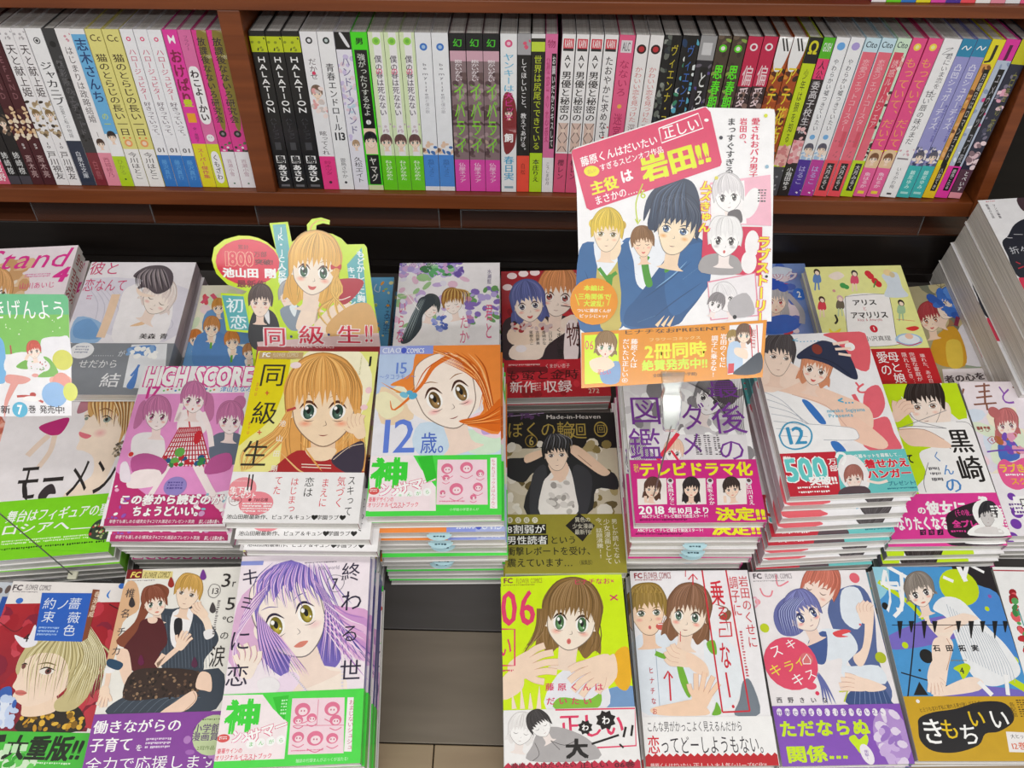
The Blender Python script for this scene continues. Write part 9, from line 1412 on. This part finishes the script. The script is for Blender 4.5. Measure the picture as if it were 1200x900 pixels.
CARDS['girl'] = dict(c=[-0.225, 0.6776, -0.6033], phi=0.5236, w=200, h=240, outline=[(4.5,37),(28.1,37.8),(31.8,34.9),(12.1,28.2),(.9,17.1),(-3,3.2),(.1,-9.6),(11.1,-17.8),(26.5,-22.2),(43.9,-19.5),(56.5,-13.9),(63.8,-8.3),(58.4,-35),(77.3,-36.7),(80.5,-16.6),(84.8,-19),(97.1,-26),(96.5,-34),(101.8,-39.8),(111.1,-41.5),(120.3,-38.9),(119.7,-34.4),(113.3,-35.8),(106.2,-33.5),(105.6,-27.3),(122.2,-25.3),(131.4,-20.8),(137.1,-14.8),(154.6,-15.5),(157.3,-12.1),(163.9,47.2),(168.1,75.6),(169.8,114.3),(35,116.9),(34,87.7),(30.9,78.2),(8.2,76.2)], ops=[

('p','c8e818',[(45,370),(281,378),(318,349),(121,282),(9,171),(-30,32),(1,-96),(111,-178),(265,-222),(439,-195),(565,-139),(638,-83),(584,-350),(773,-367),(805,-166),(848,-190),(971,-260),(965,-340),(1018,-398),(1111,-415),(1203,-389),(1197,-344),(1133,-358),(1062,-335),(1056,-273),(1222,-253),(1314,-208),(1371,-148),(1546,-155),(1573,-121),(1639,472),(1681,756),(1698,1143),(350,1169),(340,877),(309,782),(82,762)],{'sm':0}),
('p','58b0b8',[(55,393),(280,401),(334,757),(119,749)],{'sm':0}),('p','d4ee30',[(328,400),(542,373),(648,680),(400,876),(333,781)],{'sm':0}),('p','58b0b8',[(616,-335),(749,-343),(827,345),(684,371)],{'sm':0}),
('p','58b0b8',[(1366,55),(1522,-120),(1567,520),(1411,594)],{'sm':0}),('e','d8e818',32.2,3.8,34.8,26),('e','e02848',34,4.9,33,23.7),('t','8a1428','累計',30.4,-10.5,11.3,5.1,{'bold':.03}),
('t','e02848','1800',24.7,1.6,31.8,13.9,{'bold':.04,'out':.05,'oc':'f8b8a0'}),('t','6a1020','万部',47.6,-3.4,13.6,6,{'bold':.02}),('t','6a1020','突破!',51,4.4,18.8,6,{'bold':.05}),('t','fff','池山田 剛',35.4,15.8,55.7,10.3,{'bold':.06}),
('t','7a1428','最新作',37,27,30.8,8,{'bold':.04}),('t','e8f8fc','初',18.8,49.5,19.5,16.1,{'bold':.02}),('t','e8f8fc','恋',21.4,67.1,19.1,15.8,{'bold':.02}),('t','eef8fa','JK・JC人反響の',69.4,1.3,9.4,67.2,{'vert':1,'bold':.04}),
('t','eef8fa','キュンキュンする',140.8,34.6,8.5,54.1,{'vert':1,'bold':.04}),('t','eef8fa','もどかしさに胸が',150.5,21.1,8.5,60.7,{'vert':1,'bold':.04}),
('f',(75.9,39.3,9.5,-.2,-.4,9.4),{'hair':'a8a8ac','iris':'6a6a70','male':1,'st':16,'skin':'f6e0d0'}),('p','8a98a8',[(654,537),(846,486),(958,674),(764,749)]),('p','e8f0f4',[(755,499),(834,481),(806,605)]),
('p','28282e',[(380,553),(488,516),(604,585),(644,775),(564,970),(361,949),(309,782)]),('p','e8e8ec',[(476,528),(535,539),(540,682),(502,635)]),
('f',(45.5,45.7,10.4,.2,-.8,10.4),{'hair':'4a3430','iris':'7a3030','male':1,'st':18,'skin':'f8e0d0'}),('s','e8b058',2.07,[(1023,-192),(1003,-306),(1087,-387),(1191,-373)],{'taper':1}),
('p','fbe4d0',[(1113,269),(918,461),(814,701),(884,747),(1005,673),(1201,480),(1391,453),(1382,810),(1000,817)]),('p','b82038',[(1113,258),(1397,194),(1537,239),(1392,429),(1273,455)]),
('s','f8e8e0',.94,[(1170,339),(1274,419),(1393,382)]),('f',(102.4,10.8,21.4,1.9,-3,21.3),{'hair':'e8b050','iris':'2c6040','es':1.15,'L':1.6,'mouth':'s','skin':'fdeedd','st':34,'bangs':9,'line':'5a3020','blush':'f8a890','seed':4}),
('h','e8b458',4.7,[(1211,128),(1300,337),(1058,530),(1194,741)],4,3),('h','e8b458',4.7,[(1230,127),(1267,337),(1152,528),(1265,740)],4,4),('h','e8b458',4.7,[(1249,127),(1234,338),(1247,526),(1337,739)],4,5),
('h','e8b458',4.7,[(1268,127),(1201,338),(1342,524),(1408,738)],4,6),('p','c82030',[(1202,58),(1255,81),(1307,52),(1301,108),(1255,92),(1203,109)]),('p','e0b070',[(1148,671),(1391,476),(1603,473),(1644,805),(1192,813)]),
('p','e8c8c8',[(400,876),(1681,756),(1702,948),(417,1021)],{'sm':0}),('p','a83038',[(398,925),(1690,900),(1698,1143),(362,1168)],{'sm':0}),('t','d82848','同',58.8,81.5,25.1,21.2,{'bold':.02,'out':.07,'oc':'f8e8ea'}),
('t','d82848','級',97.6,79.1,27.5,20.7,{'bold':.02,'out':.07,'oc':'f8e8ea'}),('t','d82848','生',136.9,78.1,25.7,20.1,{'bold':.02,'out':.07,'oc':'f8e8ea'}),('t','d82848','!!',157.6,76.6,10,17.7,{'bold':.02,'out':.05,'oc':'f8e8ea'}),
('e','2a3a80',76.2,81.2,1.4,1.4),('e','2a3a80',115.7,78.5,1.4,1.4),('t','f8e0e0','FLOWER COMICS',98.5,91.1,45.5,3.4),])
CARDS['green'] = dict(c=[-0.4073, 0.5222, -0.4547], phi=0.6283, w=200, h=240, outline=[(35.1,68.9),(133.2,67.9),(135.9,69.9),(136.7,72.2),(137,125.3),(136.3,156.9),(135.9,166.2),(29.7,169.3)], ops=[
('p','f0eef2',[(351,689),(1332,679),(1359,699),(1367,722),(1370,1253),(1363,1569),(1359,1662),(297,1693)],{'sm':0}),('p','6cc08c',[(351,689),(1332,679),(1359,699),(1367,722),(1368,849),(342,867)],{'sm':0}),
('p','84c860',[(342,858),(1368,840),(1362,1143),(848,1171),(325,1180)],{'sm':0}),('b',['d8f0c8','f4fce8'],80.6,85.9,133.7,101.4,10,.6,4),
('p','f0eef4',[(1132,1055),(1189,1026),(1282,1020),(1363,1032),(1369,1290),(1271,1292),(1210,1182),(1136,1165)]),('e','d8d858',130.2,120.8,8.4,8.3),
('p','78b8e8',[(742,1034),(807,1042),(835,1134),(829,1375),(780,1413),(724,1414)]),('t','fff','ごきげんよう',98,80.6,73.2,17.3,{'bold':-.01,'shear':-.1}),('s','c05858',1.3,[(879,1096),(885,1170)]),('e','3a8a58',90.4,120.2,2.1,3.1),
('p','f4f2f4',[(847,1189),(1007,1149),(1097,1221),(1082,1342),(841,1319)]),('p','78b84c',[(1145,1183),(1209,1210),(1260,1329),(1091,1351),(1159,1294),(1188,1256)]),('p','78b84c',[(918,1271),(995,1214),(1031,1241),(1010,1288)]),
('p','f0ecf0',[(1023,1213),(1144,1202),(1198,1256),(1159,1303),(1028,1297)]),('b',['c06060','88a878'],103.2,122.2,117.8,129.4,16,.8,3),
('f',(107.2,113.9,4.8,-.8,.5,4.7),{'hair':'d05848','iris':'6a5a40','es':.8,'st':16,'skin':'fdece0','cap':1.0}),('e','d05848',108,107,3.2,1.8),('s','f8dcc8',2.41,[(999,1214),(1025,1167)]),('e','e8a098',107.3,133.7,2.8,1.5),
('p','e8a098',[(840,1337),(970,1344),(1035,1371),(968,1409),(837,1402)]),('p','f0b0a0',[(1203,1349),(1344,1337),(1367,1401),(1283,1459),(1201,1404)]),('e','e8988c',128.6,139.4,7.5,8.4),('e','8cb8e8',122.6,149.1,10.5,10.3),
('e','d8dc50',135.7,146.6,6,7.5),('s','e8a098',6.37,[(913,1382),(830,1551),(805,1683)],{'taper':1}),('s','c04038',1.87,[(916,1512),(1019,1510),(1130,1555)]),('e','c04038',104.8,149.5,2.6,1.9),('e','f8f4f4',103.7,152.9,7.5,2.2),
('t','3a3038','新',81.6,162.1,8.3,7.1,{'bold':.03}),('e','58b8dc',93.6,162,6.4,6.4),('t','fff','7',93.6,162,4.5,7.5,{'bold':.05}),('t','3a3038','巻 発売中!',115.5,161.4,30,7.1,{'bold':.03}),])
CLIP = (0.0024, -0.101)
WIREFOOT = (0.1012, 0.3075, -0.8242)
FOOT2 = (-0.4197, 0.2775, -0.770)
WIRE2 = (-0.4469, 0.4592, -0.5754)
WIRE3 = (-0.4656, 0.4786, -0.531)
# ------------------------------------------------------------------ the setting
Z0 = LIFT
YS, ZS = 0.89877, LIFT - 0.51148          # front line and top of the bottom board of the wall shelf
def struct(name, boxes, mat, bev=.0012, sub=None):
    o = link(name, boxes_mesh(name, boxes), None, mat); o['kind'] = 'structure'
    if bev: bevelled(o, bev)
    return o
struct('floor', [(-3.2, 3.2, -3.2, 3.0, -.05, 0)], M_FLOOR, 0)
struct('wall_back', [(-3.2, 3.2, 2.9, 3.0, 0, 3.2)], M_CREAM, 0)
struct('ceiling', [(-3.2, 3.2, -3.2, 3.0, 2.95, 3.0)], M_CREAM, 0)

def thing(name, label, cat, loc=(0, 0, 0), group=None, mtx=None):
    e = empty(name, mtx if mtx is not None else Matrix.Translation(Vector(loc)))
    return tag(e, label, cat, group)
def part(name, boxes, mat, parent, bev=.0012):
    o = link(name, boxes_mesh(name, boxes), parent, mat)
    if bev: bevelled(o, bev)
    return o

# the wooden bookcase; coordinates of its parts are relative to the front edge of the lower board
case = thing('bookcase', 'reddish-brown wooden bookcase holding the row of spines above the display deck', 'bookcase', (0, YS, ZS))
YB = .22
part('shelf_board', [(-1.3, .5075, -.008, YB, -.019, 0)], M_WOOD, case)
part('shelf_board', [(-1.3, 1.3, -.010, YB, .2062, .2187)], M_WOOD, case)
part('divider_panel', [(-.3215, -.2985, -.009, YB, 0.0, .2062)], M_WOOD, case)
part('side_panel', [(.5078, .5215, -.0085, YB, -.0195, .2062)], M_WOOD, case)
part('back_board', [(-1.3, .5075, YB, YB + .012, -.30, .46)], M_BACK, case, 0)
part('plinth_panel', [(-1.3, .40, .075, .09, -.30, -.019)], M_BACK, case, 0)
part('plinth_post', [(.40, .425, .05, .09, -.30, -.019)], M_WOOD, case)

# the sloping deck the comics lie on
deck = thing('display_deck', 'sloping grey-brown laminate display deck under the stacked comics', 'display stand', mtx=deck_matrix(0, 0, DECK))
part('deck_board', [(-.95, .95, .2525, .700, -.02, 0)], M_DECK_SHADE, deck, .0008)  # rear board, darkened to put the shade around the stacks into its colour
part('deck_board', [(-.95, .95, .150, .2515, -.02, 0)], M_DECK, deck, .0008)
part('deck_board', [(-.95, -.0788, -.16, .149, -.02, 0)], M_DECK2, deck, .0008)
part('deck_board', [(-.0778, .95, -.16, .149, -.02, 0)], M_DECK2, deck, .0008)
part('front_lip', [(-.95, .95, -.185, -.162, -.06, .006)], M_WOOD, deck)
pl = thing('deck_cabinet', 'dark cabinet carrying the sloping display deck', 'cabinet', (0, 0, 0))
def wedge(name, x0, x1, s0, s1, mat, parent):
    a, b = deck_point(0, s0, DECK - .0215), deck_point(0, s1, DECK - .0215)
    V = [(x, p.y, z) for x in (x0, x1) for p, z in ((a, 0), (b, 0), (b, b.z), (a, a.z))]
    me = bpy.data.meshes.new(name); me.from_pydata(V, [], [(0, 1, 2, 3), (7, 6, 5, 4), (0, 4, 5, 1), (1, 5, 6, 2), (2, 6, 7, 3), (3, 7, 4, 0)]); me.update()
    return link(name, me, parent, mat)
wedge('body', -.9, .9, -.12, .66, M_DARK, pl)
# black step behind the last row of comics
step = thing('rear_step', 'long black step between the display deck and the bookcase', 'step', (0, .896, ZS - .30))
part('step_box', [(-1.3, .53, 0, .072, 0, .252)], M_DARK, step, .0015)
part('step_top', [(-1.3, .53, 0, .072, .2525, .2545)], M_BACK, step, 0)
part('step_lip', [(-1.3, .53, -.012, -.0005, 0, .205)], M_DARK, step, .001)

# neighbouring shelf seen past the right end of the bookcase
nb = thing('cream_shelf_unit', 'cream shelf of the neighbouring unit past the right end of the bookcase', 'shelf', (.56, 1.06, 0))
part('shelf_board', [(0.06, .9, 0.12, .5, LIFT - .50, LIFT - .475), (0.06, .9, .40, .5, LIFT - .475, LIFT - .10)], M_CREAM, nb)
part('kick_panel', [(0.0, .9, .20, .5, 0, LIFT - .51)], M_DARK, nb)
tg = link('price_tag', boxes_mesh('price_tag', [(-.012, .012, -.001, .001, -.005, .005)]), None, M_CREAM)
tg.location = deck_point(.560, .74, -.79); tag(tg, 'small cream tag on the black base left of the tall magazine pile', 'tag')

# clear acrylic dividers standing on the black step
def acrylic(x0, x1, h, label):
    t = thing('acrylic_stand', label, 'stand', (x0, .896, ZS - .048), 'clear acrylic stands on the black step')
    w = x1 - x0
    part('panel', [(0, w, .0, .0025, .001, h)], M_ACRYL, t, 0)
    part('panel', [(0, .0025, .003, .07, .001, h * .9)], M_ACRYL, t, 0)
    part('rim', [(0, w, -.0006, .0, h - .0012, h), (w - .0012, w, -.0006, 0, .001, h), (0, .0012, -.0006, 0, .001, h)], M_AEDGE, t, 0)
acrylic(-.60, -.455, .030, 'clear acrylic stand on the black step, leftmost of the four')
acrylic(-.33, -.11, .030, 'clear acrylic stand on the black step behind the blonde girl card')
acrylic(-.085, .16, .026, 'clear acrylic stand on the black step between the two large cards')
acrylic(.24, .46, .028, 'clear acrylic stand on the black step, rightmost of the four')

# ------------------------------------------------------------------ letters baked once
def spine_keys(it):
    for i in it:
        if i[0] == 't': yield from ((c, i[5]) for c in i[1])
keys = set()
for d in DESIGNS.values(): keys |= op_keys(d['cover']) | op_keys(d['band'])
for d in SPINE_DESIGNS.values(): keys |= set(spine_keys(d['it']))
for d in CARDS.values(): keys |= op_keys(d['ops'])
keys |= {(c, .02) for c in 'Stand up'}
bake_glyphs(keys)

# ------------------------------------------------------------------ comics standing in the bookcase
def spine_ink(d, w, h):
    k = Ink(w, h); k.rect(d['base'], 0, 0, w, h); Y = lambda v: v / 100 * h
    for it in d['it']:
        q = it[0]
        if q == 'r': k.rect(it[1], it[4] * w, Y(it[2]), it[5] * w, Y(it[3]))
        elif q == 't':
            _, s, a, b, c, wf, bold, x, kw = it
            if kw.get('bg'): k.rect(kw['bg'], (x - wf / 2) * w, Y(a), (x + wf / 2) * w, Y(b))
            k.text(c, s, x * w, (Y(a) + Y(b)) / 2, wf * w, Y(b) - Y(a), vert=0 if kw.get('hz') else 1, bold=bold)
        elif q == 'c': k.ell(it[1], it[4] * w, Y(it[2]), it[3], it[3], n=14)
        elif q == 'f':
            r = it[2]; k.face((w / 2, Y(it[1]), r, 0, 0, r), hair=it[3], st=8, **it[4])
        elif q == 'b': k.blobs(it[1], it[6] * w, Y(it[2]), it[7] * w, Y(it[3]), it[4], it[5], it[8])
        elif q == 'p': k.poly(it[1], [(x * w, Y(y)) for x, y in it[2]])
        elif q == 's': k.stroke(it[1], it[2], [(x * w, Y(y)) for x, y in it[3]])
    return k
HB, DB = .182, .128
ORD = ['leftmost', 'second from the left', 'third from the left', 'fourth from the left']
WORD = {2: 'two', 3: 'three', 4: 'four'}
tot = {}
for s in SPINES: tot[s[0]] = tot.get(s[0], 0) + 1
seen, spine_mesh = {}, {}
def standing_comic(key, xa, xb, lean, label, group, y=YS, z=ZS + .0006):
    th = math.radians(lean); t = (xb - xa) * math.cos(th) - .0007
    e = empty('comic_book', Matrix.Translation(Vector((xb, y, z))) @ Matrix.Rotation(th, 4, 'Y'))
    tag(e, label, 'comic book', group)
    tq = round(t * 2000)
    if (key, tq) not in spine_mesh:
        T = tq / 2000
        k = spine_ink(SPINE_DESIGNS[key], T * 1000, HB * 1000)
        arr = k.out(lambda v: np.stack([v[:, 0] / 1000 - T, -v[:, 2] / 1000, HB - v[:, 1] / 1000], 1))
        b = SPINE_DESIGNS[key]['base']
        me = ink_mesh('cover', [((-T, 0, 0.00002, .0008, 0, HB), b), ((-T, -T + .0005, .0008, DB, 0, HB), b), ((-.0005, 0, .0008, DB, 0, HB), b)], [arr])
        pg = boxes_mesh('page_block', [(-T + .0006, -.0006, .001, DB - .001, .001, HB - .0015)])
        spine_mesh[key, tq] = (me, pg)
    me, pg = spine_mesh[key, tq]
    link('cover', me, e, None if me.materials else M_SPINE)
    o = link('page_block', pg, e, None if pg.materials else M_PAGES_UP)
    return e
M_PAGES_UP = M_PAGES.copy(); M_PAGES_UP.name = 'page_edges_upright'
for nd in M_PAGES_UP.node_tree.nodes:
    if nd.type == 'MAPPING' and nd.inputs['Scale'].default_value[2] > 1000: nd.inputs['Scale'].default_value = (1500, 9, 9)
    if nd.type == 'VALTORGB': nd.color_ramp.elements[0].color = (.62, .61, .59, 1); nd.color_ramp.elements[1].color = (.9, .89, .86, 1)
for i, (key, xa, xb, lean) in enumerate(SPINES):
    d = SPINE_DESIGNS[key]; n = tot[key]; j = seen[key] = seen.get(key, -1) + 1
    lab = d['label']
    if n == 2: lab += ', ' + ('left' if j == 0 else 'right') + ' of its two copies'
    elif n == 3: lab += ', ' + ('left', 'middle', 'right')[j] + ' of its three copies'
    standing_comic(key, xa, xb, lean, lab, 'comics standing in the left bay' if i < NLEFT else 'comics standing in the right bay', y=YS + .001 * RNG.random())
# feet of the comics on the shelf above, right end
cols = ['olive', 'spring', 'hello', 'magenta', 'mocha', 'tender', 'coaster', 'cat', 'marriage', 'bluemoon', 'rainbow', 'puberty']
names = ['white', 'lime', 'blue', 'yellow', 'pink', 'violet', 'red', 'ivory', 'pale pink', 'light blue', 'rose', 'brown']
for i, (c, nme) in enumerate(zip(cols, names)):
    xa = .330 + i * .0145
    standing_comic(c, xa, xa + .0145, 0, 'comic on the shelf above at the right end, only its %s foot showing' % nme, 'comics on the shelf above', y=YS - .004, z=ZS + .2192)

# ------------------------------------------------------------------ comics lying in stacks on the deck
def flat_mesh(key, W, H, T):
    d = DESIGNS[key]; w, h = W * 1000, H * 1000
    k = Ink(w, h); run_ops(k, d['cover'])
    arr = k.out(lambda v: np.stack([(v[:, 0] - w / 2) / 1000, (h / 2 - v[:, 1]) / 1000, T + v[:, 2] / 1000], 1))
    sp = d.get('spine', 'dcdad8'); hw, hh = W / 2, H / 2; g = .0005
    side = [arr]
    if 'spinetext' in d:
        s, c = d['spinetext']; q = Ink(h, T * 1000); q.text(c, s, h * .3, T * 500, h * .42, T * 700, bold=.02); q.text(c, s, h * .78, T * 500, h * .36, T * 700, bold=.02)
        side.append(q.out(lambda v: np.stack([np.full(len(v), hw) + v[:, 2] / 1000, -hh + v[:, 0] / 1000, T - v[:, 1] / 1000], 1)))
    me = ink_mesh('cover', [((-hw, hw, -hh, hh, T - g, T - .00002), 'eeecea'), ((-hw, hw, -hh, hh, 0, g), 'e4e2e0'), ((hw - g, hw, -hh, hh, g, T - g), sp)], side)
    pg = boxes_mesh('page_block', [(-hw + .001, hw - .0006, -hh + .0012, hh - .0012, g + .00005, T - g - .00005)])
    bm = None
    if d.get('bh'):
        k2 = Ink(w, h); k2.layer = k.layer + 60; run_ops(k2, d['band'])
        z0 = T + (k.layer + 58) * Ink.STEP / 1000; bh = d['bh'] / 1000
        arr2 = k2.out(lambda v: np.stack([(v[:, 0] - w / 2) / 1000, (h / 2 - v[:, 1]) / 1000, T + v[:, 2] / 1000], 1))
        c0 = d['band'][0][1]
        bm = ink_mesh('paper_band', [((-hw, hw + .0004, -hh, -hh + bh, T + .00001, z0), c0), ((hw + .0001, hw + .0004, -hh, -hh + bh, -.0001, T), c0)], [arr2])
    sm = None
    if d.get('slip'):
        q = Ink(30, 12); r = 9.5
        arc = [(15 + 1.15 * r * math.cos(a), 1 + r * math.sin(a) * .62) for a in np.linspace(0, math.pi, 12)]
        q.poly('b8dce6', arc, 0); q.lines('3a5a68', 10, 2.2, 20.5, 5.0, 1, 4)
        mp = lambda v: np.stack([(v[:, 0] - 15) / 1000, hh - .001 + v[:, 1] / 1000, T * .62 + v[:, 2] / 1000], 1)
        a1 = q.out(mp); sm = ink_mesh('order_slip', [((-.009, .009, hh - .02, hh - .0002, T * .62 - .0002, T * .62), 'b8dce6')], [a1])
    return me, pg, bm, sm
HOW = ['top', 'second', 'third', 'fourth', 'fifth', 'sixth', 'seventh', 'eighth', 'ninth', 'tenth', 'eleventh', 'twelfth', 'thirteenth', 'fourteenth']
def build_stack(key):
    (W, H), n, (x, s, yaw) = PLACES[key]; d = DESIGNS[key]
    room = n - DECK - .0006; t0 = d.get('thick', .0125); cnt = max(1, round(room / t0)); T = room / cnt - .0007
    me, pg, bm, sm = flat_mesh(key, W, H, T)
    flips = d.get('flips', ''); offs = d.get('offs', [])
    g = 'stack of the ' + d['short']
    for i in range(cnt):
        nn = n - (i + 1) * (T + .0007) + .0005
        if i == 0: dx = ds = da = 0
        else:
            o = offs[i - 1] if i - 1 < len(offs) else (RNG.uniform(-.0025, .0025), RNG.uniform(-.0012, .0012))
            dx, ds = o; da = RNG.uniform(-.012, .012)
        fl = i < len(flips) and flips[i] == 'r' or (i >= len(flips) and i > 2 and i % 4 in (1, 2) and bool(flips))
        e = empty('comic_book', deck_matrix(x + dx, s + ds, nn, yaw + da + (math.pi if fl else 0)))
        unit = 'pile' if key == 'm' else 'stack'
        lab = d['desc'] + (', top of its %s' % unit if len(d['desc'].split()) <= 12 else '') if i == 0 else '%s copy down in the %s of the %s' % (HOW[i], unit, d['short'])
        tag(e, lab, 'magazine' if key == 'm' else 'comic book', g)
        for nm, mesh, mt in (('cover', me, M_COVER), ('page_block', pg, M_PAGES), ('paper_band', bm, M_COVER), ('order_slip', sm, M_SLIP)):
            if mesh is None or (nm == 'order_slip' and not fl): continue
            link(nm, mesh, e, None if mesh.materials else mt)
for key in PLACES:
    build_stack(key)

# ------------------------------------------------------------------ die-cut display cards
def card(key, name, label):
    d = CARDS[key]; w, h = d['w'], d['h']; phi = d['phi']
    ex, ey = Vector((1, 0, 0)), Vector((0, math.sin(phi), math.cos(phi))); nz = ex.cross(ey)
    mt = Matrix.Identity(4)
    for r in range(3): mt[r][0], mt[r][1], mt[r][2], mt[r][3] = ex[r], ey[r], nz[r], d['c'][r]
    mt[2][3] += LIFT
    e = empty(name, mt); tag(e, label, 'display card')
    k = Ink(9999, 9999); sh = 2000
    O = [((u - w / 2) / 1000, (h / 2 - v) / 1000) for u, v in d['outline']]
    n = len(O); th = .0006
    V = [(x, y, z) for z in (-th, -.00002) for x, y in O]
    tri = geometry.tessellate_polygon([[Vector((x, y, 0)) for x, y in O]])
    F = [t[::-1] for t in tri] + [tuple(i + n for i in t) for t in tri] + [(i, (i + 1) % n, (i + 1) % n + n, i + n) for i in range(n)]
    me = bpy.data.meshes.new('backing_board'); me.from_pydata(V, [], F); me.update()
    at = me.color_attributes.new('Ink', 'FLOAT_COLOR', 'POINT'); at.data.foreach_set('color', np.tile([.86, .86, .86, 1.], len(V)).astype('f'))
    link('backing_board', me, e, M_CARD)
    ops = []
    class Shift(Ink):
        def tris(s, v, t, col): super().tris(np.asarray(v, float) + sh, t, col)
    q = Shift(9999, 9999); run_ops(q, d['ops'])
    arr = q.out(lambda v: np.stack([(v[:, 0] - sh - w / 2) / 1000, (h / 2 - v[:, 1] + sh) / 1000, v[:, 2] / 1000], 1))
    link('printed_face', ink_mesh('printed_face', [], [arr]), e, M_CARD)
    return mt
MT = card('main', 'display_card', 'large white display card with three boys in blue blazers and an orange banner')
card('girl', 'display_card', 'lime-edged die-cut card of a blonde girl with a red oval badge')
MG = card('green', 'display_card', 'glossy green and white display card at the left edge with a lying red-haired figure')

# clear clip and wire that hold the large card
cl = thing('card_clip', 'clear plastic clip on a thin steel wire holding the large white card', 'clip', mtx=MT)
inv = MT.inverted()
def extrude_outline(name, pts, z0, z1, mat, parent):
    n = len(pts); V = [(x, y, z) for z in (z0, z1) for x, y in pts]
    tri = geometry.tessellate_polygon([[Vector((x, y, 0)) for x, y in pts]])
    F = [t[::-1] for t in tri] + [tuple(i + n for i in t) for t in tri] + [(i, (i + 1) % n, (i + 1) % n + n, i + n) for i in range(n)]
    me = bpy.data.meshes.new(name); me.from_pydata(V, [], F); me.update()
    return bevelled(link(name, me, parent, mat), .0006)
jx, jy = CLIP
J = [(-.0095, .004), (.0095, .004), (.0085, -.004), (.0062, -.010), (.0080, -.018), (.0072, -.030), (.0052, -.044), (-.0052, -.044), (-.0072, -.030), (-.0080, -.018), (-.0062, -.010), (-.0085, -.004)]
extrude_outline('jaw', [(jx + a, jy + b) for a, b in J], .0012, .0034, M_CLEAR, cl)
extrude_outline('jaw', [(jx + a, jy + b) for a, b in J], -.0052, -.0024, M_CLEAR, cl)
link('hinge_pin', tube_mesh('hinge_pin', [(jx - .0065, jy - .014, .0), (jx + .0065, jy - .014, .0)], .0011), cl, M_METAL)
foot = inv @ deck_point(*WIREFOOT)
top = Vector((jx + .001, jy - .040, -.0010))
link('wire_stem', tube_mesh('wire_stem', [top, top.lerp(foot, .35) + Vector((.002, 0, 0)), top.lerp(foot, .7) + Vector((.001, 0, 0)), foot], .0006), cl, M_METAL)
bl = boxes_mesh('base_plate', [(-.008, .008, -.006, .006, 0, .0015)])
ob = link('base_plate', bl, cl, M_CLEAR); ob.matrix_parent_inverse = Matrix.Identity(4); ob.matrix_local = inv @ deck_matrix(WIREFOOT[0], WIREFOOT[1], DECK + .0003)
# wire and foot of the green card
st = thing('card_holder', 'thin steel wire rising left from a round white foot on a clear block', 'holder', mtx=deck_matrix(FOOT2[0], FOOT2[1], DECK + .0003))
fh = FOOT2[2] - DECK
part('acrylic_block', [(-.062, .036, -.003, .006, 0, fh)], M_ACRYL, st, 0)
part('block_rim', [(-.062, .036, -.0035, -.003, fh - .001, fh), (.035, .036, -.0035, -.003, 0, fh)], M_AEDGE, st, 0)
bm = boxes_mesh('foot', [(-.0045, .0045, -.004, .004, fh, fh + .003)]); bevelled(link('foot', bm, st, M_CREAM), .0012)
iv = deck_matrix(FOOT2[0], FOOT2[1], DECK + .0003).inverted()
a = Vector((0, 0, fh + .002)); b = iv @ Vector((WIRE2[0], WIRE2[1], WIRE2[2] + LIFT)); c = iv @ Vector((WIRE3[0], WIRE3[1], WIRE3[2] + LIFT))
link('wire_stem', tube_mesh('wire_stem', [a, a.lerp(b, .5), b, c], .0006), st, M_METAL)
extrude_outline('clip_jaw', [(c.x - .008, c.y - .004), (c.x + .008, c.y - .004), (c.x + .008, c.y + .014), (c.x - .008, c.y + .014)], c.z - .003, c.z + .003, M_CLEAR, st)
bpy.context.view_layer.update()
